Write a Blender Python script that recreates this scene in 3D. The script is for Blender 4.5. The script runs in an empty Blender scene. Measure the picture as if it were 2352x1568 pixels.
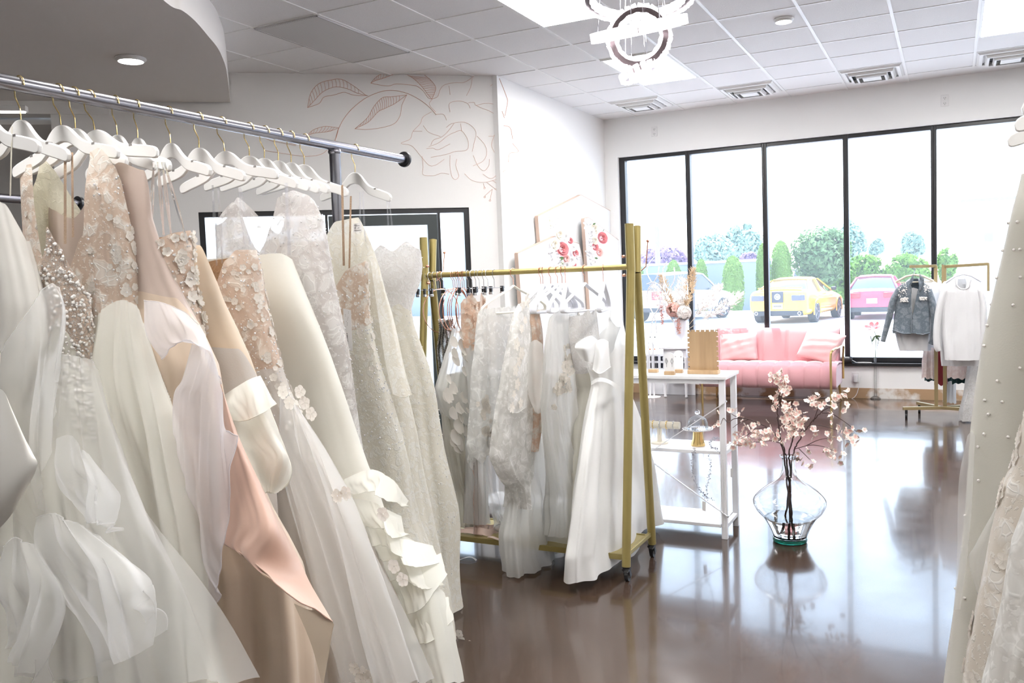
import bpy, bmesh, math, random
import numpy as np
from mathutils import Vector, Matrix, noise as mnoise
S = bpy.context.scene
PI = math.pi
# ------------------------------------------------------------------ camera
F_PX, YAW, PITCH, ROLL = 1990.5534, -.4721, -.0679, -.0373
CAM = np.array([0, 0, 1.4384])
_c, _s = math.cos(YAW), math.sin(YAW)
_f0 = np.array([_s, _c, 0]); _r0 = np.array([_c, -_s, 0]); _u0 = np.array([0, 0, 1.])
FWD = _f0*math.cos(PITCH)+_u0*math.sin(PITCH); _u = _u0*math.cos(PITCH)-_f0*math.sin(PITCH)
RGT = _r0*math.cos(ROLL)+_u*math.sin(ROLL); UPV = _u*math.cos(ROLL)-_r0*math.sin(ROLL)
cd = bpy.data.cameras.new('camera'); cd.sensor_width = 36; cd.lens = 36*F_PX/2352; cd.clip_end = 300; cd.clip_start = .05
co = bpy.data.objects.new('camera', cd); S.collection.objects.link(co)
co.matrix_world = Matrix(((RGT[0], UPV[0], -FWD[0], CAM[0]), (RGT[1], UPV[1], -FWD[1], CAM[1]), (RGT[2], UPV[2], -FWD[2], CAM[2]), (0, 0, 0, 1)))
S.camera = co
# ------------------------------------------------------------------ world, sun, exposure
S.view_settings.view_transform = 'Standard'; S.view_settings.look = 'None'
S.view_settings.exposure = 0.46; S.view_settings.gamma = 1; S.view_settings.use_curve_mapping = False
W = bpy.data.worlds.new('world'); S.world = W; W.use_nodes = True
wn = W.node_tree.nodes; wl = W.node_tree.links
bg = wn['Background']; tc = wn.new('ShaderNodeTexCoord'); sp = wn.new('ShaderNodeSeparateXYZ'); cr = wn.new('ShaderNodeValToRGB')
wl.new(tc.outputs['Generated'], sp.inputs[0]); wl.new(sp.outputs['Z'], cr.inputs[0]); wl.new(cr.outputs[0], bg.inputs[0])
cr.color_ramp.elements[0].position = 0.0; cr.color_ramp.elements[0].color = (.80, .91, 1, 1)
cr.color_ramp.elements[1].position = .6; cr.color_ramp.elements[1].color = (.46, .68, 1, 1)
bg.inputs[1].default_value = 4.2
sl = bpy.data.lights.new('sun', 'SUN'); sl.energy = 13; sl.angle = .009; sl.color = (1, .96, .9)
so = bpy.data.objects.new('sun', sl); S.collection.objects.link(so)
SUN_EL, SUN_AZ = math.radians(69), math.radians(24)      # towards +Y, turned to -X
so.rotation_euler = Vector((-math.sin(SUN_AZ)*math.cos(SUN_EL), math.cos(SUN_AZ)*math.cos(SUN_EL), math.sin(SUN_EL))).to_track_quat('Z', 'Y').to_euler()
so.location = (-6, 20, 20)
S.cycles.transparent_max_bounces = 20; S.cycles.max_bounces = 7; S.cycles.diffuse_bounces = 4; S.cycles.glossy_bounces = 4; S.cycles.transmission_bounces = 7
S.cycles.use_denoising = True; S.cycles.caustics_reflective = False; S.cycles.caustics_refractive = False
S.cycles.sample_clamp_indirect = 6
CEIL = 3.42
def gx(u): return u*.61-3.4715
def gy(v): return v*.61+9.9743

# ------------------------------------------------------------------ helpers
def at(px, py, X=None, Y=None, Z=None, D=None, P=None):
    """the point of a known plane seen at a pixel of the photograph"""
    d = FWD+RGT*((px-1176)/F_PX)-UPV*((py-784)/F_PX)
    if X is not None: t = (X-CAM[0])/d[0]
    elif Y is not None: t = (Y-CAM[1])/d[1]
    elif Z is not None: t = (Z-CAM[2])/d[2]
    elif D is not None: t = D
    else:
        p0, n = np.array(P[0]), np.array(P[1]); t = ((p0-CAM)@n)/(d@n)
    return CAM+d*t

def mat(name, col=(.8, .8, .8), rough=.5, metal=0., spec=None, trans=0., ior=None, coat=0., emit=None, es=0., alpha=1., sheen=0., bump=None, sss=0.):
    m = bpy.data.materials.new(name); m.use_nodes = True
    b = m.node_tree.nodes['Principled BSDF']
    b.inputs['Base Color'].default_value = (*col, 1); b.inputs['Roughness'].default_value = rough; b.inputs['Metallic'].default_value = metal
    if spec is not None: b.inputs['Specular IOR Level'].default_value = spec
    if trans: b.inputs['Transmission Weight'].default_value = trans
    if ior: b.inputs['IOR'].default_value = ior
    if coat: b.inputs['Coat Weight'].default_value = coat
    if sheen: b.inputs['Sheen Weight'].default_value = sheen
    if alpha < 1: b.inputs['Alpha'].default_value = alpha
    if emit: b.inputs['Emission Color'].default_value = (*emit, 1); b.inputs['Emission Strength'].default_value = es
    if bump:
        sc, st, det = bump
        N = m.node_tree.nodes; L = m.node_tree.links
        t = N.new('ShaderNodeTexCoord'); n = N.new('ShaderNodeTexNoise'); n.inputs['Scale'].default_value = sc; n.inputs['Detail'].default_value = det
        bp = N.new('ShaderNodeBump'); bp.inputs['Strength'].default_value = st; bp.inputs['Distance'].default_value = .01
        L.new(t.outputs['Object'], n.inputs['Vector']); L.new(n.outputs[0], bp.inputs['Height']); L.new(bp.outputs[0], b.inputs['Normal'])
    return m

def ramp(N, lo, hi, c0=(0, 0, 0, 1), c1=(1, 1, 1, 1)):
    r = N.new('ShaderNodeValToRGB'); r.color_ramp.elements[0].position = lo; r.color_ramp.elements[1].position = hi
    r.color_ramp.elements[0].color = c0; r.color_ramp.elements[1].color = c1
    return r

def fabric(name, col, rough=.6, transl=.25, alpha=1., inner=None, lace=None, lscale=26, lfill=.5, sheen=.3, bumps=.25, bscale=70, sat=.3, clearbase=None):
    """cloth: diffuse/sheen body mixed with translucency; optional lace colour, sheer alpha, lining colour"""
    m = bpy.data.materials.new(name); m.use_nodes = True
    N = m.node_tree.nodes; L = m.node_tree.links; b = N['Principled BSDF']; out = N['Material Output']
    b.inputs['Roughness'].default_value = rough; b.inputs['Sheen Weight'].default_value = sheen; b.inputs['Specular IOR Level'].default_value = sat
    t = N.new('ShaderNodeTexCoord')
    colsock = None; mask = None
    rgb = N.new('ShaderNodeRGB'); rgb.outputs[0].default_value = (*col, 1); colsock = rgb.outputs[0]
    bp = N.new('ShaderNodeBump'); bp.inputs['Strength'].default_value = bumps; bp.inputs['Distance'].default_value = .004
    if lace:
        nz = N.new('ShaderNodeTexNoise'); nz.inputs['Scale'].default_value = lscale*.5; nz.inputs['Detail'].default_value = 2
        mx = N.new('ShaderNodeMix'); mx.data_type = 'RGBA'; mx.inputs[0].default_value = .10
        L.new(t.outputs['Object'], nz.inputs['Vector']); L.new(t.outputs['Object'], mx.inputs[6]); L.new(nz.outputs['Color'], mx.inputs[7])
        v = N.new('ShaderNodeTexVoronoi'); v.feature = 'F1'; v.inputs['Scale'].default_value = lscale
        L.new(mx.outputs[2], v.inputs['Vector'])
        v2 = N.new('ShaderNodeTexVoronoi'); v2.feature = 'DISTANCE_TO_EDGE'; v2.inputs['Scale'].default_value = lscale*2.1
        L.new(mx.outputs[2], v2.inputs['Vector'])
        r1 = ramp(N, lfill-.12, lfill+.05, (1, 1, 1, 1), (0, 0, 0, 1)); L.new(v.outputs['Distance'], r1.inputs[0])
        r2 = ramp(N, .03, .09, (1, 1, 1, 1), (.58, .58, .58, 1)); L.new(v2.outputs['Distance'], r2.inputs[0])
        mm = N.new('ShaderNodeMath'); mm.operation = 'MULTIPLY'
        ma = N.new('ShaderNodeMath'); ma.operation = 'MAXIMUM'
        L.new(r1.outputs[0], mm.inputs[0]); L.new(r2.outputs[0], mm.inputs[1])
        n3 = N.new('ShaderNodeTexNoise'); n3.inputs['Scale'].default_value = lscale*4; n3.inputs['Detail'].default_value = 3
        r3 = ramp(N, .56, .62); L.new(t.outputs['Object'], n3.inputs['Vector']); L.new(n3.outputs[0], r3.inputs[0])
        m3 = N.new('ShaderNodeMath'); m3.operation = 'MULTIPLY'; m3.inputs[1].default_value = .5; L.new(r3.outputs[0], m3.inputs[0])
        L.new(mm.outputs[0], ma.inputs[0]); L.new(m3.outputs[0], ma.inputs[1]); mask = ma.outputs[0]
        cm = N.new('ShaderNodeMix'); cm.data_type = 'RGBA'; cm.inputs[7].default_value = (*lace, 1)
        L.new(mask, cm.inputs[0]); L.new(colsock, cm.inputs[6]); colsock = cm.outputs[2]
        L.new(mask, bp.inputs['Height'])
    else:
        nz = N.new('ShaderNodeTexNoise'); nz.inputs['Scale'].default_value = bscale; nz.inputs['Detail'].default_value = 3
        L.new(t.outputs['Object'], nz.inputs['Vector']); L.new(nz.outputs[0], bp.inputs['Height'])
    L.new(bp.outputs[0], b.inputs['Normal'])
    if inner:
        ge = N.new('ShaderNodeNewGeometry'); cm = N.new('ShaderNodeMix'); cm.data_type = 'RGBA'; cm.inputs[7].default_value = (*inner, 1)
        L.new(ge.outputs['Backfacing'], cm.inputs[0]); L.new(colsock, cm.inputs[6]); colsock = cm.outputs[2]
    L.new(colsock, b.inputs['Base Color'])
    last = b.outputs[0]
    if transl:
        tr = N.new('ShaderNodeBsdfTranslucent'); L.new(colsock, tr.inputs[0]); ms = N.new('ShaderNodeMixShader'); ms.inputs[0].default_value = transl
        L.new(last, ms.inputs[1]); L.new(tr.outputs[0], ms.inputs[2]); last = ms.outputs[0]
    if alpha < 1 or clearbase is not None:
        tp = N.new('ShaderNodeBsdfTransparent'); ms = N.new('ShaderNodeMixShader'); L.new(tp.outputs[0], ms.inputs[1]); L.new(last, ms.inputs[2]); last = ms.outputs[0]
        if clearbase is not None and mask is not None:
            mr = N.new('ShaderNodeMapRange'); mr.inputs['To Min'].default_value = clearbase; mr.inputs['To Max'].default_value = 1; L.new(mask, mr.inputs[0]); L.new(mr.outputs[0], ms.inputs[0])
        else: ms.inputs[0].default_value = alpha
    L.new(last, out.inputs['Surface'])
    return m

def thing(name, label, cat, loc=(0, 0, 0), group=None, rz=0):
    o = bpy.data.objects.new(name, None); S.collection.objects.link(o); o.location = loc; o.rotation_euler = (0, 0, rz); o.empty_display_size = .1
    o['label'] = label; o['category'] = cat
    if group: o['group'] = group
    return o
def tag(o, label, cat, group=None, kind=None):
    o['label'] = label; o['category'] = cat
    if group: o['group'] = group
    if kind: o['kind'] = kind
    return o

class MB:
    def __init__(s): s.v = []; s.f = []
    def add(s, vs, fs):
        n = len(s.v); s.v.extend([tuple(map(float, p)) for p in vs]); s.f.extend([tuple(i+n for i in f) for f in fs])
    def box(s, c, d, rot=None):
        x, y, z = d[0]/2, d[1]/2, d[2]/2
        vs = [Vector((i*x, j*y, k*z)) for k in (-1, 1) for j in (-1, 1) for i in (-1, 1)]
        if rot is not None: vs = [rot @ v for v in vs]
        c = Vector(c); s.add([v+c for v in vs], [(0, 2, 3, 1), (4, 5, 7, 6), (0, 1, 5, 4), (2, 6, 7, 3), (0, 4, 6, 2), (1, 3, 7, 5)]); return s
    def b2(s, a, b):
        return s.box([(a[i]+b[i])/2 for i in range(3)], [abs(b[i]-a[i]) for i in range(3)])
    def bar(s, p0, p1, w, h, up=(0, 0, 1)):
        p0, p1 = Vector(p0), Vector(p1); d = (p1-p0); l = d.length; d.normalize(); x = d.cross(Vector(up))
        if x.length < 1e-4: x = Vector((1, 0, 0))
        x.normalize(); y = x.cross(d)
        return s.box((p0+p1)/2, (w, l, h), Matrix((x, d, y)).transposed())
    def tube(s, pts, r, n=8, caps=True, closed=False, flat=1.):
        pts = [Vector(p) for p in pts]; m = len(pts); rs = r if hasattr(r, '__len__') else [r]*m
        vs = []; prev = None
        for i in range(m):
            a = pts[(i-1) % m] if (closed or i > 0) else pts[i]; b = pts[(i+1) % m] if (closed or i < m-1) else pts[i]
            d = (b-a); d = d.normalized() if d.length > 1e-9 else Vector((0, 0, 1))
            if prev is None:
                x = d.cross(Vector((0, 0, 1)));
                if x.length < 1e-3: x = d.cross(Vector((0, 1, 0)))
            else:
                x = prev-d*prev.dot(d)
                if x.length < 1e-6: x = d.orthogonal()
            x.normalize(); y = d.cross(x); prev = x
            for k in range(n):
                t = 2*PI*k/n; vs.append(pts[i]+(x*math.cos(t)+y*math.sin(t)*flat)*rs[i])
        fs = []
        for i in range(m if closed else m-1):
            for k in range(n):
                j = (i+1) % m; fs.append((i*n+k, i*n+(k+1) % n, j*n+(k+1) % n, j*n+k))
        if caps and not closed: fs.append(tuple(range(n-1, -1, -1))); fs.append(tuple((m-1)*n+k for k in range(n)))
        s.add(vs, fs); return s
    def cyl(s, p0, p1, r, r2=None, n=16): return s.tube([p0, p1], [r, r if r2 is None else r2], n)
    def lathe(s, prof, c=(0, 0, 0), n=24, sx=1, sy=1, wob=None, ang=None):
        vs = []; m = len(prof)
        for r, z in prof:
            for k in range(n):
                t = 2*PI*k/n; rr = r if wob is None else r*wob(t, z)
                vs.append((c[0]+rr*math.cos(t)*sx, c[1]+rr*math.sin(t)*sy, c[2]+z))
        fs = [(i*n+k, i*n+(k+1) % n, (i+1)*n+(k+1) % n, (i+1)*n+k) for i in range(m-1) for k in range(n)]
        if prof[0][0] > 1e-5: fs.append(tuple(range(n-1, -1, -1)))
        if prof[-1][0] > 1e-5: fs.append(tuple((m-1)*n+k for k in range(n)))
        s.add(vs, fs); return s
    def grid(s, P, closed=False):
        P = np.asarray(P); a, b = P.shape[:2]; vs = P.reshape(-1, 3)
        fs = [(i*b+k, i*b+(k+1) % b, (i+1)*b+(k+1) % b, (i+1)*b+k) for i in range(a-1) for k in range(b if closed else b-1)]
        s.add(vs, fs); return s
    def ball(s, c, r, n=8, sz=1.):
        m = max(3, n//2); prof = [(max(1e-6, r*math.sin(PI*i/m)), -r*sz*math.cos(PI*i/m)) for i in range(m+1)]
        return s.lathe(prof, c, n)
    def prism(s, poly, ax, o, th):
        """poly = 2-D outline; ax = (u, v, w) axes; o = origin; extruded th along w, centred"""
        u, v, w = [Vector(a) for a in ax]; o = Vector(o); n = len(poly)
        vs = [o+u*p[0]+v*p[1]-w*th/2 for p in poly]+[o+u*p[0]+v*p[1]+w*th/2 for p in poly]
        fs = [tuple(range(n-1, -1, -1)), tuple(range(n, 2*n))]+[(i, (i+1) % n, n+(i+1) % n, n+i) for i in range(n)]
        s.add(vs, fs); return s
    def build(s, name, m, parent=None, smooth=35, bevel=0, subsurf=0, solid=0, weld=False):
        me = bpy.data.meshes.new(name); me.from_pydata(s.v, [], s.f); me.validate(); me.update()
        if weld:
            bm = bmesh.new(); bm.from_mesh(me); bmesh.ops.remove_doubles(bm, verts=bm.verts, dist=1e-5); bmesh.ops.recalc_face_normals(bm, faces=bm.faces); bm.to_mesh(me); bm.free()
        if smooth:
            me.shade_smooth()
            if smooth < 180: me.set_sharp_from_angle(angle=math.radians(smooth))
        o = bpy.data.objects.new(name, me); S.collection.objects.link(o)
        if m is not None: me.materials.append(m)
        if parent is not None:
            o.parent = parent; ml = Matrix.LocRotScale(parent.location, parent.rotation_euler, parent.scale)
            if parent.parent is None: o.matrix_parent_inverse = ml.inverted()
            else:
                p = parent; M = Matrix.Identity(4)
                if parent.type == 'EMPTY':
                    M = ml
                o.matrix_parent_inverse = (parent.matrix_parent_inverse @ ml).inverted() if parent.parent is None else _world(parent).inverted()
        if bevel: b = o.modifiers.new('bevel', 'BEVEL'); b.width = bevel; b.segments = 2; b.limit_method = 'ANGLE'; b.angle_limit = math.radians(40); b.harden_normals = False
        if solid: b = o.modifiers.new('solid', 'SOLIDIFY'); b.thickness = solid; b.offset = 0
        if subsurf: b = o.modifiers.new('sub', 'SUBSURF'); b.levels = subsurf; b.render_levels = subsurf
        return o
def _world(o):
    ml = Matrix.LocRotScale(o.location, o.rotation_euler, o.scale)
    return ml if o.parent is None else _world(o.parent) @ o.matrix_parent_inverse @ ml

def copy_tree(o, parent=None):
    c = o.copy(); S.collection.objects.link(c)
    if parent is not None: c.parent = parent
    for ch in list(o.children): copy_tree(ch, c)
    return c
def struct(mb, name, m, parent=None, **k):
    o = mb.build(name, m, parent, **k)
    if parent is None: o['kind'] = 'structure'
    return o
def cr_spline(P, n):
    """Catmull-Rom resample of control points to n points"""
    P = np.asarray(P, float); m = len(P)
    if m == 2: return np.array([P[0]+(P[1]-P[0])*t for t in np.linspace(0, 1, n)])
    Q = np.vstack([2*P[0]-P[1], P, 2*P[-1]-P[-2]]); out = []
    for t in np.linspace(0, m-1-1e-9, n):
        i = int(t); u = t-i; a, b, c, d = Q[i], Q[i+1], Q[i+2], Q[i+3]
        out.append(.5*((2*b)+(-a+c)*u+(2*a-5*b+4*c-d)*u*u+(-a+3*b-3*c+d)*u**3))
    return np.array(out)
def sheet(rows, nu=30, nv=24):
    """smooth surface through rows of 3-D control points"""
    R = [cr_spline(r, nu) for r in rows]
    return np.stack([cr_spline([r[i] for r in R], nv) for i in range(nu)], 0)
def fade(t): return t*t*(3-2*t)
# ================================================================== structure
M_wall = mat('wall_paint', (.87, .86, .845), .75, bump=(180, .06, 2))
M_white = mat('white_paint', (.90, .895, .88), .7)
M_ceil = mat('ceiling_tile', (.91, .905, .90), .9, bump=(260, .35, 4))
M_grid = mat('ceiling_grid', (.90, .90, .885), .45)
M_black = mat('black_aluminium', (.012, .012, .014), .35)
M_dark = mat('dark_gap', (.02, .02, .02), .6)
M_sof = mat('soffit_paint', (.84, .81, .775), .8)
M_rose = mat('rose_gold_paint', (.68, .38, .28), .5)
def glass_pane(name, tint=(1, 1, 1), gl=.05, haze=.0, hcol=(1, 1, 1)):
    m = bpy.data.materials.new(name); m.use_nodes = True; N = m.node_tree.nodes; L = m.node_tree.links; N.remove(N['Principled BSDF'])
    tp = N.new('ShaderNodeBsdfTransparent'); tp.inputs[0].default_value = (*tint, 1); g = N.new('ShaderNodeBsdfGlossy'); g.inputs['Roughness'].default_value = .02
    fr = N.new('ShaderNodeFresnel'); fr.inputs['IOR'].default_value = 1.35; mu = N.new('ShaderNodeMath'); mu.operation = 'MULTIPLY'; mu.inputs[1].default_value = gl*10
    L.new(fr.outputs[0], mu.inputs[0]); ms = N.new('ShaderNodeMixShader'); L.new(mu.outputs[0], ms.inputs[0]); L.new(tp.outputs[0], ms.inputs[1]); L.new(g.outputs[0], ms.inputs[2]); last = ms
    if haze:
        tr = N.new('ShaderNodeBsdfTranslucent'); tr.inputs[0].default_value = (*hcol, 1); m2 = N.new('ShaderNodeMixShader'); m2.inputs[0].default_value = haze
        L.new(last.outputs[0], m2.inputs[1]); L.new(tr.outputs[0], m2.inputs[2]); last = m2
    L.new(last.outputs[0], N['Material Output'].inputs[0]); return m
M_pane = glass_pane('window_glass', (1, 1, 1), .04, .030, (.85, .93, 1))  # faint milky layer in the panes stands in for glare over the outdoor view
# polished concrete floor
M_floor = bpy.data.materials.new('polished_concrete'); M_floor.use_nodes = True
N = M_floor.node_tree.nodes; L = M_floor.node_tree.links; b = N['Principled BSDF']
t = N.new('ShaderNodeTexCoord'); n1 = N.new('ShaderNodeTexNoise'); n1.inputs['Scale'].default_value = 1.3; n1.inputs['Detail'].default_value = 8; n1.inputs['Roughness'].default_value = .62
n2 = N.new('ShaderNodeTexNoise'); n2.inputs['Scale'].default_value = 55; n2.inputs['Detail'].default_value = 4
r1 = ramp(N, .25, .8, (.050, .032, .024, 1), (.086, .056, .041, 1)); r2 = ramp(N, .3, .8, (.92, .92, .92, 1), (1.06, 1.06, 1.06, 1))
mx = N.new('ShaderNodeMix'); mx.data_type = 'RGBA'; mx.blend_type = 'MULTIPLY'; mx.inputs[0].default_value = 1
for n in (n1, n2): L.new(t.outputs['Object'], n.inputs['Vector'])
L.new(n1.outputs[0], r1.inputs[0]); L.new(n2.outputs[0], r2.inputs[0]); L.new(r1.outputs[0], mx.inputs[6]); L.new(r2.outputs[0], mx.inputs[7]); L.new(mx.outputs[2], b.inputs['Base Color'])
b.inputs['Roughness'].default_value = .16; b.inputs['Specular IOR Level'].default_value = .5; b.inputs['Coat Weight'].default_value = .24; b.inputs['Coat Roughness'].default_value = .05; b.inputs['Coat IOR'].default_value = 1.6
n3 = N.new('ShaderNodeTexNoise'); n3.inputs['Scale'].default_value = 5; n3.inputs['Detail'].default_value = 5; L.new(t.outputs['Object'], n3.inputs['Vector'])
mr = N.new('ShaderNodeMapRange'); mr.inputs['To Min'].default_value = .10; mr.inputs['To Max'].default_value = .24; L.new(n3.outputs[0], mr.inputs[0]); L.new(mr.outputs[0], b.inputs['Roughness'])
bp = N.new('ShaderNodeBump'); bp.inputs['Strength'].default_value = .012; bp.inputs['Distance'].default_value = .01; L.new(n3.outputs[0], bp.inputs['Height']); L.new(bp.outputs[0], b.inputs['Normal']); L.new(bp.outputs[0], b.inputs['Coat Normal'])

YW = 10.36           # inner face of the window wall
XR, YB, XL = 5.2, -4.0, -10.0
A0 = Vector((-6.847, 5.121, 0)); A1 = Vector((-3.888, 7.544, 0)); AD = (A1-A0).normalized(); AN = Vector((AD.y, -AD.x, 0))   # mural wall, AN points into the shop
WP = (tuple(A0), tuple(AN))
def wm(px, py, off=.002):
    p = Vector(at(px, py, P=WP)); return p+AN*off
struct(MB().b2((XL, YB, -.2), (XR, YW+.35, 0)), 'floor', M_floor, smooth=0)
ceil = struct(MB().b2((XL, YB, CEIL), (XR, YW+.35, CEIL+.2)), 'ceiling', M_ceil, smooth=0)
g = MB()
for u in range(-10, 15): g.b2((gx(u)-.012, YB, CEIL-.006), (gx(u)+.012, YW, CEIL+.001))
for v in range(-22, 1): g.b2((XL, gy(v)-.009, CEIL-.004), (XR, gy(v)+.009, CEIL+.001))
g.build('grid', M_grid, ceil, smooth=0)
# window wall: sill wall, header, piers
WZ0, WZ1 = .40, 2.94
WX0 = -3.72
ww = MB(); ww.b2((-4.2, YW, 0), (XR, YW+.2, WZ0)).b2((-4.2, YW, WZ1), (XR, YW+.2, CEIL+.05)).b2((-4.2, YW, WZ0), (WX0, YW+.2, WZ1)).b2((4.35, YW, WZ0), (XR, YW+.2, WZ1))
struct(ww, 'wall_window', M_white, smooth=0)
# unpainted strip where the old baseboard was torn off
M_strip = bpy.data.materials.new('bare_drywall'); M_strip.use_nodes = True
N = M_strip.node_tree.nodes; L = M_strip.node_tree.links; b = N['Principled BSDF']; t = N.new('ShaderNodeTexCoord'); n1 = N.new('ShaderNodeTexNoise'); n1.inputs['Scale'].default_value = 3.5; n1.inputs['Detail'].default_value = 6
r1 = ramp(N, .47, .56, (.46, .30, .17, 1), (.80, .77, .72, 1)); L.new(t.outputs['Object'], n1.inputs['Vector']); L.new(n1.outputs[0], r1.inputs[0]); L.new(r1.outputs[0], b.inputs['Base Color']); b.inputs['Roughness'].default_value = .8
struct(MB().b2((-3.87, YW-.006, .0), (XR, YW, .115)), 'baseboard_window', M_strip, smooth=0)
struct(MB().b2((WX0-.02, YW-.05, WZ0-.035), (4.4, YW+.1, WZ0)), 'trim_1', M_black, smooth=0, bevel=.004)
mull = [WX0+.025, -2.852, -1.95, -1.065, -.182, .71, 1.60, 2.49, 3.38, 4.27]
for i in range(9):  # windows beyond the right of the view are unseen, added for more daylight
    x0, x1 = mull[i], mull[i+1]; fw = .028
    fr = MB(); y0, y1 = YW+.05, YW+.15
    fr.b2((x0-(.025 if i == 0 else 0), y0, WZ0), (x0+fw+(.02 if i == 0 else 0), y1, WZ1)).b2((x1-fw, y0, WZ0), (x1, y1, WZ1)).b2((x0+fw, y0, WZ1-.045), (x1-fw, y1, WZ1)).b2((x0+fw, y0, WZ0), (x1-fw, y1, WZ0+.055))
    w = struct(fr, 'window_%d' % (i+1), M_black, smooth=0, bevel=.004)
    MB().b2((x0+fw, YW+.098, WZ0+.055), (x1-fw, YW+.102, WZ1-.045)).build('pane', M_pane, w, smooth=0)
# side wall from the corner to the window wall
struct(MB().b2((-4.08, 7.5, 0), (-3.888, YW+.1, CEIL+.05)), 'wall_side', M_white, smooth=0)
# mural wall with the entrance opening
DT = 2.175
tA = (Vector(at(455, 490, P=WP))-A0).dot(AD); tB = (Vector(at(1077, 478, P=WP))-A0).dot(AD); tE = (A1-A0).length
def wallseg(mb, t0, t1, z0, z1, th=.18, off=0):
    p, q = A0+AD*t0, A0+AD*t1; n = AN*(-th); o = AN*off
    vs = [p+o, q+o, q+n, p+n]; vs = [Vector((v.x, v.y, z0)) for v in vs]+[Vector((v.x, v.y, z1)) for v in vs]
    mb.add(vs, [(3, 2, 1, 0), (4, 5, 6, 7), (0, 1, 5, 4), (1, 2, 6, 5), (2, 3, 7, 6), (3, 0, 4, 7)]); return mb
ml = MB(); wallseg(ml, 0, tA, 0, CEIL+.05); wallseg(ml, tB, tE, 0, CEIL+.05); wallseg(ml, tA, tB, DT, CEIL+.05)
wall_left = struct(ml, 'wall_left', M_wall, smooth=0)
# storefront entrance: sidelight, door, sidelight (door frame edges by pixel)
tD = (Vector(at(1013, 700, P=WP))-A0).dot(AD)
doorL = tD-1.02
fr = MB()
def wbar(mb, t0, t1, z0, z1, d0=-.09, d1=-.02):
    p, q = A0+AD*t0, A0+AD*t1; vs = []
    for z in (z0, z1):
        for pt, d in ((p, d1), (q, d1), (q, d0), (p, d0)): vs.append(Vector((pt.x+AN.x*d, pt.y+AN.y*d, z)))
    mb.add(vs, [(3, 2, 1, 0), (4, 5, 6, 7), (0, 1, 5, 4), (1, 2, 6, 5), (2, 3, 7, 6), (3, 0, 4, 7)]); return mb
wbar(fr, tA, tB, DT-.045, DT); wbar(fr, tB-.05, tB, 0, DT-.045); wbar(fr, tA, tA+.05, 0, DT-.045); wbar(fr, tD+.005, tD+.03, 0, DT-.045); wbar(fr, doorL-.03, doorL-.005, 0, DT-.045); wbar(fr, tA+.05, tB-.05, 0, .02)
wd = struct(fr, 'window_10', M_black, smooth=0)
pn = MB(); wbar(pn, tD+.03, tB-.05, .02, DT-.045, -.058, -.054); wbar(pn, tA+.05, doorL-.03, .02, DT-.045, -.058, -.054); pn.build('pane', M_pane, wd, smooth=0)
dr = MB(); st = .095
wbar(dr, doorL, doorL+st, .02, DT-.055); wbar(dr, tD-st, tD, .02, DT-.055); wbar(dr, doorL+st, tD-st, DT-.055-.10, DT-.055); wbar(dr, doorL+st, tD-st, .02, .25)
door = struct(dr, 'door_1', mat('door_aluminium', (.035, .045, .045), .4), smooth=0)
pn = MB(); wbar(pn, doorL+st, tD-st, .25, DT-.155, -.058, -.054); pn.build('pane', M_pane, door, smooth=0)
hb = MB(); a = A0+AD*(tD-.05)+AN*.03; hb.cyl((a.x, a.y, .85), (a.x, a.y, 1.25), .013); a2 = a-AN*.05
for z in (.88, 1.22): hb.cyl((a.x, a.y, z), (a2.x, a2.y, z), .009)
hb.build('door_handle', mat('steel_handle', (.5, .5, .5), .3, 1), door)
# recess left of the mural wall, header beam, back and right walls
rb = MB(); p = A0-AD*2.9; q = A0
for (d0, d1, e0, e1, z0, z1) in ((-3.2, .0, -1.3, -1.45, 0, CEIL),): wallseg(rb, d0, d1, z0, z1, th=1.45, off=-1.30)
wallseg(rb, -.16, 0, 0, 3.04, th=1.3); wallseg(rb, -3.3, -3.15, 0, CEIL, th=1.45)
struct(rb, 'wall_recess', M_wall, smooth=0)
hbm = MB(); wallseg(hbm, -3.2, .32, 3.04, CEIL, th=.16, off=.02); struct(hbm, 'trim_2', M_white, smooth=0)
rc = MB(); wallseg(rc, -3.2, 0, 2.98, 3.02, th=1.3, off=-.15); struct(rc, 'ceiling_recess', M_wall, smooth=0)
lp = wm(0, 242); 
p = A0-AD*3.2
struct(MB().b2((XL, YB-.15, 0), (XR, YB, CEIL)), 'wall_back', M_wall, smooth=0)
struct(MB().b2((XR, YB, 0), (XR+.15, YW+.2, CEIL)), 'wall_right', M_wall, smooth=0)
struct(MB().b2((XL-.15, YB, 0), (XL, 6.5, CEIL)), 'wall_far', M_wall, smooth=0)
# dropped soffit with curved end
SZ = 3.15
curve = [at(q[0], q[1], Z=SZ) for q in [(375, 0), (420, 25), (450, 50), (480, 85), (500, 110), (512, 135), (520, 160), (525, 200)]]
curve = [Vector((c[0], c[1], 0)) for c in curve]
end = A0+AD*((Vector((-5.811, 5.969, 0))-A0).dot(AD))+AN*.02
pts = cr_spline([tuple(Vector((-2.9, 2.3, 0))), tuple(Vector((-3.5, 2.75, 0)))]+[tuple(c) for c in curve]+[tuple(end)], 60)
poly = [Vector(p) for p in pts]+[A0-AD*.0+AN*.02, A0-AD*2.6+AN*.02, Vector((-7.5, 1.5, 0)), Vector((-5, .8, 0)), Vector((-3.2, 1.5, 0))]
n = len(poly); sf = MB(); sf.add([(p.x, p.y, SZ) for p in poly]+[(p.x, p.y, CEIL) for p in poly], [tuple(range(n-1, -1, -1)), tuple(range(n, 2*n))]+[(i, (i+1) % n, n+(i+1) % n, n+i) for i in range(n)])
struct(sf, 'ceiling_soffit', M_sof, smooth=30)
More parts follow.
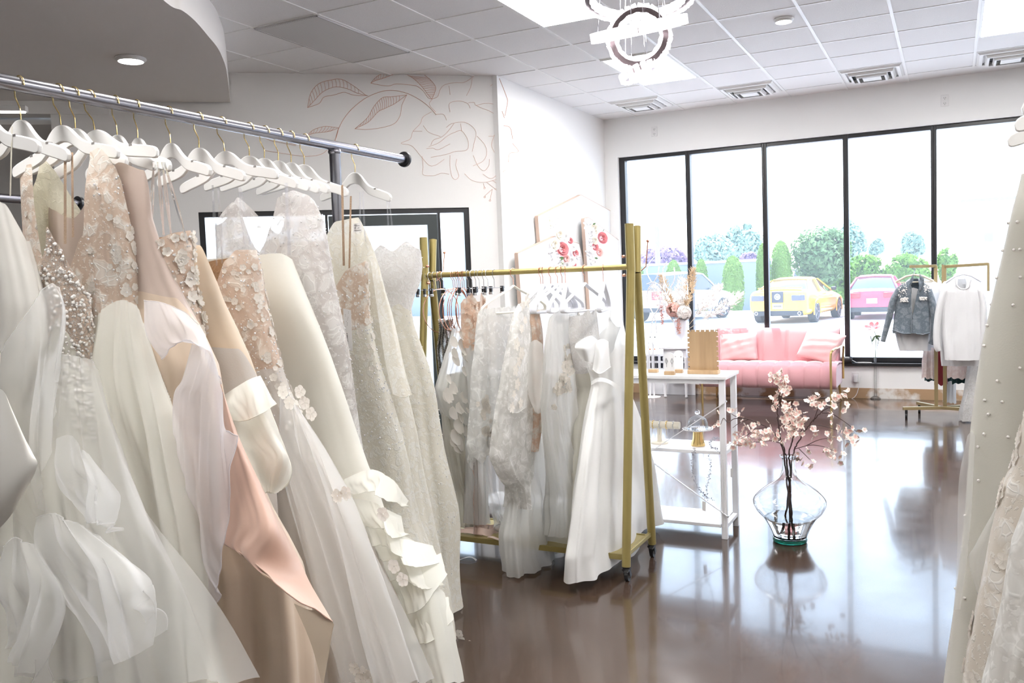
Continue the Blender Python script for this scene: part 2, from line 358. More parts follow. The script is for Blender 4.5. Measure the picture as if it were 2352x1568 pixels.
# hand-drawn mural: rose-gold peonies and leaves (pixel = position on the wall plane)
mu = MB()
def z6(x, y): return (680+x/4.523, 160+y/4.523)
def stroke(pts, r=.0050, n=None, off=.0015):
    q = [wm(*z6(*p), off) for p in pts]; q = cr_spline([tuple(v) for v in q], n or max(6, 5*len(q))); mu.tube(q, r, 5, flat=.35)
def stroke_side(pts, r=.003):
    q = []
    for p in pts:
        a = at(*z6(*p), X=-3.8865); q.append(tuple(a))
    mu.tube(cr_spline(q, 5*len(q)), r, 5)
def leaf(top, mid, bot, nh, k=1.):
    stroke(top); stroke(mid); stroke(bot)
    T = cr_spline(top, nh+4); Mi = cr_spline(mid, nh+4)
    for i in range(2, nh+2):
        a, b_ = T[i], Mi[max(0, i-1)] if k > 0 else Mi[min(nh+3, i+1)]
        m_ = (a+b_)/2+np.array([6, 4]); stroke([tuple(a), tuple(m_), tuple(b_)], .0042, 7)
leaf([(120, 395), (150, 250), (230, 150), (350, 110), (470, 100), (600, 170), (720, 262)], [(120, 395), (200, 310), (280, 230), (400, 180), (520, 195), (640, 245), (745, 270)], [(120, 395), (240, 350), (290, 285), (400, 262), (500, 235), (600, 265), (745, 270)], 16)
leaf([(775, 140), (830, 80), (880, 50), (960, 45), (1010, 48)], [(775, 140), (830, 112), (890, 95), (960, 70), (1010, 50)], [(775, 140), (900, 165), (970, 168), (1040, 148), (1150, 155)], 7)
leaf([(1330, 52), (1400, 110), (1450, 180), (1440, 240), (1410, 305)], [(1150, 50), (1230, 100), (1310, 180), (1370, 260), (1410, 305)], [(1150, 155), (1250, 170), (1320, 220), (1370, 290), (1410, 305)], 12)
leaf([(610, 615), (740, 500), (810, 380), (900, 290), (1000, 280), (1150, 262)], [(610, 615), (750, 545), (850, 440), (930, 400), (1030, 350), (1150, 262)], [(610, 615), (750, 620), (900, 600), (1020, 560), (1080, 480), (1100, 370), (1150, 262)], 18)
leaf([(120, 680), (180, 625), (290, 590), (380, 595), (445, 605)], [(120, 680), (190, 660), (280, 650), (350, 640), (445, 605)], [(0, 890), (130, 900), (280, 868), (400, 740), (445, 605)], 8)
leaf([(-420, 600), (-300, 700), (-150, 730), (0, 780)], [(-420, 600), (-300, 720), (-150, 760), (0, 790)], [(-330, 840), (-200, 860), (0, 890)], 1)
stroke([(405, 740), (445, 605), (540, 450), (700, 310), (860, 235), (1000, 215), (1150, 245), (1280, 310), (1380, 385), (1455, 468)], .0062, 40)
pet = [[(1410, 305), (1470, 280), (1500, 200), (1550, 155), (1650, 135), (1750, 130), (1860, 60)], [(1830, 90), (1815, 180), (1770, 270)], [(1590, 170), (1600, 260)], [(1420, 300), (1385, 360), (1450, 440)],
 [(1600, 440), (1595, 350), (1690, 325), (1780, 350), (1810, 400)], [(1790, 345), (1850, 340), (1870, 370), (1960, 350), (2040, 355), (2105, 385)], [(1870, 370), (1930, 400), (2000, 425), (2095, 480)], [(2095, 490), (2075, 570), (2060, 680), (2000, 690)],
 [(1410, 435), (1320, 490), (1290, 560), (1215, 640), (1185, 720), (1090, 765), (1200, 790), (1290, 890), (1380, 990), (1450, 990), (1540, 930)], [(1215, 640), (1310, 640)], [(1450, 465), (1530, 465), (1565, 525)], [(1560, 600), (1620, 560), (1740, 545), (1830, 590), (1870, 660), (1850, 760), (1830, 850)],
 [(1400, 780), (1430, 730), (1510, 700), (1570, 650), (1640, 560)], [(1380, 800), (1480, 760), (1570, 690), (1650, 650), (1720, 635), (1780, 720), (1790, 800), (1760, 840), (1650, 850), (1560, 880), (1400, 910)], [(1355, 820), (1420, 815), (1480, 830), (1600, 770)], [(1710, 560), (1720, 640)],
 [(1320, 580), (1380, 650), (1500, 695)], [(1880, 690), (1960, 780), (1980, 870), (1940, 950), (1840, 1000)], [(2060, 680), (2030, 780), (2060, 860)], [(1310, 900), (1320, 1010), (1320, 1090), (1430, 1100), (1510, 1075), (1590, 1085)], [(1600, 890), (1600, 1000), (1620, 1110), (1660, 1140), (1690, 1100), (1660, 1000), (1670, 930)],
 [(1840, 890), (1890, 1000), (1950, 1050), (2000, 1000), (2010, 930)], [(1940, 1085), (2030, 1130), (2130, 1050)], [(1750, 1080), (1830, 1150), (1960, 1170), (2110, 1130)], [(1980, 1170), (2080, 1250), (2140, 1330)], [(1945, 1180), (1958, 1225)], [(2040, 1150), (2110, 1200)], [(2040, 1240), (1960, 1310)], [(2040, 1240), (2015, 1355)], [(2060, 1240), (2140, 1220)], [(2070, 70), (2060, 130), (2020, 170)]]
for q in pet: stroke(q, .0036)
for c in ((1958, 1228), (1960, 1322), (2015, 1358), (2108, 1322), (2110, 1202), (2108, 1128)):
    stroke([(c[0]+9*math.cos(a_), c[1]+9*math.sin(a_)) for a_ in np.linspace(0, 2*PI, 8)], .0036)
for q in [[(2112, 90), (2190, 290), (2195, 350), (2170, 480)], [(2140, 430), (2165, 500)], [(2160, 580), (2225, 605), (2250, 720)], [(2250, 765), (2310, 850), (2220, 870), (2205, 960)], [(2150, 1060), (2175, 1040)]]: stroke_side(q)
mu.build('mural_drawing', M_rose, wall_left)

# ------------------------------------------------------------------ ceiling fittings
M_lit = mat('lit_panel', (.9, .9, .9), .5, emit=(1, .98, .96), es=24)
def troffer(u, v, label):
    t = thing('ceiling_light', label, 'ceiling light', (gx(u+.5), gy(v+1), CEIL))
    x0, x1, y0, y1 = gx(u)+.012, gx(u+1)-.012, gy(v)+.009, gy(v+2)-.009
    fr = MB(); fr.b2((x0, y0, CEIL-.012), (x0+.02, y1, CEIL-.002)).b2((x1-.02, y0, CEIL-.012), (x1, y1, CEIL-.002)).b2((x0+.02, y0, CEIL-.012), (x1-.02, y0+.02, CEIL-.002)).b2((x0+.02, y1-.02, CEIL-.012), (x1-.02, y1, CEIL-.002))
    fr.build('frame', M_grid, t, smooth=0); MB().b2((x0+.02, y0+.02, CEIL-.009), (x1-.02, y1-.02, CEIL-.004)).build('diffuser', M_lit, t, smooth=0)
troffer(1, -4, 'lit rectangular ceiling panel directly behind the crystal ring chandelier')
troffer(1, -8, 'lit rectangular ceiling panel at top edge, left of the chandelier rings')
troffer(6, -4, 'lit rectangular ceiling panel in the upper right corner')
for u, v in ((1, -12), (6, -8), (6, -12), (6, -16), (1, -16), (-4, -13), (11, -8), (11, -14)): troffer(u, v, 'unseen lit rectangular ceiling panel added for more light')  # panels out of view, added to brighten the shop
for o in S.objects:
    if o.get('label') == 'unseen lit rectangular ceiling panel added for more light': o['group'] = 'unseen ceiling panels added for more light'
def diffuser(u, lab):
    v = -1; t = thing('air_diffuser', lab, 'air vent', (gx(u+.5), gy(v+.5), CEIL), 'square ceiling air diffusers by the windows')
    c = (gx(u+.5), gy(v+.5))
    for i, (h, z0, z1, w) in enumerate(((.285, 0, -.02, .05), (.215, -.012, -.045, .035), (.15, -.03, -.062, .03))):
        m = MB(); P = []
        for (hh, z) in ((h, z0), (h-w*.4, z1), (h-w, z1), (h-w*.7, z0)): P.append([(c[0]+sx*hh, c[1]+sy*hh, CEIL+z-.003) for sx, sy in ((-1, -1), (1, -1), (1, 1), (-1, 1))])
        P.append(P[0]); m.grid(P, closed=True); m.build('louvre_ring', M_grid, t, smooth=0)
    MB().b2((c[0]-.085, c[1]-.085, CEIL-.062), (c[0]+.085, c[1]+.085, CEIL-.055)).build('centre_plate', M_grid, t, smooth=0)
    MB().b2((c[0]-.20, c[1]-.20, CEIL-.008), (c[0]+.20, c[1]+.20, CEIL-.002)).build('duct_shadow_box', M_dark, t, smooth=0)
for u, l in ((0, 'white square air diffuser nearest the side wall corner, leftmost of four'), (2, 'white square air diffuser second from the left, above second window'), (4, 'white square air diffuser third from the left, above fourth window'), (6, 'white square air diffuser rightmost, beside upper right light panel')): diffuser(u, l)
# perforated return grille
t = thing('return_grille', 'grey perforated rectangular return air grille above the floral mural', 'air vent', (gx(-1.5), gy(-7), CEIL))
M_perf = bpy.data.materials.new('perforated_metal'); M_perf.use_nodes = True; N = M_perf.node_tree.nodes; L = M_perf.node_tree.links; b = N['Principled BSDF']; tcn = N.new('ShaderNodeTexCoord')
v = N.new('ShaderNodeTexVoronoi'); v.inputs['Scale'].default_value = 62; v.inputs['Randomness'].default_value = 0; L.new(tcn.outputs['Object'], v.inputs['Vector']); r = ramp(N, .26, .34, (.12, .12, .12, 1), (.62, .61, .60, 1)); L.new(v.outputs['Distance'], r.inputs[0]); L.new(r.outputs[0], b.inputs['Base Color'])
MB().b2((gx(-2)+.02, gy(-8)+.02, CEIL-.012), (gx(-1)-.02, gy(-6)-.02, CEIL-.006)).build('perforated_face', M_perf, t, smooth=0)
fr = MB(); x0, x1, y0, y1 = gx(-2)+.008, gx(-1)-.008, gy(-8)+.008, gy(-6)-.008
fr.b2((x0, y0, CEIL-.014), (x0+.014, y1, CEIL-.003)).b2((x1-.014, y0, CEIL-.014), (x1, y1, CEIL-.003)).b2((x0, y0, CEIL-.014), (x1, y0+.014, CEIL-.003)).b2((x0, y1-.014, CEIL-.014), (x1, y1, CEIL-.003)); fr.build('frame', M_perf, t, smooth=0)
def disc_light(c, z, r, label):
    t = thing('downlight', label, 'ceiling light', (c[0], c[1], z))
    MB().lathe([(r*.5, 0), (r, -.002), (r*1.02, -.012), (r*.82, -.028), (r*.8, -.02)], (c[0], c[1], z), 40).build('trim_ring', M_grid, t)
    MB().lathe([(.0001, -.03), (r*.5, -.029), (r*.82, -.024), (r*.82, -.018)], (c[0], c[1], z), 40).build('lens', M_lit, t)
c = at(300, 133, Z=SZ); disc_light(c, SZ, .105, 'round lit disc downlight under the curved grey soffit')
c = at(1800, 43, Z=CEIL); disc_light(c, CEIL, .075, 'small round recessed downlight in the tiled ceiling right of the chandelier')
# white linear strip in the recess, its glow added to brighten the walls
a = Vector(at(62, 250, Z=2.955)); b_ = a-AD*1.15; d_ = (b_-a).normalized()
t = thing('glow_strip', 'slim white linear strip in the recess at the upper left edge, glow added as fill', 'ceiling light', tuple((a+b_)/2))
MB().bar(a, b_, .07, .045).build('housing', M_grid, t, smooth=0, bevel=.004); MB().bar(a-Vector((0, 0, .026))+d_*.02, b_-Vector((0, 0, .026))-d_*.02, .055, .006).build('diffuser', mat('recess_fill_glow', (.9, .9, .9), .5, emit=(1, .98, .96), es=13), t, smooth=0)
# wall outlets
M_plate = mat('outlet_plate', (.83, .82, .81), .4)
def outlet(c, label, plug=False):
    t = thing('wall_outlet', label, 'outlet', c)
    MB().box((c[0], c[1]-.003, c[2]), (.075, .006, .118)).build('cover_plate', M_plate, t, bevel=.002)
    for dz in (-.028, .028):
        m = MB()
        for dx in (-.008, .008): m.box((c[0]+dx, c[1]-.0065, c[2]+dz), (.003, .002, .012))
        m.box((c[0], c[1]-.0065, c[2]+dz-.014), (.005, .002, .005))
        m.build('socket', M_dark, t, smooth=0)
    if plug: MB().box((c[0]+.005, c[1]-.03, c[2]-.01), (.045, .05, .09)).build('plug_in_device', mat('plug_white', (.75, .75, .76), .4), t, bevel=.01)
a = at(1503, 302, Y=YW); outlet((a[0], YW, a[2]), 'white duplex outlet high on the wall above the first window')
a = at(2170, 231, Y=YW); outlet((a[0], YW, a[2]), 'white duplex outlet high on the wall above the fifth window')
a = at(1965, 866, Y=YW); outlet((a[0], YW, a[2]), 'low wall outlet with plug-in device right of the pink sofa', True)

# ------------------------------------------------------------------ chandelier
M_crys = mat('lit_crystal', (.95, .95, 1), .1, emit=(1, .95, 1), es=4.5)
M_chrome = mat('chrome', (.75, .76, .8), .12, 1)
M_brz = mat('dark_bronze_band', (.10, .08, .08), .3, .9)
ch = thing('ring_chandelier', 'crystal chandelier of four lit interlocking rings hung on wires', 'chandelier', (-1.5, 4.5, CEIL))
def ring(c, R, nrm, h=.05, spin=0):
    """crystal ring of radius R: metal band with glowing crystal rows"""
    c = Vector(c); nrm = Vector(nrm).normalized(); x = nrm.orthogonal().normalized(); y = nrm.cross(x); n = 56
    q = lambda a, r, k: c+(x*math.cos(a)+y*math.sin(a))*r+nrm*k
    bd = MB(); P = [[q(2*PI*i/n, r, k) for i in range(n)] for r, k in ((R+.012, -h*.28), (R+.012, h*.28), (R-.016, h*.28), (R-.016, -h*.28), (R+.012, -h*.28))]
    bd.grid(P, closed=True); band = bd.build('ring_band', M_brz, ch, smooth=30)
    cm = MB(); nn = int(2*PI*R/.030)
    for i in range(nn):
        a = 2*PI*(i+.5)/nn; t_ = x*math.cos(a)+y*math.sin(a); w_ = nrm.cross(t_)
        for rr in (R+.022, R-.027): cm.box(c+t_*rr, (.016, .026, h*.95), Matrix((t_, w_, nrm)).transposed() @ Matrix.Rotation(.25*(1 if i % 2 else -1), 3, 'Z'))
    cm.build('crystal_row', M_crys, band, smooth=0); return [q(a, R, 0) for a in (.5, 2.6, 4.7)]
cc = lambda x, y, D: Vector(at(x, y, D=D))
tocam = Vector(-FWD); up = Vector((0, 0, 1)); right = Vector(RGT)
def edge_on(p, ang, tilt):
    d = (Vector(p)-Vector(CAM)).normalized(); u_ = Vector(UPV); r_ = Vector(RGT); n_ = u_*math.cos(ang)-r_*math.sin(ang); n_ = (n_-d*n_.dot(d)).normalized(); return n_*math.cos(tilt)-d*math.sin(tilt)
p1_, p2_, p3_, p4_ = cc(1465, -8, 4.85), cc(1468, 86, 4.65), cc(1467, 66, 4.42), cc(1469, 166, 4.7)
hang = []
hang += ring(p1_, .285, edge_on(p1_, 0, -.42), .05)
hang += ring(p2_, .145, edge_on(p2_, .4, 1.25), .045)
hang += ring(p3_, .215, edge_on(p3_, .15, .03), .05)
hang += ring(p4_, .080, edge_on(p4_, .35, -.25), .045)
wi = MB()
for p in hang: wi.cyl(p, (p.x*.6+-1.5*.4, p.y*.6+4.5*.4, CEIL-.02), .0016, n=5)
wi.build('suspension_wires', M_chrome, ch)
MB().lathe([(.0001, -.05), (.22, -.045), (.23, -.03), (.23, 0)], (-1.5, 4.5, CEIL), 40).build('ceiling_canopy', M_chrome, ch)
# ================================================================== left steel rack
M_steel = mat('brushed_steel', (.27, .27, .30), .26, 1, bump=(40, .05, 3))
M_blk = mat('black_cap', (.02, .02, .022), .3)
M_gold = mat('brass_wire', (.72, .56, .25), .25, 1)
M_hang = mat('white_lacquer', (.86, .85, .83), .3)
M_slot = mat('notch_metal', (.35, .33, .32), .4, .6)
M_clear = glass_pane('clear_strap', (.93, .93, .95), .09, .06, (1, 1, 1))
RX, RZ = -2.36, 2.05
rodpx = [(-200, 146), (0, 190), (300, 256), (465, 290), (768, 338), (815, 347), (925, 364)]
def rodY(px):
    py = float(np.interp(px, [a for a, b in rodpx], [b for a, b in rodpx])); return float(at(px, py, X=RX)[1])
YE = rodY(928); YP = rodY(768)
t = thing('clothes_rail', 'thick brushed steel pipe clothes rail holding the front row of white gowns', 'clothes rack', (RX, YP, 0))
MB().cyl((RX, .2, RZ), (RX, YE, RZ), .021, n=28).build('rail_pipe', M_steel, t)
o = MB().lathe([(.0215, -.006), (.036, -.006), (.038, .002), (.036, .010), (.0001, .010)], n=28).build('end_cap', M_blk, t); o.matrix_parent_inverse = Matrix.Identity(4); o.location = (0, YE-YP, RZ); o.rotation_euler = (-PI/2, 0, 0)
MB().cyl((RX, YP, 0), (RX, YP, RZ-.018), .024, n=24).build('post', M_steel, t)
MB().lathe([(.025, 0), (.028, .006), (.027, .014), (.0235, .02)], (RX, YP, RZ-.035), 20, wob=lambda a, z: 1+.05*math.sin(5*a)).build('weld_collar', M_steel, t)
MB().lathe([(.0001, 0), (.07, 0), (.07, .006), (.03, .012), (.0245, .012)], (RX, YP, 0), 24).build('floor_flange', M_steel, t)
MB().cyl((RX, .25, 0), (RX, .25, RZ-.018), .024, n=24).build('post', M_steel, t)
# second rail behind
X2 = -4.1; e2 = at(180, 467, X=X2)
t = thing('clothes_rail', 'short steel rail with black end cap, behind the leftmost gowns', 'clothes rack', (X2, e2[1]-.5, 0))
MB().cyl((X2, .3, e2[2]), (X2, e2[1], e2[2]), .021, n=20).build('rail_pipe', M_steel, t)
MB().tube([(X2, e2[1]-.006, e2[2]), (X2, e2[1]+.012, e2[2])], [.038, .036], 24).build('end_cap', M_blk, t)
MB().cyl((X2, e2[1]-.5, 0), (X2, e2[1]-.5, e2[2]-.01), .024, n=20).build('post', M_steel, t)

# ---------- hanger prototype: local x = along the arms, z down from the rail centre
HT = -.098
def hanger_outline():
    up_ = [(0, HT), (.018, HT-.003), (.04, HT-.016), (.065, HT-.040), (.09, HT-.058), (.12, HT-.068), (.16, HT-.078), (.195, HT-.088), (.213, HT-.097), (.220, HT-.110)]
    lo_ = [(.217, HT-.124), (.205, HT-.128), (.17, HT-.119), (.12, HT-.107), (.085, HT-.095), (.055, HT-.073), (.03, HT-.056), (0, HT-.050)]
    U = cr_spline(up_, 26); Lw = cr_spline(lo_, 20); R = [tuple(p) for p in U]+[tuple(p) for p in Lw]
    Lft = [(-p[0], p[1]) for p in reversed(R) if p[0] > 1e-4]
    return [R[0]]+R[1:]+Lft
def make_hanger(label):
    t = thing('gown_hanger', label, 'hanger')
    MB().prism(hanger_outline(), ((1, 0, 0), (0, 0, 1), (0, 1, 0)), (0, 0, 0), .013).build('hanger_body', M_hang, t, bevel=.003)
    r = .0245; hk = [(0, 0, HT-.012), (0, 0, HT+.028), (-.003, 0, HT+.036), (-.022, 0, HT+.066)]+[(r*math.cos(a), 0, r*math.sin(a)) for a in np.linspace(PI+.35, -.15, 14)]
    MB().tube(hk, .0019, 8).build('hook', M_gold, t)
    for s in (-1, 1): MB().box((s*.128, 0, HT-.073), (.012, .0135, .007)).build('strap_notch', M_slot, t, smooth=0)
    return t
hang_px = [-45, 44, 133, 170, 205, 265, 314, 388, 456, 509, 572, 608, 640, 668, 700, 816]
hyaw = [2, -3, 4, 0, 8, -12, -16, -10, -2, 6, 4, 2, -4, -9, 3, -8]
hlab = ['white wooden hanger with gold hook, leftmost, half outside the photo', 'white wooden hanger holding the pearl-beaded plunging gown by its straps', 'white wooden hanger above the lace illusion gown, third from the left', 'white wooden hanger carrying the taupe satin gown', 'white wooden hanger carrying the bodice of large raised petals',
 'white wooden hanger carrying the champagne satin gown', 'white wooden hanger with a tilted arm right of the champagne satin gown hanger', 'white wooden hanger with clear loops above the sparkling flower-lace bodice', 'white wooden hanger between the sparkling lace and plain satin gowns', 'white wooden hanger with broad clear loop above the plain ivory strapless gown',
 'white wooden hanger with long arm above the cap-sleeved lace gown', 'white wooden hanger directly behind the cap-sleeved lace gown hanger', 'white wooden hanger, first of three close together left of the steel post', 'white wooden hanger in front of steel post carrying the nude beaded gown', 'white wooden hanger in front of steel post carrying the ivory lace-sleeved gown', 'white wooden hanger alone at the rail end, right of the steel post']
HY = [rodY(p) for p in hang_px]
h0 = make_hanger(hlab[0])
for i, y in enumerate(HY):
    h = h0 if i == 0 else copy_tree(h0)
    h.location = (RX, y, RZ); h.rotation_euler = (math.radians([0, 1, -2, 0, 3, 2, -2, 2, -1, 4, 1, -2, 0, 2, -1, 1][i])*.4, math.radians([0, 3, -3, 2, -7, 2, 1, 1, 2, -3, 3, 4, 5, 4, 5, 5][i]), math.radians(hyaw[i])); h['label'] = hlab[i]; h['group'] = 'white gown hangers on the steel rail'

# ---------- gown generator
def prof_px(R, Lf, plane):
    """(z, u) pairs from pixel polylines on the gown's own plane"""
    out = []
    for poly in (R, Lf):
        if callable(poly) or poly is None: out.append(poly); continue
        a = np.array([plane(*p) for p in poly]); o = np.argsort(a[:, 1]); a = a[o]; out.append((a[:, 1], a[:, 0]))
    return out
def gown(name, label, P0, U, R, Lf, thick, nk_f, nk_b, waist, mats, nf=9, famp=((0, .0), (1, .02)), seed=0, hem=None, group=None, nu=132, nv=90, seams=True, wdir=None, parts=('bodice', 'skirt'), cat='gown', lean=0., hemamp=.0, sq=.85, crump=.7):
    """P0: a point on the plane, U: unit vector along the arms (horizontal).  R, Lf: pixel outlines, thick: [(v, half depth)], nk_f / nk_b: neckline height as f(s in -1..1)"""
    rnd = random.Random(seed); P0 = np.array(P0, float); U = np.array(U, float); Wd = np.cross((0, 0, 1.), U); 
    if Wd @ (CAM-P0) < 0: Wd = -Wd            # w points to the camera side
    plane = lambda px, py: ((lambda q: ((q-P0)@U, q[2]))(at(px, py, P=(P0, Wd))))
    r, l = prof_px(R, Lf, plane)
    uR = lambda z: np.interp(z, r[0], r[1])
    uL = (lambda z: Lf(z)) if callable(Lf) else (lambda z: np.interp(z, l[0], l[1]))
    zmin = r[0][0] if hem is None else hem
    ph = [rnd.uniform(0, 6.28) for _ in range(8)]
    th = np.linspace(0, 2*PI, nu, endpoint=False); c = np.cos(th); sn = np.sin(th)
    cs = np.sign(c)*np.abs(c)**sq; ss = np.sign(sn)*np.abs(sn)**sq
    k = np.clip((sn+.25)/.5, 0, 1); k = k*k*(3-2*k)                  # 1 = camera side
    zt = np.array([nk_f(a)*kk+nk_b(a)*(1-kk) for a, kk in zip(cs, k)])
    zb = zmin+hemamp*(np.sin(nf*th+ph[0])*.5+np.sin(3*th+ph[1])*.5)
    ztop = zt.max(); G = np.zeros((nv, nu, 3)); vw = None
    vd = (P0-CAM)[:2]; vd = vd/np.linalg.norm(vd); rv = np.array([vd[1], -vd[0], 0]); kk_ = abs(rv@Wd)/max(.15, abs(rv@U))
    for i in range(nv):
        v = (i/(nv-1)); z = zt+(zb-zt)*v
        R_ = np.array([uR(q) for q in z]); L_ = np.array([uL(q) for q in z]); a = (R_-L_)/2; m = (R_+L_)/2
        vv = np.clip((ztop-z)/(ztop-zmin), 0, 1); b = np.interp(vv, [p[0] for p in thick], [p[1] for p in thick])
        a = np.sqrt(np.maximum(a*a-(kk_*b)**2, (.35*a)**2))
        A = np.interp(vv, [p[0] for p in famp], [p[1] for p in famp])
        f = np.sin(nf*th+ph[2]+.9*np.sin(2.2*vv+ph[3]))*.55+np.sin((2*nf+1)*th+ph[4]+1.3*np.sin(3*vv+ph[5]))*.28+np.sin((nf//2+1)*th+ph[6])*.35
        f = f+crump*np.array([mnoise.noise(Vector((q_*2.6+seed, w_*2.6, v_*5))) + .6*mnoise.noise(Vector((q_*6, w_*6+seed, v_*6))) for q_, w_, v_ in zip(c, sn, vv)])
        bend = .012*np.sin(5*vv+ph[7])*vv
        du = cs*a+m+A*f*c*.35; dw = ss*b+A*f*sn*1.0+bend*b*8+lean*vv
        G[i] = P0[None, :]*np.array([1, 1, 0])+du[:, None]*U[None, :]+dw[:, None]*Wd[None, :]; G[i, :, 2] = z
        if vw is None and np.mean(z) <= waist: vw = i
    if vw is None: vw = nv//2
    root = thing(name, label, cat, tuple((P0*np.array([1, 1, 0])).tolist()), group)
    root['_'] = 0; del root['_']
    obs = []
    if waist > zmin+.02:
        obs.append(MB().grid(G[:vw+1], closed=True).build(parts[0], mats[0], root, smooth=180)); obs.append(MB().grid(G[vw:], closed=True).build(parts[1], mats[1], root, smooth=180))
    else: obs.append(MB().grid(G, closed=True).build(parts[0], mats[0], root, smooth=180))
    Wv = Vector(Wd); Uv = Vector(U); Pv = Vector(P0)
    info = dict(G=G, vw=vw, root=root, U=U, W=Wd, P0=P0, zt=zt, nu=nu, obs=obs, plane=plane)
    return info
def surf(g, px, py, off=0.):
    """point of the gown's own plane shifted towards the camera"""
    return at(px, py, P=(g['P0']+g['W']*off, g['W']))
def strap(g, a, b, m, w=.006, nm='strap', off0=.01, off1=.0, sag=0):
    """ribbon from pixel a (on bodice) to pixel b (at hanger)"""
    p = surf(g, *a, off0); q = surf(g, *b, off1); d = Vector(q-p); side = Vector(g['U'])*w
    n = 8; P = [[Vector(p)+d*t-side/2+Vector(g['W'])*sag*math.sin(PI*t) for t in np.linspace(0, 1, n)], [Vector(p)+d*t+side/2+Vector(g['W'])*(sag*math.sin(PI*t)+.001) for t in np.linspace(0, 1, n)]]
    return MB().grid(P).build(nm, m, g['root'], smooth=60)
def loops(g, hx, pts, m=None, w=.007):
    """clear hanging loops: list of (bodice pixel, hanger pixel)"""
    mb = MB(); Uv = Vector(g['U'])
    for a, b in pts:
        p = Vector(surf(g, *a, .012)); q = Vector(surf(g, *b, .01))
        for k, dx in ((-1, 0), (1, .004)):
            n = 8; P = []
            for s_ in (-1, 1): P.append([p.lerp(q, t)+Uv*(w*.5*s_+dx)+Vector(g['W'])*(.006*k*math.sin(PI*t)) for t in np.linspace(0, 1, n)])
            mb.grid(P)
    return mb.build('clear_hanging_loop', m or M_clear, g['root'], smooth=60)
def on_surf(g, i, j, off):
    G = g['G']; nv, nu = G.shape[:2]; i = min(max(i, 1), nv-2); p = G[i, j % nu]; du = G[i, (j+1) % nu]-G[i, (j-1) % nu]; dv = G[i+1, j % nu]-G[i-1, j % nu]
    n = np.cross(du, dv); n = n/(np.linalg.norm(n)+1e-9)
    ctr = G[i].mean(0); 
    if n@(p-ctr) < 0: n = -n
    return p+n*off, n, dv/(np.linalg.norm(dv)+1e-9)
def beads(g, n, r, m, v0=0, v1=.5, nm='beading', seed=1, jr=None, rr=.5):
    rnd = random.Random(seed); mb = MB(); nv, nu = g['G'].shape[:2]
    ico = [(0, 0, 1), (.894, 0, .447), (.276, .851, .447), (-.724, .526, .447), (-.724, -.526, .447), (.276, -.851, .447), (.724, .526, -.447), (-.276, .851, -.447), (-.894, 0, -.447), (-.276, -.851, -.447), (.724, -.526, -.447), (0, 0, -1)]
    fc = [(0, 1, 2), (0, 2, 3), (0, 3, 4), (0, 4, 5), (0, 5, 1), (1, 6, 2), (2, 7, 3), (3, 8, 4), (4, 9, 5), (5, 10, 1), (6, 7, 2), (7, 8, 3), (8, 9, 4), (9, 10, 5), (10, 6, 1), (11, 7, 6), (11, 8, 7), (11, 9, 8), (11, 10, 9), (11, 6, 10)]
    for _ in range(n):
        i = int(nv*rnd.uniform(v0, v1)); j = int(rnd.uniform(*(jr or (-.12, .55)))*nu); p, nn, dv = on_surf(g, i, j, r*.4); p = p+np.array([rnd.uniform(-.004, .004) for _ in range(3)]); q = r*rnd.uniform(1-rr, 1+rr)
        mb.add([p+q*np.array(a) for a in ico], fc)
    o = mb.build(nm, m, g['root'], smooth=180); o['kind'] = 'stuff'; return o
def flower(mb, p, n, d, r, rnd, petals=5, cup=.35, w=.55):
    n = Vector(n).normalized(); d = Vector(d); d = (d-n*d.dot(n)).normalized(); e = n.cross(d); a0 = rnd.uniform(0, 6.28); p = Vector(p)
    for k in range(petals):
        a = a0+2*PI*k/petals; x = d*math.cos(a)+e*math.sin(a); y = n.cross(x); P = []
        for i, t in enumerate((0.08, .45, .8, 1.)):
            ww = w*r*(.25, .85, .8, .35)[i]; lift = cup*r*(0, .25, .55, .8)[i]*rnd.uniform(.7, 1.2)
            P.append([p+x*r*t+y*ww*s_+n*(lift-(.12*r if s_ == 0 and i else 0)) for s_ in (-1, 0, 1)])
        mb.grid(P)
def flowers(g, n, r0, m, v0, v1, jr, nm='floral_applique', seed=2, cup=.35, petals=5, sp=.6, cl=0):
    n = int(n*1.7)
    rnd = random.Random(seed); mb = MB(); nv, nu = g['G'].shape[:2]
    ctr = [(rnd.uniform(v0, v1), rnd.uniform(*jr)) for _ in range(cl)]
    for _ in range(n):
        a_, b_ = (rnd.uniform(v0, v1), rnd.uniform(*jr))
        if cl: c_ = rnd.choice(ctr); a_, b_ = c_[0]+rnd.gauss(0, .03), c_[1]+rnd.gauss(0, .022)
        i = int(nv*min(.98, max(.01, a_))); j = int(b_*nu); p, nn, dv = on_surf(g, i, j, .003); flower(mb, p, nn, dv, r0*.62*rnd.uniform(sp, 1.3), rnd, petals, cup)
    o = mb.build(nm, m, g['root'], smooth=180); o['kind'] = 'stuff'; return o
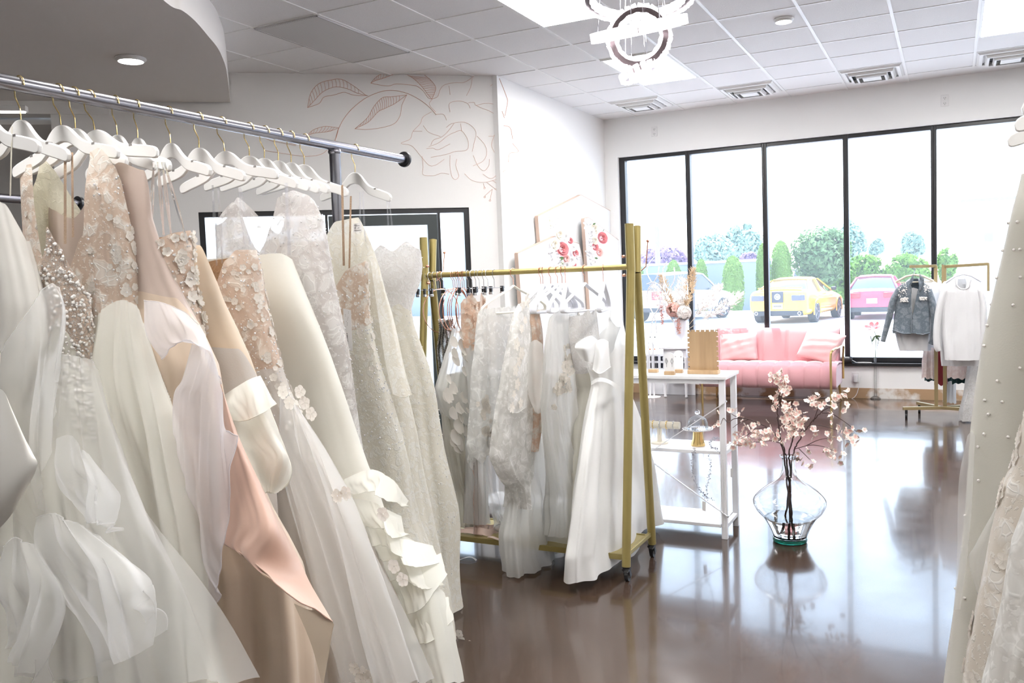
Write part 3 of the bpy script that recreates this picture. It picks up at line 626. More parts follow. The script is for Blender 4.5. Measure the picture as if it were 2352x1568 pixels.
def overlay(g, rows, m, nm, nu=40, nv=30, rip=0., seed=0, edge=None, er=.002):
    """loose fabric layer: rows of (px, py, distance in front of the gown's plane)"""
    rnd = random.Random(seed); ph = rnd.uniform(0, 6)
    P = sheet([[tuple(surf(g, *q)) for q in r] for r in rows], nu, nv)
    if rip:
        for i in range(nu):
            for j in range(nv): P[i, j] += g['W']*rip*(1.5*mnoise.noise(Vector((i/nu*6+ph, j/nv*1.6, seed)))+1.1*mnoise.noise(Vector((i/nu*15+ph, j/nv*2.2, 5+seed)))+.35*math.sin(i/nu*17+ph))*min(1, .25+j/nv*1.4)
    o = MB().grid(P).build(nm, m, g['root'], smooth=180)
    if edge is not None:
        for e in edge:
            pts = {'bottom': P[:, -1], 'right': P[-1], 'left': P[0], 'top': P[:, 0]}[e]
            MB().tube([tuple(p) for p in pts], er, 5).build('rolled_hem', m, o, smooth=180)
    return o
IV = (.80, .775, .70); WH = (.84, .83, .80); TL = (.80, .79, .75); NUDE = (.62, .40, .27)
F_satin = fabric('ivory_satin', (.83, .81, .76), .38, .15, bumps=.05, sheen=.1, inner=(.72, .68, .58))
F_mikado = fabric('ivory_mikado', (.82, .80, .72), .42, .12, bumps=.05, inner=(.70, .58, .42))
F_tulle = fabric('ivory_tulle', (.84, .83, .76), .7, .35, .80, bscale=300, bumps=.1)
F_tulle2 = fabric('ivory_tulle_lining', (.82, .80, .72), .7, .2, bscale=300, bumps=.1)
F_sheer = fabric('sheer_white_tulle', (.88, .88, .87), .6, .45, .34, bscale=300, bumps=.05)
F_org = fabric('grey_white_organza', (.80, .77, .79), .45, .35, .62, bscale=200, bumps=.05)
F_beadnet = fabric('pearl_beaded_net', (.62, .48, .38), .5, .1, lace=(.85, .82, .79), lscale=95, lfill=.42, bumps=.9, inner=(.50, .34, .22))
F_lacenude = fabric('white_lace_on_nude', (.64, .505, .40), .6, .15, lace=(.86, .83, .77), lscale=24, lfill=.50, bumps=.5, inner=(.82, .78, .64))
F_laceiv = fabric('ivory_lace', (.80, .77, .68), .65, .3, lace=(.87, .86, .81), lscale=34, lfill=.48, bumps=.6)
F_lacegrey = fabric('soft_white_lace', (.74, .70, .68), .65, .3, lace=(.87, .86, .84), lscale=20, lfill=.5, bumps=.5, clearbase=.75)
F_lacewh = fabric('white_corded_lace', (.80, .78, .76), .6, .25, lace=(.88, .87, .86), lscale=44, lfill=.5, bumps=.8)
F_flowerbod = fabric('nude_corset_with_white_floral', (.62, .48, .38), .6, .12, lace=(.84, .78, .70), lscale=20, lfill=.38, bumps=.6, inner=(.48, .29, .15))
F_taupe = fabric('taupe_satin', (.56, .45, .385), .4, .12, bumps=.04, sat=.4, inner=(.50, .40, .33))
F_blush = fabric('blush_satin', (.66, .44, .345), .38, .12, bumps=.04, sat=.45, inner=(.55, .40, .28))
F_champ = fabric('champagne_satin', (.66, .53, .41), .28, .08, bumps=.04, sat=.7, inner=(.50, .36, .24))
F_peach = fabric('peach_champagne_satin', (.78, .65, .50), .45, .18, bumps=.04, inner=(.55, .40, .26))
F_greytulle = fabric('pale_taupe_tulle', (.76, .71, .66), .7, .3, .9, bscale=300)
F_petal = fabric('white_petal_fabric', (.86, .82, .76), .5, .3, bumps=.05)
F_ruffle = fabric('ivory_organza_ruffle', (.86, .85, .78), .5, .35, .88, bscale=200, bumps=.05)
M_bead = mat('pearl_bead', (.86, .83, .80), .15, 0, .7)
M_seq = mat('crystal_bead', (.92, .92, .93), .05, .0, 1., coat=1)
M_tagp = mat('paper_tag', (.85, .84, .83), .7)
GRP = 'wedding gowns on the steel rail'
cst = lambda z: (lambda s: z)
def plane_z(Y, px, py): return float(at(px, py, Y=Y)[2])
def neckf(pts):
    xs = [p[0] for p in pts]; zs_ = [p[1] for p in pts]
    def f(s):
        i = min(max(0, int(np.searchsorted(xs, s))-1), len(xs)-2); t_ = min(1, max(0, (s-xs[i])/(xs[i+1]-xs[i]))); return zs_[i]+(zs_[i+1]-zs_[i])*(.35*t_+.65*fade(t_))
    return f
def mk(i, name_label, R, left, thick, nf_, nb_, waist_px, mats, **k):
    Y = HY[i]; wz = plane_z(Y, *waist_px) if waist_px else -1
    return gown('wedding_gown', name_label, (RX, Y, 0), (1, 0, 0), R, left, thick, nf_, nb_, wz, mats, group=GRP, **k)
def Lx(a, b, z0=1.6, z1=.05):   # left outline: half widths at z0 and z1 about the rail
    return lambda z: -np.interp(z, [z1, 1.0, z0], [b, (a*1.1+b)/2*.8, a])

# D1 plain satin, leftmost
Y = HY[0]
g = mk(0, 'plain ivory satin gown at the far left edge with tulle overlay', [(22, 420), (40, 470), (62, 540), (85, 620), (104, 700), (110, 780), (95, 860), (78, 920), (82, 1000), (84, 1080), (60, 1160), (40, 1230), (30, 1330), (24, 1450), (20, 1568), (20, 1700)], Lx(.2, .5), ((0, .05), (.3, .09), (.6, .13), (1, .2)),
       neckf([(-1, 1.75), (.2, 1.62), (.75, plane_z(Y, 24, 440)), (1, plane_z(Y, 24, 470))]), neckf([(-1, 1.6), (1, 1.6)]), (100, 800), (F_satin, F_satin), famp=((0, .004), (.4, .012), (1, .04)), seed=3, hem=.1)
strap(g, (24, 450), (28, 290), F_satin, .008)
overlay(g, [[(0, 810, .10), (60, 720, .13), (110, 655, .12), (135, 660, .10)], [(0, 900, .12), (70, 800, .15), (125, 700, .16), (150, 720, .12)], [(0, 1000, .14), (60, 930, .17), (110, 840, .18), (148, 800, .13)], [(10, 1150, .16), (60, 1090, .19), (100, 960, .2), (108, 860, .16)], [(60, 1300, .18), (90, 1200, .2), (105, 1080, .2), (112, 950, .18)]], F_sheer, 'sheer_overlay', rip=.02, edge=('right', 'top'), er=.0012)
overlay(g, [[(-60, 880, .16), (-20, 890, .2), (10, 900, .24), (30, 960, .25)], [(-60, 1000, .18), (-20, 1010, .24), (40, 1000, .28), (75, 1040, .28)], [(-60, 1120, .20), (-20, 1140, .25), (40, 1110, .29), (84, 1075, .29)], [(-60, 1250, .18), (-20, 1230, .22), (20, 1190, .25), (45, 1150, .26)]], F_satin, 'satin_train_fold', rip=.0)
# D2 pearl-beaded plunging bodice with big tulle skirt
Y = HY[1]; zs = plane_z(Y, 150, 560); zv = plane_z(Y, 178, 660)
g = mk(1, 'gown with pearl-beaded plunging bodice and very full ivory tulle skirt', [(168, 520), (182, 570), (196, 630), (206, 690), (212, 760), (214, 830), (228, 880), (260, 960), (300, 1060), (345, 1155), (405, 1245), (470, 1325), (530, 1430), (590, 1568), (640, 1700)], Lx(.17, .62), ((0, .05), (.25, .075), (.32, .09), (.6, .20), (1, .34)),
       neckf([(-1, 1.55), (-.3, zv-.06), (.28, zv-.08), (.62, zs-.02), (.74, zs+.05), (.86, zs), (1, zs-.09)]), neckf([(-1, zv), (1, zv-.02)]), (213, 835), (F_beadnet, F_tulle2), nf=24, famp=((0, .001), (.3, .002), (.45, .012), (1, .032)), seed=5, hem=.03, nv=110, nu=240)
beads(g, 1500, .0042, M_bead, 0, .33, jr=(-.05, .5))
strap(g, (150, 560), (150, 345), F_beadnet, .013, off0=.05); strap(g, (168, 545), (166, 350), F_beadnet, .011, off0=.045)
overlay(g, [[(95, 810, .10), (150, 815, .13), (205, 825, .12), (225, 850, .05)], [(60, 960, .16), (150, 950, .2), (225, 960, .2), (262, 985, .10)], [(40, 1120, .22), (150, 1110, .27), (260, 1110, .26), (330, 1140, .14)], [(20, 1300, .28), (160, 1300, .33), (320, 1300, .33), (440, 1310, .18)], [(0, 1568, .32), (180, 1568, .37), (400, 1568, .37), (575, 1568, .22)]], F_sheer, 'tulle_skirt_layer', 60, 40, rip=.03, edge=('top',), er=.001)
overlay(g, [[(80, 1190, .34), (120, 1180, .40), (170, 1200, .42), (230, 1235, .40)], [(90, 1240, .36), (150, 1230, .45), (230, 1270, .47), (320, 1310, .42)], [(130, 1330, .38), (200, 1320, .47), (280, 1330, .5), (348, 1380, .44)], [(170, 1420, .38), (240, 1420, .47), (310, 1400, .5), (360, 1400, .45)], [(180, 1520, .36), (260, 1520, .44), (320, 1500, .46), (352, 1460, .42)]], F_sheer, 'swirled_tulle_layer', 70, 44, rip=.034, edge=('right', 'top'), er=.0016)
overlay(g, [[(10, 1260, .36), (30, 1235, .42), (70, 1250, .44), (100, 1290, .40)], [(10, 1330, .38), (50, 1330, .46), (100, 1350, .48), (150, 1420, .42)], [(20, 1400, .4), (60, 1420, .48), (90, 1450, .5), (120, 1520, .44)], [(-10, 1480, .4), (30, 1500, .48), (60, 1540, .5), (80, 1600, .45)]], F_sheer, 'swirled_tulle_layer', 64, 40, rip=.034, edge=('right', 'top'), er=.0016)
overlay(g, [[(125, 1010, .30), (160, 1000, .34), (200, 1040, .34), (220, 1080, .30)], [(150, 1110, .33), (190, 1100, .38), (230, 1130, .38), (262, 1190, .33)], [(180, 1200, .34), (210, 1195, .40), (240, 1200, .40), (258, 1225, .35)]], F_sheer, 'swirled_tulle_layer', 30, 24, rip=.03, edge=('right', 'bottom'), er=.0016)
# D3 lace illusion
Y = HY[2]; zt_ = plane_z(Y, 245, 338)
g = mk(2, 'lace gown with high illusion top, nude bodice and beaded ivory tulle skirt', [(262, 338), (272, 360), (276, 410), (290, 470), (303, 530), (314, 600), (322, 680), (330, 740), (345, 800), (372, 870), (405, 950), (430, 1040), (452, 1130), (467, 1220), (478, 1310), (486, 1420), (490, 1568), (492, 1700)], Lx(.20, .45), ((0, .02), (.08, .05), (.3, .085), (.45, .10), (1, .24)),
       neckf([(-1, zt_-.02), (-.62, zt_-.02), (-.35, zt_-.3), (0, zt_-.42), (.45, zt_-.25), (.62, zt_-.01), (.8, zt_), (1, zt_-.06)]), neckf([(-1, zt_-.1), (-.6, zt_), (0, zt_-.2), (.6, zt_), (1, zt_-.1)]), (330, 760), (F_lacenude, F_tulle2), nf=22, famp=((0, .001), (.35, .002), (.5, .010), (1, .026)), seed=8, hem=.03, nv=110, nu=220)
beads(g, 260, .0026, M_seq, 0, .42, jr=(-.08, .3), nm='crystal_beading'); flowers(g, 70, .020, F_petal, .08, .40, (-.04, .42), cup=.1, nm='lace_applique')
overlay(g, [[(225, 720, .10), (270, 690, .12), (310, 700, .11), (332, 750, .04)], [(215, 860, .12), (275, 850, .15), (340, 850, .14), (374, 880, .05)], [(240, 1040, .15), (310, 1040, .19), (390, 1030, .18), (430, 1050, .07)], [(280, 1300, .18), (360, 1290, .23), (440, 1280, .22), (475, 1310, .09)], [(340, 1600, .2), (400, 1590, .26), (450, 1590, .25), (488, 1590, .1)]], F_tulle, 'tulle_skirt_layer', 80, 50, rip=.03)
for k_, x_ in enumerate([(345, 800), (405, 950), (452, 1130)]): pass
mb = MB(); rr_ = random.Random(4); ed = [(332, 745), (345, 800), (372, 870), (405, 950), (430, 1040), (452, 1130), (467, 1220), (478, 1310)]
for q in cr_spline(ed, 90):
    p = surf(g, q[0]-1, q[1], .02); mb.ball(p, .0032*rr_.uniform(.7, 1.4), 6)
o = mb.build('edge_beading', M_seq, g['root'], smooth=180); o['kind'] = 'stuff'
# D4 taupe and blush satin with organza overlay
Y = HY[3]; zt_ = plane_z(Y, 300, 372)
g = mk(3, 'taupe satin gown with blush draped overskirt and grey organza ruffle', [(335, 365), (342, 420), (350, 500), (372, 570), (400, 640), (430, 700), (468, 770), (500, 840), (514, 920), (530, 970), (562, 1040), (600, 1115), (632, 1180), (668, 1240), (705, 1310), (728, 1440), (738, 1500), (745, 1568), (752, 1700)], Lx(.16, .5), ((0, .02), (.2, .05), (.35, .08), (1, .22)),
       neckf([(-1, zt_-.1), (-.3, zt_-.15), (.3, zt_-.03), (.6, zt_), (1, zt_-.03)]), cst(zt_-.12), (440, 720), (F_taupe, F_champ), nf=11, famp=((0, .004), (.3, .008), (.5, .03), (1, .07)), seed=11, hem=.05, nv=110)
overlay(g, [[(490, 890, .06), (505, 880, .10), (513, 900, .1), (518, 930, .04)], [(500, 1000, .10), (525, 985, .14), (545, 1000, .13), (566, 1045, .05)], [(505, 1120, .14), (550, 1110, .18), (595, 1120, .17), (632, 1178, .07)], [(505, 1200, .18), (570, 1205, .22), (630, 1225, .21), (684, 1275, .10)], [(504, 1240, .20), (545, 1262, .23), (600, 1300, .24), (715, 1345, .13)], [(504, 1246, .20), (566, 1278, .24), (622, 1328, .25), (680, 1376, .24), (728, 1402, .2), (762, 1428, .16)]], F_blush, 'blush_overskirt', 50, 40, rip=.003, edge=('bottom',), er=.002)
overlay(g, [[(728, 1400, .2), (764, 1428, .16), (764, 1445, .14)], [(712, 1400, .17), (752, 1455, .13), (757, 1490, .12)], [(690, 1392, .14), (735, 1470, .11), (750, 1530, .10)], [(675, 1385, .12), (715, 1480, .10), (742, 1580, .09)]], F_peach, 'turned_back_hem', 20, 16)
overlay(g, [[(330, 690, .14), (370, 695, .15), (420, 715, .14), (455, 745, .08)], [(335, 760, .17), (390, 735, .19), (450, 760, .18), (492, 815, .10)], [(352, 800, .19), (405, 782, .21), (470, 800, .20), (508, 880, .12)], [(362, 826, .20), (410, 785, .22), (452, 790, .22), (500, 870, .14)]], F_org, 'organza_ruffle', 60, 40, rip=.010, edge=('bottom', 'top'), er=.0016)
overlay(g, [[(440, 790, .20), (470, 800, .22), (495, 840, .21), (510, 900, .14)], [(420, 870, .20), (450, 880, .23), (490, 910, .22), (514, 960, .15)], [(400, 920, .19), (440, 930, .22), (490, 960, .23), (520, 985, .16)], [(404, 1100, .2), (440, 1090, .23), (490, 1060, .24), (530, 990, .17)], [(425, 1300, .2), (455, 1290, .23), (500, 1200, .24), (536, 1000, .18)], [(470, 1400, .2), (495, 1380, .23), (515, 1250, .24), (538, 1004, .18)]], F_org, 'organza_panel', 60, 50, rip=.012, edge=('right', 'bottom'), er=.0018)
# D5 nude corset bodice with raised white petals
Y = HY[4]; zt_ = plane_z(Y, 380, 540)
g = mk(4, 'gown with nude corset bodice covered in large raised white petals', [(438, 545), (443, 600), (447, 660), (455, 700), (464, 745), (470, 790), (480, 850), (500, 920), (520, 1000), (540, 1100), (560, 1250), (580, 1568)], Lx(.14, .3), ((0, .075), (.12, .085), (.3, .07), (1, .12)),
       neckf([(-1, zt_-.02), (.25, zt_-.03), (.5, zt_-.09), (.72, zt_-.02), (1, zt_+.005)]), neckf([(-1, zt_-.02), (0, zt_), (1, zt_+.01)]), (470, 800), (F_flowerbod, F_greytulle), famp=((0, .004), (1, .02)), seed=14, hem=.2)
flowers(g, 120, .024, F_petal, .0, .27, (-.10, .45), cup=.6, nm='raised_petals'); beads(g, 220, .003, M_seq, 0, .3, jr=(-.1, .2), nm='crystal_beading')
loops(g, 0, [((345, 545), (352, 372)), ((375, 540), (362, 372)), ((392, 540), (372, 372)), ((430, 560), (376, 372))])
# D6 peach champagne satin with white organza flounces
Y = HY[5]; zt_ = plane_z(Y, 466, 548)
g = mk(5, 'peach champagne satin gown with white organza flounces at the hip', [(462, 546), (468, 556), (476, 580), (492, 630), (515, 690), (545, 750), (575, 815), (592, 862), (604, 900), (618, 980), (632, 1060), (636, 1120), (640, 1200), (650, 1300), (660, 1568)], Lx(.16, .4), ((0, .03), (.2, .06), (.5, .08), (1, .15)),
       neckf([(-1, zt_-.2), (0, zt_-.2), (.5, zt_), (1, zt_-.02)]), cst(zt_-.15), (590, 862), (F_peach, F_greytulle), nf=7, famp=((0, .003), (.4, .010), (1, .02)), seed=17, hem=.2)
overlay(g, [[(508, 912, .08), (540, 890, .10), (575, 870, .10), (598, 862, .03)], [(512, 940, .12), (550, 925, .15), (590, 910, .15), (622, 905, .05)], [(530, 968, .14), (565, 965, .18), (600, 950, .18), (632, 928, .08)]], F_ruffle, 'organza_flounce', 40, 20, rip=.006, edge=('bottom',), er=.0016)
overlay(g, [[(530, 960, .08), (560, 950, .10), (600, 940, .10), (618, 935, .03)], [(545, 1020, .12), (590, 1010, .15), (630, 1000, .15), (655, 1030, .06)], [(575, 1060, .14), (620, 1050, .18), (655, 1050, .18), (670, 1075, .08)], [(585, 1100, .14), (615, 1085, .18), (645, 1095, .17), (664, 1105, .08)], [(600, 1135, .12), (615, 1130, .15), (632, 1132, .14), (645, 1125, .06)]], F_ruffle, 'organza_flounce', 44, 30, rip=.004, edge=('bottom', 'right'), er=.0016)
# D7 strapless sparkling flower lace
Y = HY[7]; zt_ = plane_z(Y, 560, 575)
g = mk(7, 'strapless sparkling flower-lace gown with pale taupe tulle skirt', [(588, 570), (598, 610), (606, 660), (618, 720), (632, 780), (648, 845), (668, 900), (695, 955), (730, 1020), (775, 1100), (820, 1180), (860, 1260), (905, 1350), (950, 1450), (995, 1568), (1040, 1700)], Lx(.15, .5), ((0, .085), (.12, .09), (.3, .07), (.45, .085), (1, .30)),
       neckf([(-1, zt_-.03), (-.2, zt_-.06), (.25, zt_-.02), (.5, zt_-.13), (.75, zt_-.03), (.9, zt_), (1, zt_)]), neckf([(-1, zt_-.06), (0, zt_-.02), (1, zt_)]), (655, 860), (F_flowerbod, F_greytulle), nu=220, nf=20, famp=((0, .001), (.3, .003), (.45, .012), (1, .034)), seed=20, hem=.03, nv=110)
flowers(g, 170, .017, F_petal, .02, .43, (-.10, .42), cup=.25, nm='lace_applique', sp=.5); beads(g, 420, .0026, M_seq, 0, .40, jr=(-.14, .25), nm='crystal_beading')
loops(g, 0, [((497, 610), (487, 425)), ((510, 605), (500, 430)), ((560, 560), (548, 430)), ((574, 560), (552, 430))])
overlay(g, [[(640, 900, .08), (665, 905, .1), (680, 930, .08), (695, 955, .02)], [(650, 1050, .12), (700, 1040, .15), (740, 1050, .14), (752, 1058, .04)], [(690, 1250, .16), (760, 1240, .2), (820, 1240, .19), (848, 1240, .08)], [(740, 1568, .2), (840, 1568, .25), (930, 1568, .24), (985, 1568, .1)]], F_sheer, 'tulle_skirt_layer', 80, 50, rip=.03)
mb = MB(); rr_ = random.Random(31)
for q in [(835, 1545), (815, 1535), (850, 1555), (828, 1560), (905, 1300), (925, 1330), (880, 1180), (775, 1138), (795, 1132), (690, 900), (665, 925), (700, 925), (650, 900), (715, 950)]: mb = MB(); flower(mb, surf(g, q[0], q[1], .26), g['W'], (0, 0, 1), .020, rr_, 5, .15); mb.build('lace_flower', F_petal, g['root'], smooth=180, weld=True)
# D8 plain ivory strapless with ruffled skirt
Y = HY[9]; zt_ = plane_z(Y, 630, 583)
g = mk(9, 'plain ivory strapless mikado gown with layered organza ruffles below the knee', [(664, 580), (678, 615), (692, 650), (712, 700), (735, 755), (760, 820), (785, 890), (808, 960), (828, 1020), (848, 1075), (868, 1120), (885, 1170), (900, 1230), (920, 1310), (940, 1400), (960, 1500), (975, 1568), (990, 1700)], Lx(.17, .45), ((0, .085), (.3, .08), (.5, .11), (1, .26)),
       neckf([(-1, zt_-.01), (.55, zt_-.005), (1, zt_)]), neckf([(-1, zt_-.12), (1, zt_-.02)]), (850, 1078), (F_mikado, F_tulle2), nf=6, famp=((0, .001), (.25, .002), (.5, .010), (1, .03)), seed=24, hem=.03, nv=110)
loops(g, 0, [((664, 585), (656, 420))], w=.014)
rf = [[(790, 1100, .10), (850, 1078, .12), (900, 1100, .10), (938, 1150, .03)], [(800, 1140, .16), (850, 1130, .19), (895, 1150, .17), (935, 1165, .06)]]
overlay(g, rf, F_ruffle, 'ruffle_tier', 60, 16, rip=.014, edge=('bottom',), er=.0012)
for k_, (x0, y0, x1, y1, dr_) in enumerate([(835, 1170, 930, 1215, 60), (848, 1205, 962, 1275, 66), (870, 1250, 1003, 1282, 50), (888, 1290, 1015, 1330, 60), (900, 1340, 1020, 1300, 90), (905, 1400, 1038, 1400, 100)]):
    xm = (x0+x1)/2
    overlay(g, [[(x0-30, y0-28, .10), (x0+20, y0-18, .14), (xm, (y0+y1)/2-26, .15), (x1-8, y1-30, .04)], [(x0-12, y0+dr_*.25, .15), (x0+35, y0+dr_*.3, .20), (xm+12, (y0+y1)/2+dr_*.3, .21), (x1, y1+2, .07)], [(x0, y0+dr_*.7, .18), (x0+45, y0+dr_*.75, .23), (xm+22, (y0+y1)/2+dr_*.7, .23), (x1+4, y1+dr_*.22, .09)]], F_ruffle, 'ruffle_tier', 60, 18, rip=.010, seed=k_, edge=('bottom',), er=.0012)
overlay(g, [[(860, 1330, .12), (920, 1320, .16), (980, 1330, .16), (1020, 1360, .05)], [(880, 1440, .16), (940, 1430, .21), (1000, 1430, .2), (1046, 1450, .08)], [(920, 1568, .18), (980, 1568, .24), (1030, 1568, .23), (1062, 1568, .1)]], F_ruffle, 'organza_skirt_layer', 50, 30, rip=.012)
# D9 cap-sleeved beaded lace
Y = HY[10]; zt_ = plane_z(Y, 690, 436)
g = mk(10, 'soft white beaded lace gown with rounded cap sleeve, just right of the plain strapless gown', [(700, 436), (722, 462), (740, 500), (750, 545), (758, 590), (766, 640), (776, 690), (786, 740), (797, 790), (806, 850), (816, 920), (828, 1000), (836, 1060), (850, 1200), (870, 1568)], Lx(.2, .4), ((0, .015), (.08, .05), (.3, .08), (1, .15)),
       neckf([(-1, zt_-.1), (-.5, zt_-.02), (0, zt_-.22), (.45, zt_-.02), (.8, zt_), (1, zt_-.02)]), neckf([(-1, zt_-.1), (-.5, zt_), (0, zt_-.15), (.5, zt_), (1, zt_-.05)]), None, (F_lacegrey, F_lacegrey), nf=8, famp=((0, .003), (.4, .008), (1, .03)), seed=27, hem=.1)
beads(g, 420, .0024, M_seq, 0, .6, jr=(-.12, .25), nm='crystal_beading')
# D10 nude and lace gown with beaded straps
Y = HY[13]; zt_ = plane_z(Y, 815, 610)
g = mk(13, 'nude-backed white lace gown with beaded straps, left of the sleeved lace gown', [(842, 612), (846, 645), (848, 700), (856, 760), (868, 810), (882, 860), (902, 920), (922, 990), (940, 1070), (950, 1140), (962, 1200), (985, 1262), (1000, 1350), (1010, 1568)], Lx(.15, .4), ((0, .06), (.25, .07), (.5, .09), (1, .16)),
       neckf([(-1, zt_-.02), (.1, zt_-.12), (.5, zt_-.09), (.8, zt_-.01), (1, zt_+.01)]), neckf([(-1, zt_), (0, zt_-.2), (1, zt_+.02)]), (858, 770), (F_lacenude, F_laceiv), nf=7, famp=((0, .002), (.4, .008), (1, .03)), seed=33, hem=.1)
beads(g, 320, .0028, M_seq, 0, .5, jr=(-.1, .15), nm='crystal_beading'); flowers(g, 50, .018, F_petal, .0, .3, (-.05, .4), cup=.15, nm='lace_applique')
strap(g, (790, 610), (786, 425), F_beadnet, .012); strap(g, (802, 640), (806, 450), F_beadnet, .010)
# hang tag with printed lines
tp = thing('hang_tag', 'long white paper hang tag on nude-backed lace gown, dark vertical lettering', 'tag', tuple(surf(g, 797, 712, .09)))
q0 = [Vector(surf(g, x, y, .10)) for x, y in ((788, 708), (806, 712), (810, 806), (794, 803))]; mb = MB(); mb.add(q0, [(0, 1, 2, 3)]); mb.build('tag_card', M_tagp, tp, smooth=0, solid=.0006)
M_ink = mat('printed_ink', (.12, .11, .11), .7); mb = MB(); rr_ = random.Random(2)
for k_ in range(7):
    a = k_/7; p = Vector(surf(g, 797+2*a, 766+a*26, .102)); mb.box(p, (.004, .0012, .0028+.0012*(k_ % 3)))
for k_ in range(12):
    p = Vector(surf(g, 793+rr_.uniform(0, 8), 716+k_*3.1, .102)); mb.box(p, (.0022, .001, .0014))
o = mb.build('printed_lettering', M_ink, tp, smooth=0)
# D11 ivory lace with long scalloped sleeve
Y = HY[14]; zt_ = plane_z(Y, 815, 500)
g = mk(14, 'ivory lace gown with long scalloped lace sleeve, second from rail end', [(828, 500), (840, 530), (856, 570), (872, 620), (886, 680), (897, 740), (904, 770), (918, 830), (935, 910), (955, 1000), (968, 1080), (985, 1160), (1000, 1230), (1025, 1350), (1045, 1450), (1060, 1568), (1070, 1700)], Lx(.18, .4), ((0, .02), (.1, .05), (.4, .08), (1, .18)),
       neckf([(-1, zt_-.1), (0, zt_-.12), (.5, zt_-.01), (1, zt_)]), cst(zt_-.08), (905, 780), (F_laceiv, F_laceiv), nf=7, famp=((0, .003), (.4, .010), (1, .035)), seed=37, hem=.03)
overlay(g, [[(850, 590, .07), (868, 610, .10), (880, 650, .08)], [(868, 720, .10), (892, 720, .13), (906, 740, .10)], [(885, 830, .12), (912, 830, .15), (930, 850, .12)], [(902, 905, .12), (926, 912, .15), (946, 905, .12)]], F_laceiv, 'lace_sleeve', 24, 30, edge=('bottom',), er=.002)
loops(g, 0, [((826, 560), (826, 440)), ((838, 560), (832, 440))])
pt = thing('price_tag', 'small white printed tag at the neck of the ivory lace gown', 'tag', tuple(surf(g, 822, 522, .06)))
q0 = [Vector(surf(g, x, y, .065)) for x, y in ((810, 514), (829, 511), (833, 531), (812, 534))]; mb = MB(); mb.add(q0, [(0, 1, 2, 3)]); mb.build('tag_card', M_tagp, pt, smooth=0, solid=.0006)
mb = MB()
for (x0, x1, y) in ((813, 819, 517), (816, 826, 519), (814, 817, 524), (821, 825, 524), (814, 829, 529)):
    mb.bar(surf(g, x0, y, .067), surf(g, x1, y-1, .067), .0012, .0012)
mb.build('printed_lettering', M_ink, pt, smooth=0)
# D12 corded lace with moulded cups, last on the rail
Y = HY[15]; zt_ = plane_z(Y, 900, 568)
g = mk(15, 'white corded lace gown with moulded cups at the far end of the rail', [(966, 575), (970, 610), (966, 645), (952, 680), (944, 710), (950, 745), (966, 790), (984, 840), (998, 900), (1006, 960), (1018, 1030), (1034, 1100), (1048, 1170), (1056, 1230), (1060, 1310), (1066, 1380), (1076, 1440), (1086, 1500), (1112, 1568), (1150, 1640), (1180, 1700)], Lx(.16, .4), ((0, .07), (.1, .095), (.2, .07), (.5, .10), (1, .24)),
       neckf([(-1, zt_-.03), (0, zt_-.06), (.35, zt_+.01), (.6, zt_-.02), (.85, zt_+.02), (1, zt_-.01)]), neckf([(-1, zt_-.05), (1, zt_-.02)]), (946, 715), (F_lacewh, F_laceiv), nf=8, famp=((0, .001), (.22, .002), (.4, .012), (1, .045)), seed=41, hem=.02, nv=110)
loops(g, 0, [((893, 566), (888, 458)), ((905, 566), (893, 460))]); beads(g, 260, .0022, M_seq, 0, .9, jr=(-.12, .12), nm='crystal_beading')
mb = MB(); rr_ = random.Random(9)
for q in [(1060, 1470), (1050, 1500), (1075, 1510), (1065, 1540), (1095, 1550), (1040, 1540), (1080, 1480), (1055, 1455)]: mb = MB(); flower(mb, surf(g, q[0], q[1], .22), g['W'], (0, 0, 1), .018, rr_, 5, .12); mb.build('lace_flower', F_petal, g['root'], smooth=180, weld=True)
# torn paper strip on the floor beside the gowns
p = Vector(at(1066, 1290, Z=.0)); mb = MB(); P = []
for s_ in (0, 1): P.append([p+Vector(((a-.5)*.09+.01, .05*math.sin(a*2.2)-s_*.016, .004+.012*math.sin(a*PI))) for a in np.linspace(0, 1, 14)])
o = mb.grid(P).build('paper_strip', M_tagp, smooth=60, solid=.0006); tag(o, 'curled white paper strip on the floor beside the white lace gown hem', 'paper')
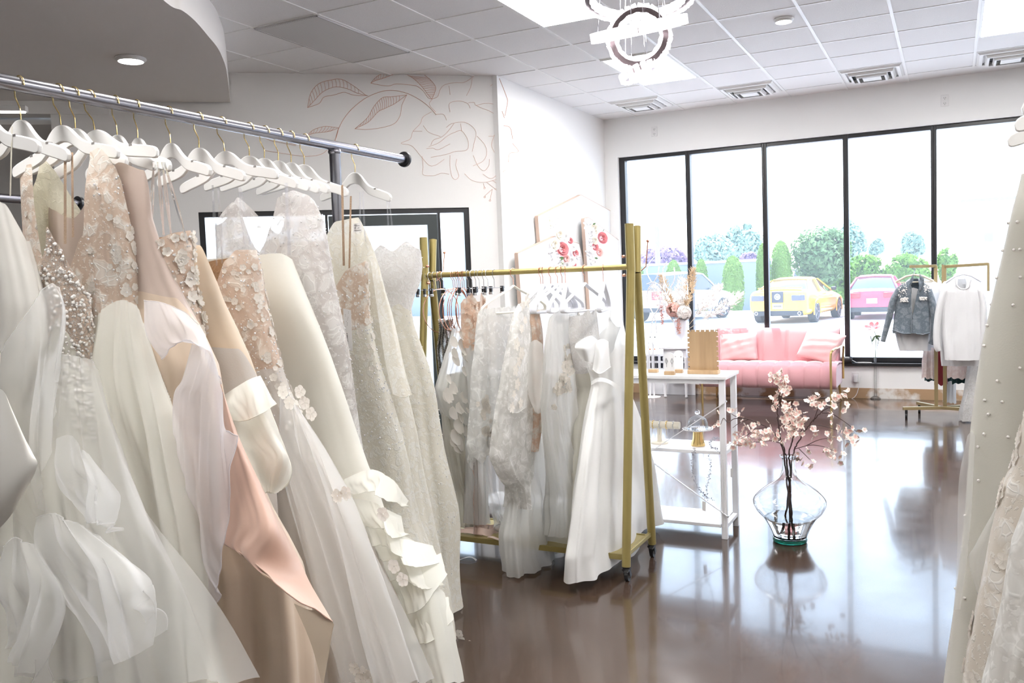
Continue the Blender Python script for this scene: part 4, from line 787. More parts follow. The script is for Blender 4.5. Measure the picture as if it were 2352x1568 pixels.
# ================================================================== gold rolling rack
M_rack = mat('gold_paint_metal', (.36, .29, .11), .4, .6)
M_rackd = mat('gold_paint_shelf', (.44, .36, .15), .42, .6)
M_rub = mat('black_rubber', (.015, .015, .016), .4)
M_copper = mat('copper_wire', (.75, .38, .27), .25, 1)
M_silver = mat('silver_wire', (.65, .65, .66), .25, 1)
M_velvet = mat('white_velvet', (.80, .81, .86), .8, sheen=.5)
M_cream = mat('cream_velvet', (.80, .77, .68), .8, sheen=.5)
BY, BZ = 4.0, 1.493; BXL, BXR = -2.56, -1.385
rk = thing('garment_rack', 'brushed gold A-frame garment rack on black casters, in the middle of the shop', 'clothes rack', ((BXL+BXR)/2, BY, 0))
MB().cyl((BXL, BY, BZ), (BXR, BY, BZ), .0145, n=20).build('hanging_bar', M_rack, rk)
for x in (BXL, BXR):
    MB().tube([(x, 3.815, .075), (x, 4.0, BZ-.02)], .021, 20).build('leg', M_rack, rk)
    MB().tube([(x, 4.0, BZ-.02), (x-.006, 4.012, 1.70)], .022, 20).build('upper_post', M_rack, rk)
    MB().tube([(x+.004, 4.20, .075), (x+.012, 4.055, BZ-.03)], .021, 20).build('leg', M_rack, rk)
    MB().tube([(x+.012, 4.055, BZ-.03), (x+.004, 4.095, 1.69)], .020, 20).build('upper_post', M_rack, rk)
    s = -1 if x == BXR else 1
    MB().bar((x, 3.83, .13), (x, 4.185, .13), .018, .022).build('base_crossbar', M_rack, rk, bevel=.003)
    for z in (BZ+.05, BZ-.04): MB().lathe([(.0001, -.008), (.008, -.006), (.010, 0), (.008, .006), (.0001, .008)], (x+s*.030, 3.985, z), 12).build('bolt_cap', M_copper, rk)
    m = MB(); m.tube([(x+s*.0, 4.12, BZ-.03), (x+.03, 4.14, BZ+.0), (x+.04, 4.15, BZ+.12)], .003, 6); m.ball((x+.04, 4.15, BZ+.125), .008, 10); m.build('accessory_hook', M_copper, rk)
    for y in (3.815, 4.20):
        c = Vector((x, y, 0)); cb = MB(); cb.cyl((x, y, .058), (x, y, .078), .016, .019); cb.bar((x-.014, y+.006, .064), (x-.014, y+.022, .022), .004, .022).bar((x+.014, y+.006, .064), (x+.014, y+.022, .022), .004, .022); cb.box((x, y+.004, .062), (.032, .04, .010))
        k = cb.build('caster', M_rub, rk); MB().cyl((x-.009, y+.020, .0275), (x+.009, y+.020, .0275), .0275, n=24).build('wheel', M_rub, k); MB().cyl((x-.0125, y+.020, .0275), (x+.0125, y+.020, .0275), .012, n=16).build('hub', mat('grey_hub', (.5, .5, .5), .4) if 'grey_hub' not in bpy.data.materials else bpy.data.materials['grey_hub'], k)
        MB().box((x+.010, y-.026, .062), (.022, .026, .006), Matrix.Rotation(.35, 3, 'X')).build('brake_lever', M_rub, k, bevel=.002)
xm = float(at(1238, 1238, Y=3.85)[0])
for x0, x1 in ((BXL+.02, xm-.001), (xm+.001, BXR-.02)): MB().b2((x0, 3.84, .112), (x1, 4.18, .122)).build('shelf_panel', M_rackd, rk, smooth=0, bevel=.002)
for y in (3.835, 4.185): MB().b2((BXL, y-.006, .100), (BXR, y+.006, .126)).build('shelf_rail', M_rack, rk, smooth=0)
def bx(px): return float(at(px, 632-(px-972)*.0406, Y=BY)[0])
# hangers: local x along the bar, y along the arms
def rot_z(o, a): o.rotation_euler = (0, 0, a)
def hook(r=.018, drop=.075): return [(0, 0, -drop), (0, 0, -.035), (0, -.016, -.018)]+[(0, r*math.cos(a), r*math.sin(a)) for a in np.linspace(PI+.2, -.1, 12)]
def velvet_hanger(label, m, flat=False):
    t = thing('velvet_hanger', label, 'hanger')
    w = .205; arms = [(0, 0, -.072), (0, .04, -.095), (0, .12, -.13), (0, w-.02, -.165), (0, w, -.185), (0, w-.01, -.205), (0, .1, -.208), (0, 0, -.208), (0, -.1, -.208), (0, -w+.01, -.205), (0, -w, -.185), (0, -w+.02, -.165), (0, -.12, -.13), (0, -.04, -.095)]
    P = cr_spline(arms+[arms[0]], 64)[:-1]; MB().tube([tuple(p) for p in P], .0115, 10, closed=True, flat=.5).build('hanger_frame', m, t)
    MB().tube(hook(.018, .08), .0018, 8).build('hook', M_copper, t); return t
def ring_hanger(label, m):
    t = thing('ring_hanger', label, 'hanger'); R = .118
    MB().tube([(0, R*math.sin(a), -.075-R+R*math.cos(a)) for a in np.linspace(0, 2*PI, 49)[:-1]], .0022, 8, closed=True).build('ring', m, t)
    MB().tube(hook(.018, .078), .0018, 8).build('hook', m, t); return t
def clip_hanger(label):
    t = thing('clip_hanger', label, 'hanger'); MB().tube([(0, -.14, -.078), (0, .14, -.078)], .002, 8).build('crossbar', M_silver, t); MB().tube(hook(.018, .08), .0018, 8).build('hook', M_silver, t)
    for y in (-.11, .11):
        c = MB().prism([(-.009, 0), (.009, 0), (.007, -.034), (-.007, -.034)], ((0, 1, 0), (0, 0, 1), (1, 0, 0)), (0, y, -.07), .010).build('clip', M_rub, t, smooth=0, bevel=.002)
        MB().prism([(-.008, 0), (.008, 0), (.008, -.014), (-.008, -.014)], ((0, 1, 0), (0, 0, 1), (1, 0, 0)), (0, y, -.10), .014).build('clip_pad', M_silver, c, smooth=0, bevel=.002)
    return t
def run(make, pxs, yaws, labels, grp, z=BZ):
    h0 = make(labels[0])
    for i, p in enumerate(pxs):
        h = h0 if i == 0 else copy_tree(h0)
        h.location = (bx(p), BY, z); rot_z(h, math.radians(yaws[i])); h['label'] = labels[i]; h['group'] = grp
run(lambda l: clip_hanger(l), [979, 987, 996, 1005, 1018], [8, -6, 4, 14, -8], ['silver clip hanger at the far left of the gold bar', 'silver clip hanger second from left post on gold bar', 'silver clip hanger third from left post on gold bar', 'silver clip hanger fourth from left post on gold bar', 'silver clip hanger fifth from left post, beside the open copper ring'], 'clip hangers at the left of the gold bar')
run(lambda l: clip_hanger(l), [1074, 1084, 1092, 1100, 1110, 1120, 1134], [5, -8, 10, -3, 7, -12, 4], ['silver clip hanger first right of the bunched copper rings', 'silver clip hanger second right of the bunched copper rings', 'silver clip hanger third right of the bunched copper rings', 'silver clip hanger fourth right of bunched copper rings, mid-bunch', 'silver clip hanger fifth right of the bunched copper rings', 'silver clip hanger sixth right of the bunched copper rings', 'silver clip hanger rightmost of the bunch, before the cream hanger'], 'clip hangers right of the copper rings')
run(lambda l: ring_hanger(l, M_copper), [1010, 1040, 1044, 1049, 1053, 1057, 1061, 1065], [-22, -12, -5, 2, 8, -3, 12, 5], ['single open copper ring hanger left of the bunched rings, holding glitter sashes']+['copper ring hanger in the bunch, %s from the left' % w for w in ('first', 'second', 'third', 'fourth', 'fifth', 'sixth', 'seventh')], 'copper ring hangers on the gold bar')
run(lambda l: velvet_hanger(l, M_velvet), [1241, 1246, 1264, 1280, 1290, 1298, 1342, 1385], [-4, 12, -8, -14, 4, 18, -10, 14], ['white velvet hanger carrying the floral lace sleeved gown', 'white velvet hanger carrying the blush lace top', 'white velvet hanger empty, left of the tulle lace gown', 'white velvet hanger empty, tilted left in the middle bunch', 'white velvet hanger carrying the tulle gown with lace shoulders', 'white velvet hanger rightmost in the middle bunch', 'white velvet hanger alone carrying strapless lace corset top', 'white velvet hanger nearest the right post carrying the satin gown'], 'white velvet hangers on the gold bar')
t = velvet_hanger('wide cream hanger turned toward the camera left of the lace-sleeved gown', M_cream); t.location = (bx(1178), BY, BZ); rot_z(t, math.radians(-26))

# ---------- garments on the gold rack
F_seq = bpy.data.materials.new('silver_glitter'); F_seq.use_nodes = True; N = F_seq.node_tree.nodes; L = F_seq.node_tree.links; b = N['Principled BSDF']; tcn = N.new('ShaderNodeTexCoord')
v = N.new('ShaderNodeTexVoronoi'); v.inputs['Scale'].default_value = 260; r = ramp(N, .15, .6, (.75, .72, .66, 1), (.10, .09, .08, 1)); L.new(tcn.outputs['Object'], v.inputs['Vector']); L.new(v.outputs['Distance'], r.inputs[0]); L.new(r.outputs[0], b.inputs['Base Color']); b.inputs['Metallic'].default_value = .7; b.inputs['Roughness'].default_value = .3
F_tl = fabric('white_sheer_gown_tulle', (.86, .855, .83), .6, .45, .66, bscale=260, bumps=.05)
F_tlace = fabric('sheer_tulle_with_lace', (.82, .81, .78), .6, .4, lace=(.90, .90, .88), lscale=11, lfill=.42, bumps=.4, clearbase=.62)
F_lacefl = fabric('floral_embroidered_tulle', (.78, .77, .74), .6, .35, lace=(.92, .91, .90), lscale=15, lfill=.46, bumps=.5, clearbase=.75)
F_blushl = fabric('blush_lace', (.74, .54, .41), .6, .25, lace=(.86, .80, .72), lscale=22, lfill=.46, bumps=.5)
F_satw = fabric('white_satin', (.87, .87, .86), .30, .15, bumps=.03, sat=.5)
F_rib = fabric('pink_satin_ribbon', (.72, .55, .47), .3, .15, bumps=.03, sat=.6)
GG = 'gowns on the gold rack'
def gk(X, label, R, Lf, thick, f_, b_, waist, mats, name='hanging_gown', cat='gown', **k):
    wz = float(at(*waist, X=X)[2]) if waist else -1
    return gown(name, label, (X, BY, 0), (0, 1, 0), R, Lf, thick, f_, b_, wz, mats, group=GG, cat=cat, **k)
zx = lambda X, x, y: float(at(x, y, X=X)[2])
# glitter sashes on the open ring
t = thing('glitter_sash', 'silver glitter sashes hanging from the single open copper ring', 'sash', (bx(1022), BY, 0))
for k_, (x, y0, y1, w_) in enumerate([(1013, 732, 866, .035), (1021, 734, 850, .03), (1030, 733, 810, .035), (1035, 740, 790, .02)]):
    X = bx(1016)+.02*k_; P = []
    for z_ in np.linspace(0, 1, 24):
        p = at(x+(1-z_)*1.5, y0+(y1-y0)*z_, X=X); P.append([p+np.array([.006*math.sin(9*z_+k_), w_*s_, 0]) for s_ in (-1, -.3, .3, 1)])
    MB().grid(P).build('sash_strip', F_seq, t, smooth=60, solid=.003)
# petal cape over a long tulle skirt
X = bx(1062); zt_ = zx(X, 1066, 700)
g = gk(X-.03, 'long plain ivory tulle skirt hanging below the petal-covered cape', [(1084, 880), (1086, 960), (1088, 1050), (1086, 1150), (1080, 1225)], [(1014, 900), (1016, 960), (1028, 1050), (1040, 1150), (1050, 1238)], ((0, .03), (1, .07)), cst(zx(X, 1050, 860)), cst(zx(X, 1050, 860)), None, (F_tulle2,), name='tulle_skirt', cat='skirt', nf=12, famp=((0, .01), (1, .022)), seed=50, hem=.14, nu=110, nv=40)
g = gk(X, 'sheer tulle cape covered in big white fabric petals, left end of gold rack', [(1072, 690), (1078, 740), (1084, 800), (1088, 860), (1090, 920), (1086, 965), (1078, 1000)], [(1056, 715), (1042, 755), (1028, 805), (1014, 855), (1002, 898), (1008, 935), (1022, 975), (1030, 1000)], ((0, .02), (.3, .05), (1, .08)), neckf([(-1, zt_-.08), (0, zt_-.04), (1, zt_)]), neckf([(-1, zt_-.08), (1, zt_-.02)]), None, (F_tl,), name='petal_cape', cat='cape', nf=9, famp=((0, .004), (1, .025)), seed=51, hem=zx(X, 1045, 985), nu=110, nv=50, hemamp=.10)
mb = MB(); rr_ = random.Random(8); PETM = F_petal
pp = [(1036, 775), (1040, 800), (1060, 760), (1062, 780), (1066, 800), (1044, 812), (1070, 830), (1066, 842), (1030, 860), (1034, 880), (1028, 900), (1068, 870), (1072, 890), (1060, 900), (1050, 925), (1036, 935), (1048, 960), (1060, 950), (1042, 985), (1036, 1005), (1046, 1012), (1054, 1000), (1066, 980), (1050, 975), (1072, 935), (1020, 895), (1062, 915)]
def petal(p, n, r, rnd):
    m = MB(); p = Vector(p); n = Vector(n); d = Vector((0, rnd.uniform(-.7, .7), -1)).normalized(); d = (d-n*d.dot(n)).normalized(); e = n.cross(d); P = []
    for i, tt in enumerate(np.linspace(0, 1, 6)):
        w_ = r*.55*math.sin(PI*(.12+.82*tt))**.7; P.append([p+d*r*tt+e*w_*s_+n*(.02*r+.35*r*tt*tt*(1 if s_ else .55)) for s_ in (-1, -.5, 0, .5, 1)])
    return m.grid(P)
for q in pp: petal(surf(g, q[0], q[1], .06), g['W'], .066*rr_.uniform(.7, 1.25), rr_).build('petal', PETM, g['root'], smooth=180)
# nude lace bodice
X = bx(1092); zt_ = zx(X, 1085, 672)
g = gk(X, 'nude lace beaded gown squeezed between petal cape and white tulle gown', [(1108, 672), (1114, 720), (1118, 800), (1120, 900), (1118, 1000), (1116, 1190)], [(1058, 690), (1060, 740), (1062, 790), (1066, 860), (1070, 1000), (1074, 1195)], ((0, .03), (.3, .05), (1, .06)), neckf([(-1, zt_-.03), (-.5, zt_), (0, zt_-.1), (.5, zt_), (1, zt_-.03)]), cst(zt_-.05), (1090, 790), (F_blushl, F_tl), seed=52, nf=8, famp=((0, .004), (1, .02)), nu=110, nv=60)
flowers(g, 30, .03, F_blushl, .02, .22, (-.02, .5), cup=.3)
# white tulle and lace on the cream hanger
X = bx(1150); zt_ = zx(X, 1140, 706)
g = gk(X, 'sheer white tulle gown with scattered lace, hung on the cream hanger', [(1196, 708), (1204, 770), (1208, 850), (1208, 930), (1204, 1000), (1196, 1050)], [(1102, 706), (1096, 745), (1089, 820), (1082, 890), (1078, 960), (1074, 1030), (1080, 1050)], ((0, .02), (.3, .06), (1, .09)), cst(zt_), cst(zt_-.02), None, (F_tlace,), seed=53, nf=9, famp=((0, .005), (1, .028)), nu=120, nv=60, hem=zx(X, 1130, 1050), hemamp=.05)
flowers(g, 70, .030, F_petal, .2, .85, (.08, .42), cup=.12, nm='lace_applique', cl=9)
g2 = gk(X-.04, 'sheer veil panels trailing below the white tulle gown to the gold shelf', [(1190, 980), (1180, 1080), (1170, 1150), (1160, 1212)], [(1100, 990), (1112, 1060), (1122, 1130), (1142, 1212)], ((0, .03), (1, .03)), cst(zx(X, 1140, 960)), cst(zx(X, 1140, 960)), None, (F_sheer,), name='veil', cat='veil', seed=54, nf=7, famp=((0, .01), (1, .02)), nu=90, nv=30)
# pink satin ribbon sash
t = thing('satin_sash', 'dusty pink satin ribbon sash gathered and hanging to the gold shelf', 'sash', (X, BY, 0)); P = []
for z_ in np.linspace(0, 1, 30):
    cx_ = np.interp(z_, [0, .25, .33, .7, 1], [1088, 1093, 1096, 1102, 1098]); ww = np.interp(z_, [0, .2, .33, .6, 1], [7, 9, 5, 15, 10]); y_ = 1035+192*z_
    P.append([at(cx_+ww*s_, y_, X=bx(1093)+.012*math.sin(k_*2.1+z_*2)) for k_, s_ in enumerate(np.linspace(-1, 1, 9))])
MB().grid(P).build('ribbon', F_rib, t, smooth=180)
# floral lace gown with sleeve and pointed train
X = bx(1228); zt_ = zx(X, 1222, 668)
g = gk(X, 'white gown with floral embroidered long sleeve and pointed lace train', [(1236, 676), (1234, 740), (1232, 820), (1230, 900), (1228, 1000), (1220, 1080), (1206, 1130), (1192, 1165)], [(1212, 672), (1190, 700), (1176, 730), (1166, 790), (1152, 870), (1138, 950), (1128, 1020), (1126, 1055), (1142, 1095), (1164, 1135), (1184, 1165)], ((0, .02), (.2, .05), (1, .06)), neckf([(-1, zt_-.05), (0, zt_), (1, zt_-.02)]), cst(zt_-.06), None, (F_lacefl,), seed=55, nf=8, famp=((0, .004), (1, .02)), nu=120, nv=70)
overlay(g, [[(1178, 740, .09), (1196, 715, .11), (1216, 700, .10)], [(1172, 800, .10), (1194, 800, .13), (1218, 790, .11)], [(1168, 870, .10), (1190, 875, .13), (1214, 870, .11)], [(1166, 940, .09), (1186, 948, .12), (1208, 935, .10)]], F_lacefl, 'lace_sleeve', 20, 30, edge=('bottom',))
def daisy(mb, p, W_, r, rnd, n=5): flower(mb, p, W_, (0, 0, 1), r, rnd, n, .1, .42)
mb = MB(); rr_ = random.Random(5)
for q in [(1188, 882), (1186, 790), (1198, 755), (1206, 735), (1192, 830), (1180, 905), (1176, 936), (1198, 810), (1210, 690), (1200, 700), (1196, 925), (1184, 850)]: mb = MB(); daisy(mb, surf(g, q[0], q[1], .135), g['W'], .030*rr_.uniform(.7, 1.2), rr_); mb.build('embroidered_flower', F_petal, g['root'], smooth=180, weld=True)
g3 = gk(X-.02, 'full soft tulle veil falling behind the pointed lace train onto the gold shelf', [(1250, 1000), (1255, 1080), (1268, 1160), (1290, 1215), (1300, 1236)], [(1150, 1010), (1166, 1090), (1168, 1160), (1164, 1200), (1158, 1240)], ((0, .04), (1, .09)), cst(zx(X, 1200, 990)), cst(zx(X, 1200, 990)), None, (F_tl,), name='veil', cat='veil', seed=56, nf=11, famp=((0, .008), (1, .03)), nu=110, nv=40)
# blush lace top
X = bx(1247); zt_ = zx(X, 1228, 712)
g = gk(X, 'blush lace bodysuit top with sheer puff sleeve', [(1238, 712), (1246, 760), (1250, 830), (1252, 900), (1246, 950), (1240, 1000), (1236, 1030)], [(1213, 718), (1212, 770), (1212, 850), (1213, 930), (1212, 1000), (1211, 1030)], ((0, .02), (.3, .04), (1, .03)), cst(zt_), cst(zt_-.05), (1230, 800), (F_blushl, F_blushl), seed=57, nf=6, famp=((0, .004), (1, .012)), nu=100, nv=50, name='blush_bodysuit', cat='top')
overlay(g, [[(1214, 790, .06), (1230, 780, .09), (1246, 790, .06)], [(1212, 850, .08), (1232, 850, .12), (1252, 850, .08)], [(1214, 905, .08), (1232, 912, .11), (1250, 905, .07)], [(1228, 945, .05), (1236, 950, .07), (1244, 945, .05)]], F_tl, 'puff_sleeve', 20, 24)
# tulle gown with lace
X = bx(1300); zt_ = zx(X, 1300, 705)
g = gk(X, 'full white tulle gown with lace shoulders left of the satin gown', [(1326, 712), (1332, 780), (1338, 860), (1342, 950), (1346, 1050), (1344, 1110), (1326, 1180), (1314, 1214)], [(1272, 706), (1260, 740), (1252, 800), (1248, 870), (1246, 930), (1250, 1000), (1258, 1060), (1262, 1130), (1262, 1180), (1270, 1214)], ((0, .02), (.2, .06), (1, .10)), neckf([(-1, zt_-.02), (-.5, zt_), (0, zt_-.05), (1, zt_-.02)]), cst(zt_-.04), None, (F_tl,), seed=58, nf=13, famp=((0, .004), (.3, .015), (1, .035)), nu=150, nv=70)
flowers(g, 80, .030, F_petal, .02, .36, (.08, .42), cup=.12, nm='lace_applique', cl=7); flowers(g, 50, .028, F_lacenude, .82, .97, (.1, .4), cup=.1, nm='champagne_hem_applique', cl=5)
# strapless lace corset
X = bx(1342); zt_ = zx(X, 1340, 715)
g = gk(X, 'white lace strapless corset gown directly behind the satin gown', [(1368, 716), (1374, 770), (1376, 840), (1380, 950), (1385, 1100), (1390, 1240)], [(1308, 716), (1307, 770), (1312, 840), (1320, 900), (1312, 1000), (1310, 1100), (1312, 1235)], ((0, .05), (.2, .06), (1, .08)), neckf([(-1, zt_-.02), (-.4, zt_+.01), (0, zt_-.03), (.4, zt_+.01), (1, zt_)]), cst(zt_-.02), (1340, 850), (F_lacewh, F_tulle2), seed=59, nf=8, famp=((0, .002), (.3, .004), (1, .03)), nu=110, nv=60)
# white satin gown by the right post
X = bx(1385)-.02; zt_ = zx(X, 1414, 708)
g = gk(X, 'white one-shoulder satin gown with draped waist hanging beside the right gold post', [(1418, 706), (1430, 745), (1438, 790), (1442, 840), (1442, 890), (1456, 930), (1475, 990), (1492, 1060), (1505, 1120), (1513, 1180), (1508, 1236)], [(1408, 712), (1386, 745), (1360, 775), (1344, 800), (1346, 835), (1358, 868), (1360, 890), (1350, 940), (1341, 1000), (1333, 1060), (1326, 1120), (1319, 1180), (1313, 1240), (1308, 1288)], ((0, .03), (.15, .06), (.3, .05), (1, .085)), neckf([(-1, zt_-.29), (-.3, zt_-.20), (.1, zt_-.10), (.45, zt_), (.6, zt_), (1, zt_-.1)]), neckf([(-1, zt_-.28), (.3, zt_-.1), (.6, zt_), (1, zt_-.1)]), (1362, 880), (F_satw, F_satw), seed=60, nf=7, famp=((0, .002), (.3, .004), (.5, .02), (1, .05)), nu=170, nv=100, hem=.055)
overlay(g, [[(1322, 790, .05), (1340, 778, .09), (1362, 772, .10), (1378, 786, .09)], [(1321, 800, .07), (1342, 800, .12), (1362, 795, .12), (1376, 800, .10)], [(1332, 822, .06), (1346, 830, .10), (1362, 832, .11), (1374, 826, .10)]], F_satw, 'folded_cup', 24, 18, edge=('top',))
overlay(g, [[(1368, 784, .11), (1384, 778, .14), (1398, 784, .13)], [(1366, 815, .12), (1384, 815, .15), (1400, 820, .13)], [(1361, 848, .12), (1378, 858, .15), (1403, 842, .13)]], F_satw, 'draped_panel', 20, 18, edge=('bottom', 'right'))
overlay(g, [[(1358, 876, .09), (1375, 867, .12), (1400, 872, .13), (1428, 890, .10)], [(1358, 884, .09), (1376, 876, .125), (1399, 881, .135), (1425, 900, .105)]], F_satw, 'waist_sash', 30, 6)
# veil pile and ribbon coil lying on the shelf
rr_ = random.Random(6); c = at(1240, 1225, Z=.125); mb = MB(); n_ = 56; P = []
t = thing('folded_veil', 'heap of fluffy white tulle veil lying on the gold shelf', 'veil', (c[0], c[1], .126))
for i in range(22):
    row = []; ph_ = i/21*PI/2*1.0
    for k_ in range(n_):
        a = 2*PI*k_/n_; rad = math.cos(ph_*.98)*(1+.10*math.sin(5*a+3*ph_)+.08*math.sin(11*a-2*ph_)); h_ = math.sin(ph_)*(.085+.03*math.sin(3*a)+.02*math.sin(7*a+2))
        row.append((c[0]+.04+rad*.30*math.cos(a), c[1]+rad*.13*math.sin(a), .128+h_))
    P.append(row)
mb.grid(P, closed=True); mb.build('tulle_heap', F_tl, t, smooth=180)
for k_ in range(5):
    P = []; a0 = rr_.uniform(0, 6)
    for u_ in np.linspace(0, 1, 30):
        a = a0+2.6*u_; P.append([(c[0]+.04+(.26+.015*s_)*math.cos(a), c[1]+(.11+.01*s_)*math.sin(a), .135+.05*k_*.35+.018*s_+.012*math.sin(6*u_+k_)) for s_ in (-1, 0, 1, 2)])
    MB().grid(P).build('tulle_fold', F_tl, t, smooth=180)
c = at(1095, 1222, Z=.125); t = thing('ribbon_coil', 'pink satin ribbon lying in loops on the left of the gold shelf', 'ribbon', (c[0], c[1], .126)); mb = MB()
for k_, (rx, ry, dx, a0, a1, zz) in enumerate([(.06, .04, 0, 0, 5.2, .03), (.045, .05, .05, 1, 6.6, .035), (.09, .05, -.02, 2.2, 5.5, .02), (.05, .03, .09, .3, 4.2, .025)]):
    P = []
    for u_ in np.linspace(0, 1, 34):
        a = a0+(a1-a0)*u_; P.append([(c[0]+dx+rx*math.cos(a)*1.2, c[1]+ry*math.sin(a)+.008*s_, .128+zz*.5+s_*zz*.45+.006*math.sin(3*a)) for s_ in (-1, 1)])
    MB().grid(P).build('ribbon_loop', F_rib, t, smooth=180)
P = [[(c[0]+.1+u_*.14, c[1]-.06-.03*math.sin(3*u_)+s_*.012, .1285+.008*abs(math.sin(5*u_))) for s_ in (-1, 1)] for u_ in np.linspace(0, 1, 20)]
MB().grid(P).build('ribbon_tail', F_rib, t, smooth=180)
# ================================================================== console table and what stands on it
M_tab = mat('white_laminate', (.84, .84, .86), .3)
M_tabm = mat('white_powder_coat', (.80, .80, .83), .4)
M_wood = bpy.data.materials.new('bamboo'); M_wood.use_nodes = True; N = M_wood.node_tree.nodes; L = M_wood.node_tree.links; b = N['Principled BSDF']; t = N.new('ShaderNodeTexCoord'); mp = N.new('ShaderNodeMapping'); mp.inputs['Scale'].default_value = (22, 22, 1.2)
w = N.new('ShaderNodeTexNoise'); w.inputs['Scale'].default_value = 1.4; w.inputs['Detail'].default_value = 6; r = ramp(N, .3, .7, (.40, .265, .145, 1), (.52, .36, .205, 1)); L.new(t.outputs['Object'], mp.inputs[0]); L.new(mp.outputs[0], w.inputs['Vector']); L.new(w.outputs[0], r.inputs[0]); L.new(r.outputs[0], b.inputs['Base Color']); b.inputs['Roughness'].default_value = .5
M_gl = mat('clear_glass', (1, 1, 1), .02, trans=1, ior=1.45)
M_brass = mat('polished_gold', (.80, .58, .25), .2, 1)
TX1, TX0, TY0, TY1, TZ = -1.085, -2.70, 4.635, 4.935, .893
t = thing('console_table', 'white console table with two lower shelves and diagonal braces, behind the gold rack', 'table', ((TX0+TX1)/2, (TY0+TY1)/2, 0))
MB().b2((TX0, TY0-.01, TZ-.018), (TX1, TY1+.01, TZ)).build('table_top', M_tab, t, smooth=0, bevel=.002)
MB().b2((TX0+.03, TY0+.002, TZ-.042), (TX1-.045, TY0+.026, TZ-.019)).build('apron_rail', M_tabm, t, smooth=0)
MB().b2((TX0+.03, TY1-.026, TZ-.042), (TX1-.045, TY1-.002, TZ-.019)).build('apron_rail', M_tabm, t, smooth=0)
for x in (TX1-.043, -2.16, TX0+.012):
    for y in (TY0, TY1-.032): MB().b2((x, y, 0), (x+.031, y+.032, TZ-.019)).build('leg', M_tabm, t, smooth=0, bevel=.002)
    for z in (.462, .058): MB().b2((x+.003, TY0+.032, z), (x+.028, TY1-.032, z+.02)).build('side_rail', M_tabm, t, smooth=0)
for z in (.483, .079): MB().b2((TX0+.02, TY0+.006, z-.018), (TX1-.047, TY1-.006, z)).build('shelf', M_tab, t, smooth=0, bevel=.002)
def brace(a, b_):
    p, q = Vector(at(*a, Y=TY0-.004)), Vector(at(*b_, Y=TY0-.004)); o = MB().bar(p, q, .004, .013, (0, 1, 0)).build('brace', M_tabm, t, smooth=0)
    for e in (p, q): MB().cyl(e+Vector((0, -.005, 0)), e+Vector((0, .001, 0)), .005, n=10).build('screw', M_silver, o)
brace((1668, 922), (1440, 1073)); brace((1672, 1186), (1440, 1019))
p0 = at(1668, 922, Y=TY0-.004); p1 = at(1672, 1186, Y=TY0-.004)
MB().bar((-2.15, TY0-.004, p0[2]), (-1.63, TY0-.004, .45), .004, .013, (0, 1, 0)).build('brace', M_tabm, t, smooth=0); MB().bar((-2.15, TY0-.004, p1[2]), (-1.63, TY0-.004, .43), .004, .013, (0, 1, 0)).build('brace', M_tabm, t, smooth=0)
def ty(px, y=4.74): return float(at(px, 850, Y=y)[0])
def notched(x0, x1, z0, z1, y, th, nt, ns):
    pts = []; nw, nd = .006, .010
    for i in range(ns): z = z0+(z1-z0)*(i+.8)/ns*.98; pts += [(x1, z-nw/2), (x1-nd, z-nw/2), (x1-nd, z+nw/2), (x1, z+nw/2)]
    pts = [(x0, z0), (x1, z0)]+pts+[(x1, z1)]
    for i in range(nt): x = x1-(x1-x0)*(i+.7)/(nt+.4); pts += [(x+nw*.6, z1), (x+nw*.6, z1-nd), (x-nw*.6, z1-nd), (x-nw*.6, z1)]
    pts += [(x0, z1)]
    for i in range(ns): z = z1-(z1-z0)*(i+.6)/ns*.98; pts += [(x0, z+nw/2), (x0+nd, z+nw/2), (x0+nd, z-nw/2), (x0, z-nw/2)]
    return MB().prism(pts, ((1, 0, 0), (0, 0, 1), (0, 1, 0)), (0, y, 0), th)
y = 4.76; zt_ = float(at(1615, 757, Y=y)[2]); k = thing('necklace_board', 'bamboo necklace board with notched edges standing on the white console table', 'display stand', (ty(1617, y), y, TZ))
notched(ty(1581, y), ty(1651, y), TZ+.022, zt_, y, .010, 6, 8).build('notched_board', M_wood, k, smooth=0)
MB().b2((ty(1582, y), y-.035, TZ), (ty(1652, y), y+.03, TZ+.022)).build('base_block', M_wood, k, smooth=0, bevel=.002)
M_acr = mat('white_acrylic', (.90, .90, .91), .25); M_gem = mat('earring_metal', (.35, .33, .36), .2, .8)
def arch(px, y, h, w, bw, lab, drop):
    x = ty(px, y); k = thing('earring_stand', lab, 'display stand', (x, y, TZ)); pts = [(-w, .015), (w, .015)]+[(w*math.cos(a), h-w+w*math.sin(a)) for a in np.linspace(0, PI, 18)]
    MB().prism(pts, ((1, 0, 0), (0, 0, 1), (0, 1, 0)), (x, y, TZ), .004).build('arched_panel', M_acr, k, smooth=40); MB().b2((x-bw, y-.016, TZ), (x+bw, y+.016, TZ+.020)).build('wood_base', M_wood, k, smooth=0, bevel=.002)
    e = thing('earrings', 'pair of %s earrings hung on the white arched stand' % ('long drop' if drop else 'small stud'), 'earrings', (x, y-.004, TZ+h*.7))
    for dx in (-.016, .016):
        m = MB(); z = TZ+h*.72; m.ball((x+dx, y-.006, z), .0035, 8)
        if drop:
            m.tube([(x+dx+.006*math.cos(a), y-.006, z-.014+.010*math.sin(a)) for a in np.linspace(0, 2*PI, 14)[:-1]], .0012, 5, closed=True); m.ball((x+dx, y-.006, z-.028), .003, 8); m.cyl((x+dx, y-.006, z-.026), (x+dx, y-.006, z-.046), .0008, n=5)
        m.build('earring', M_gem, e)
arch(1538, 4.68, .125, .029, .029, 'white arched earring stand with wood base, front left of notched board', True)
arch(1559, 4.78, .128, .026, .024, 'white arched earring stand with wood base, partly behind the front arched stand', False)
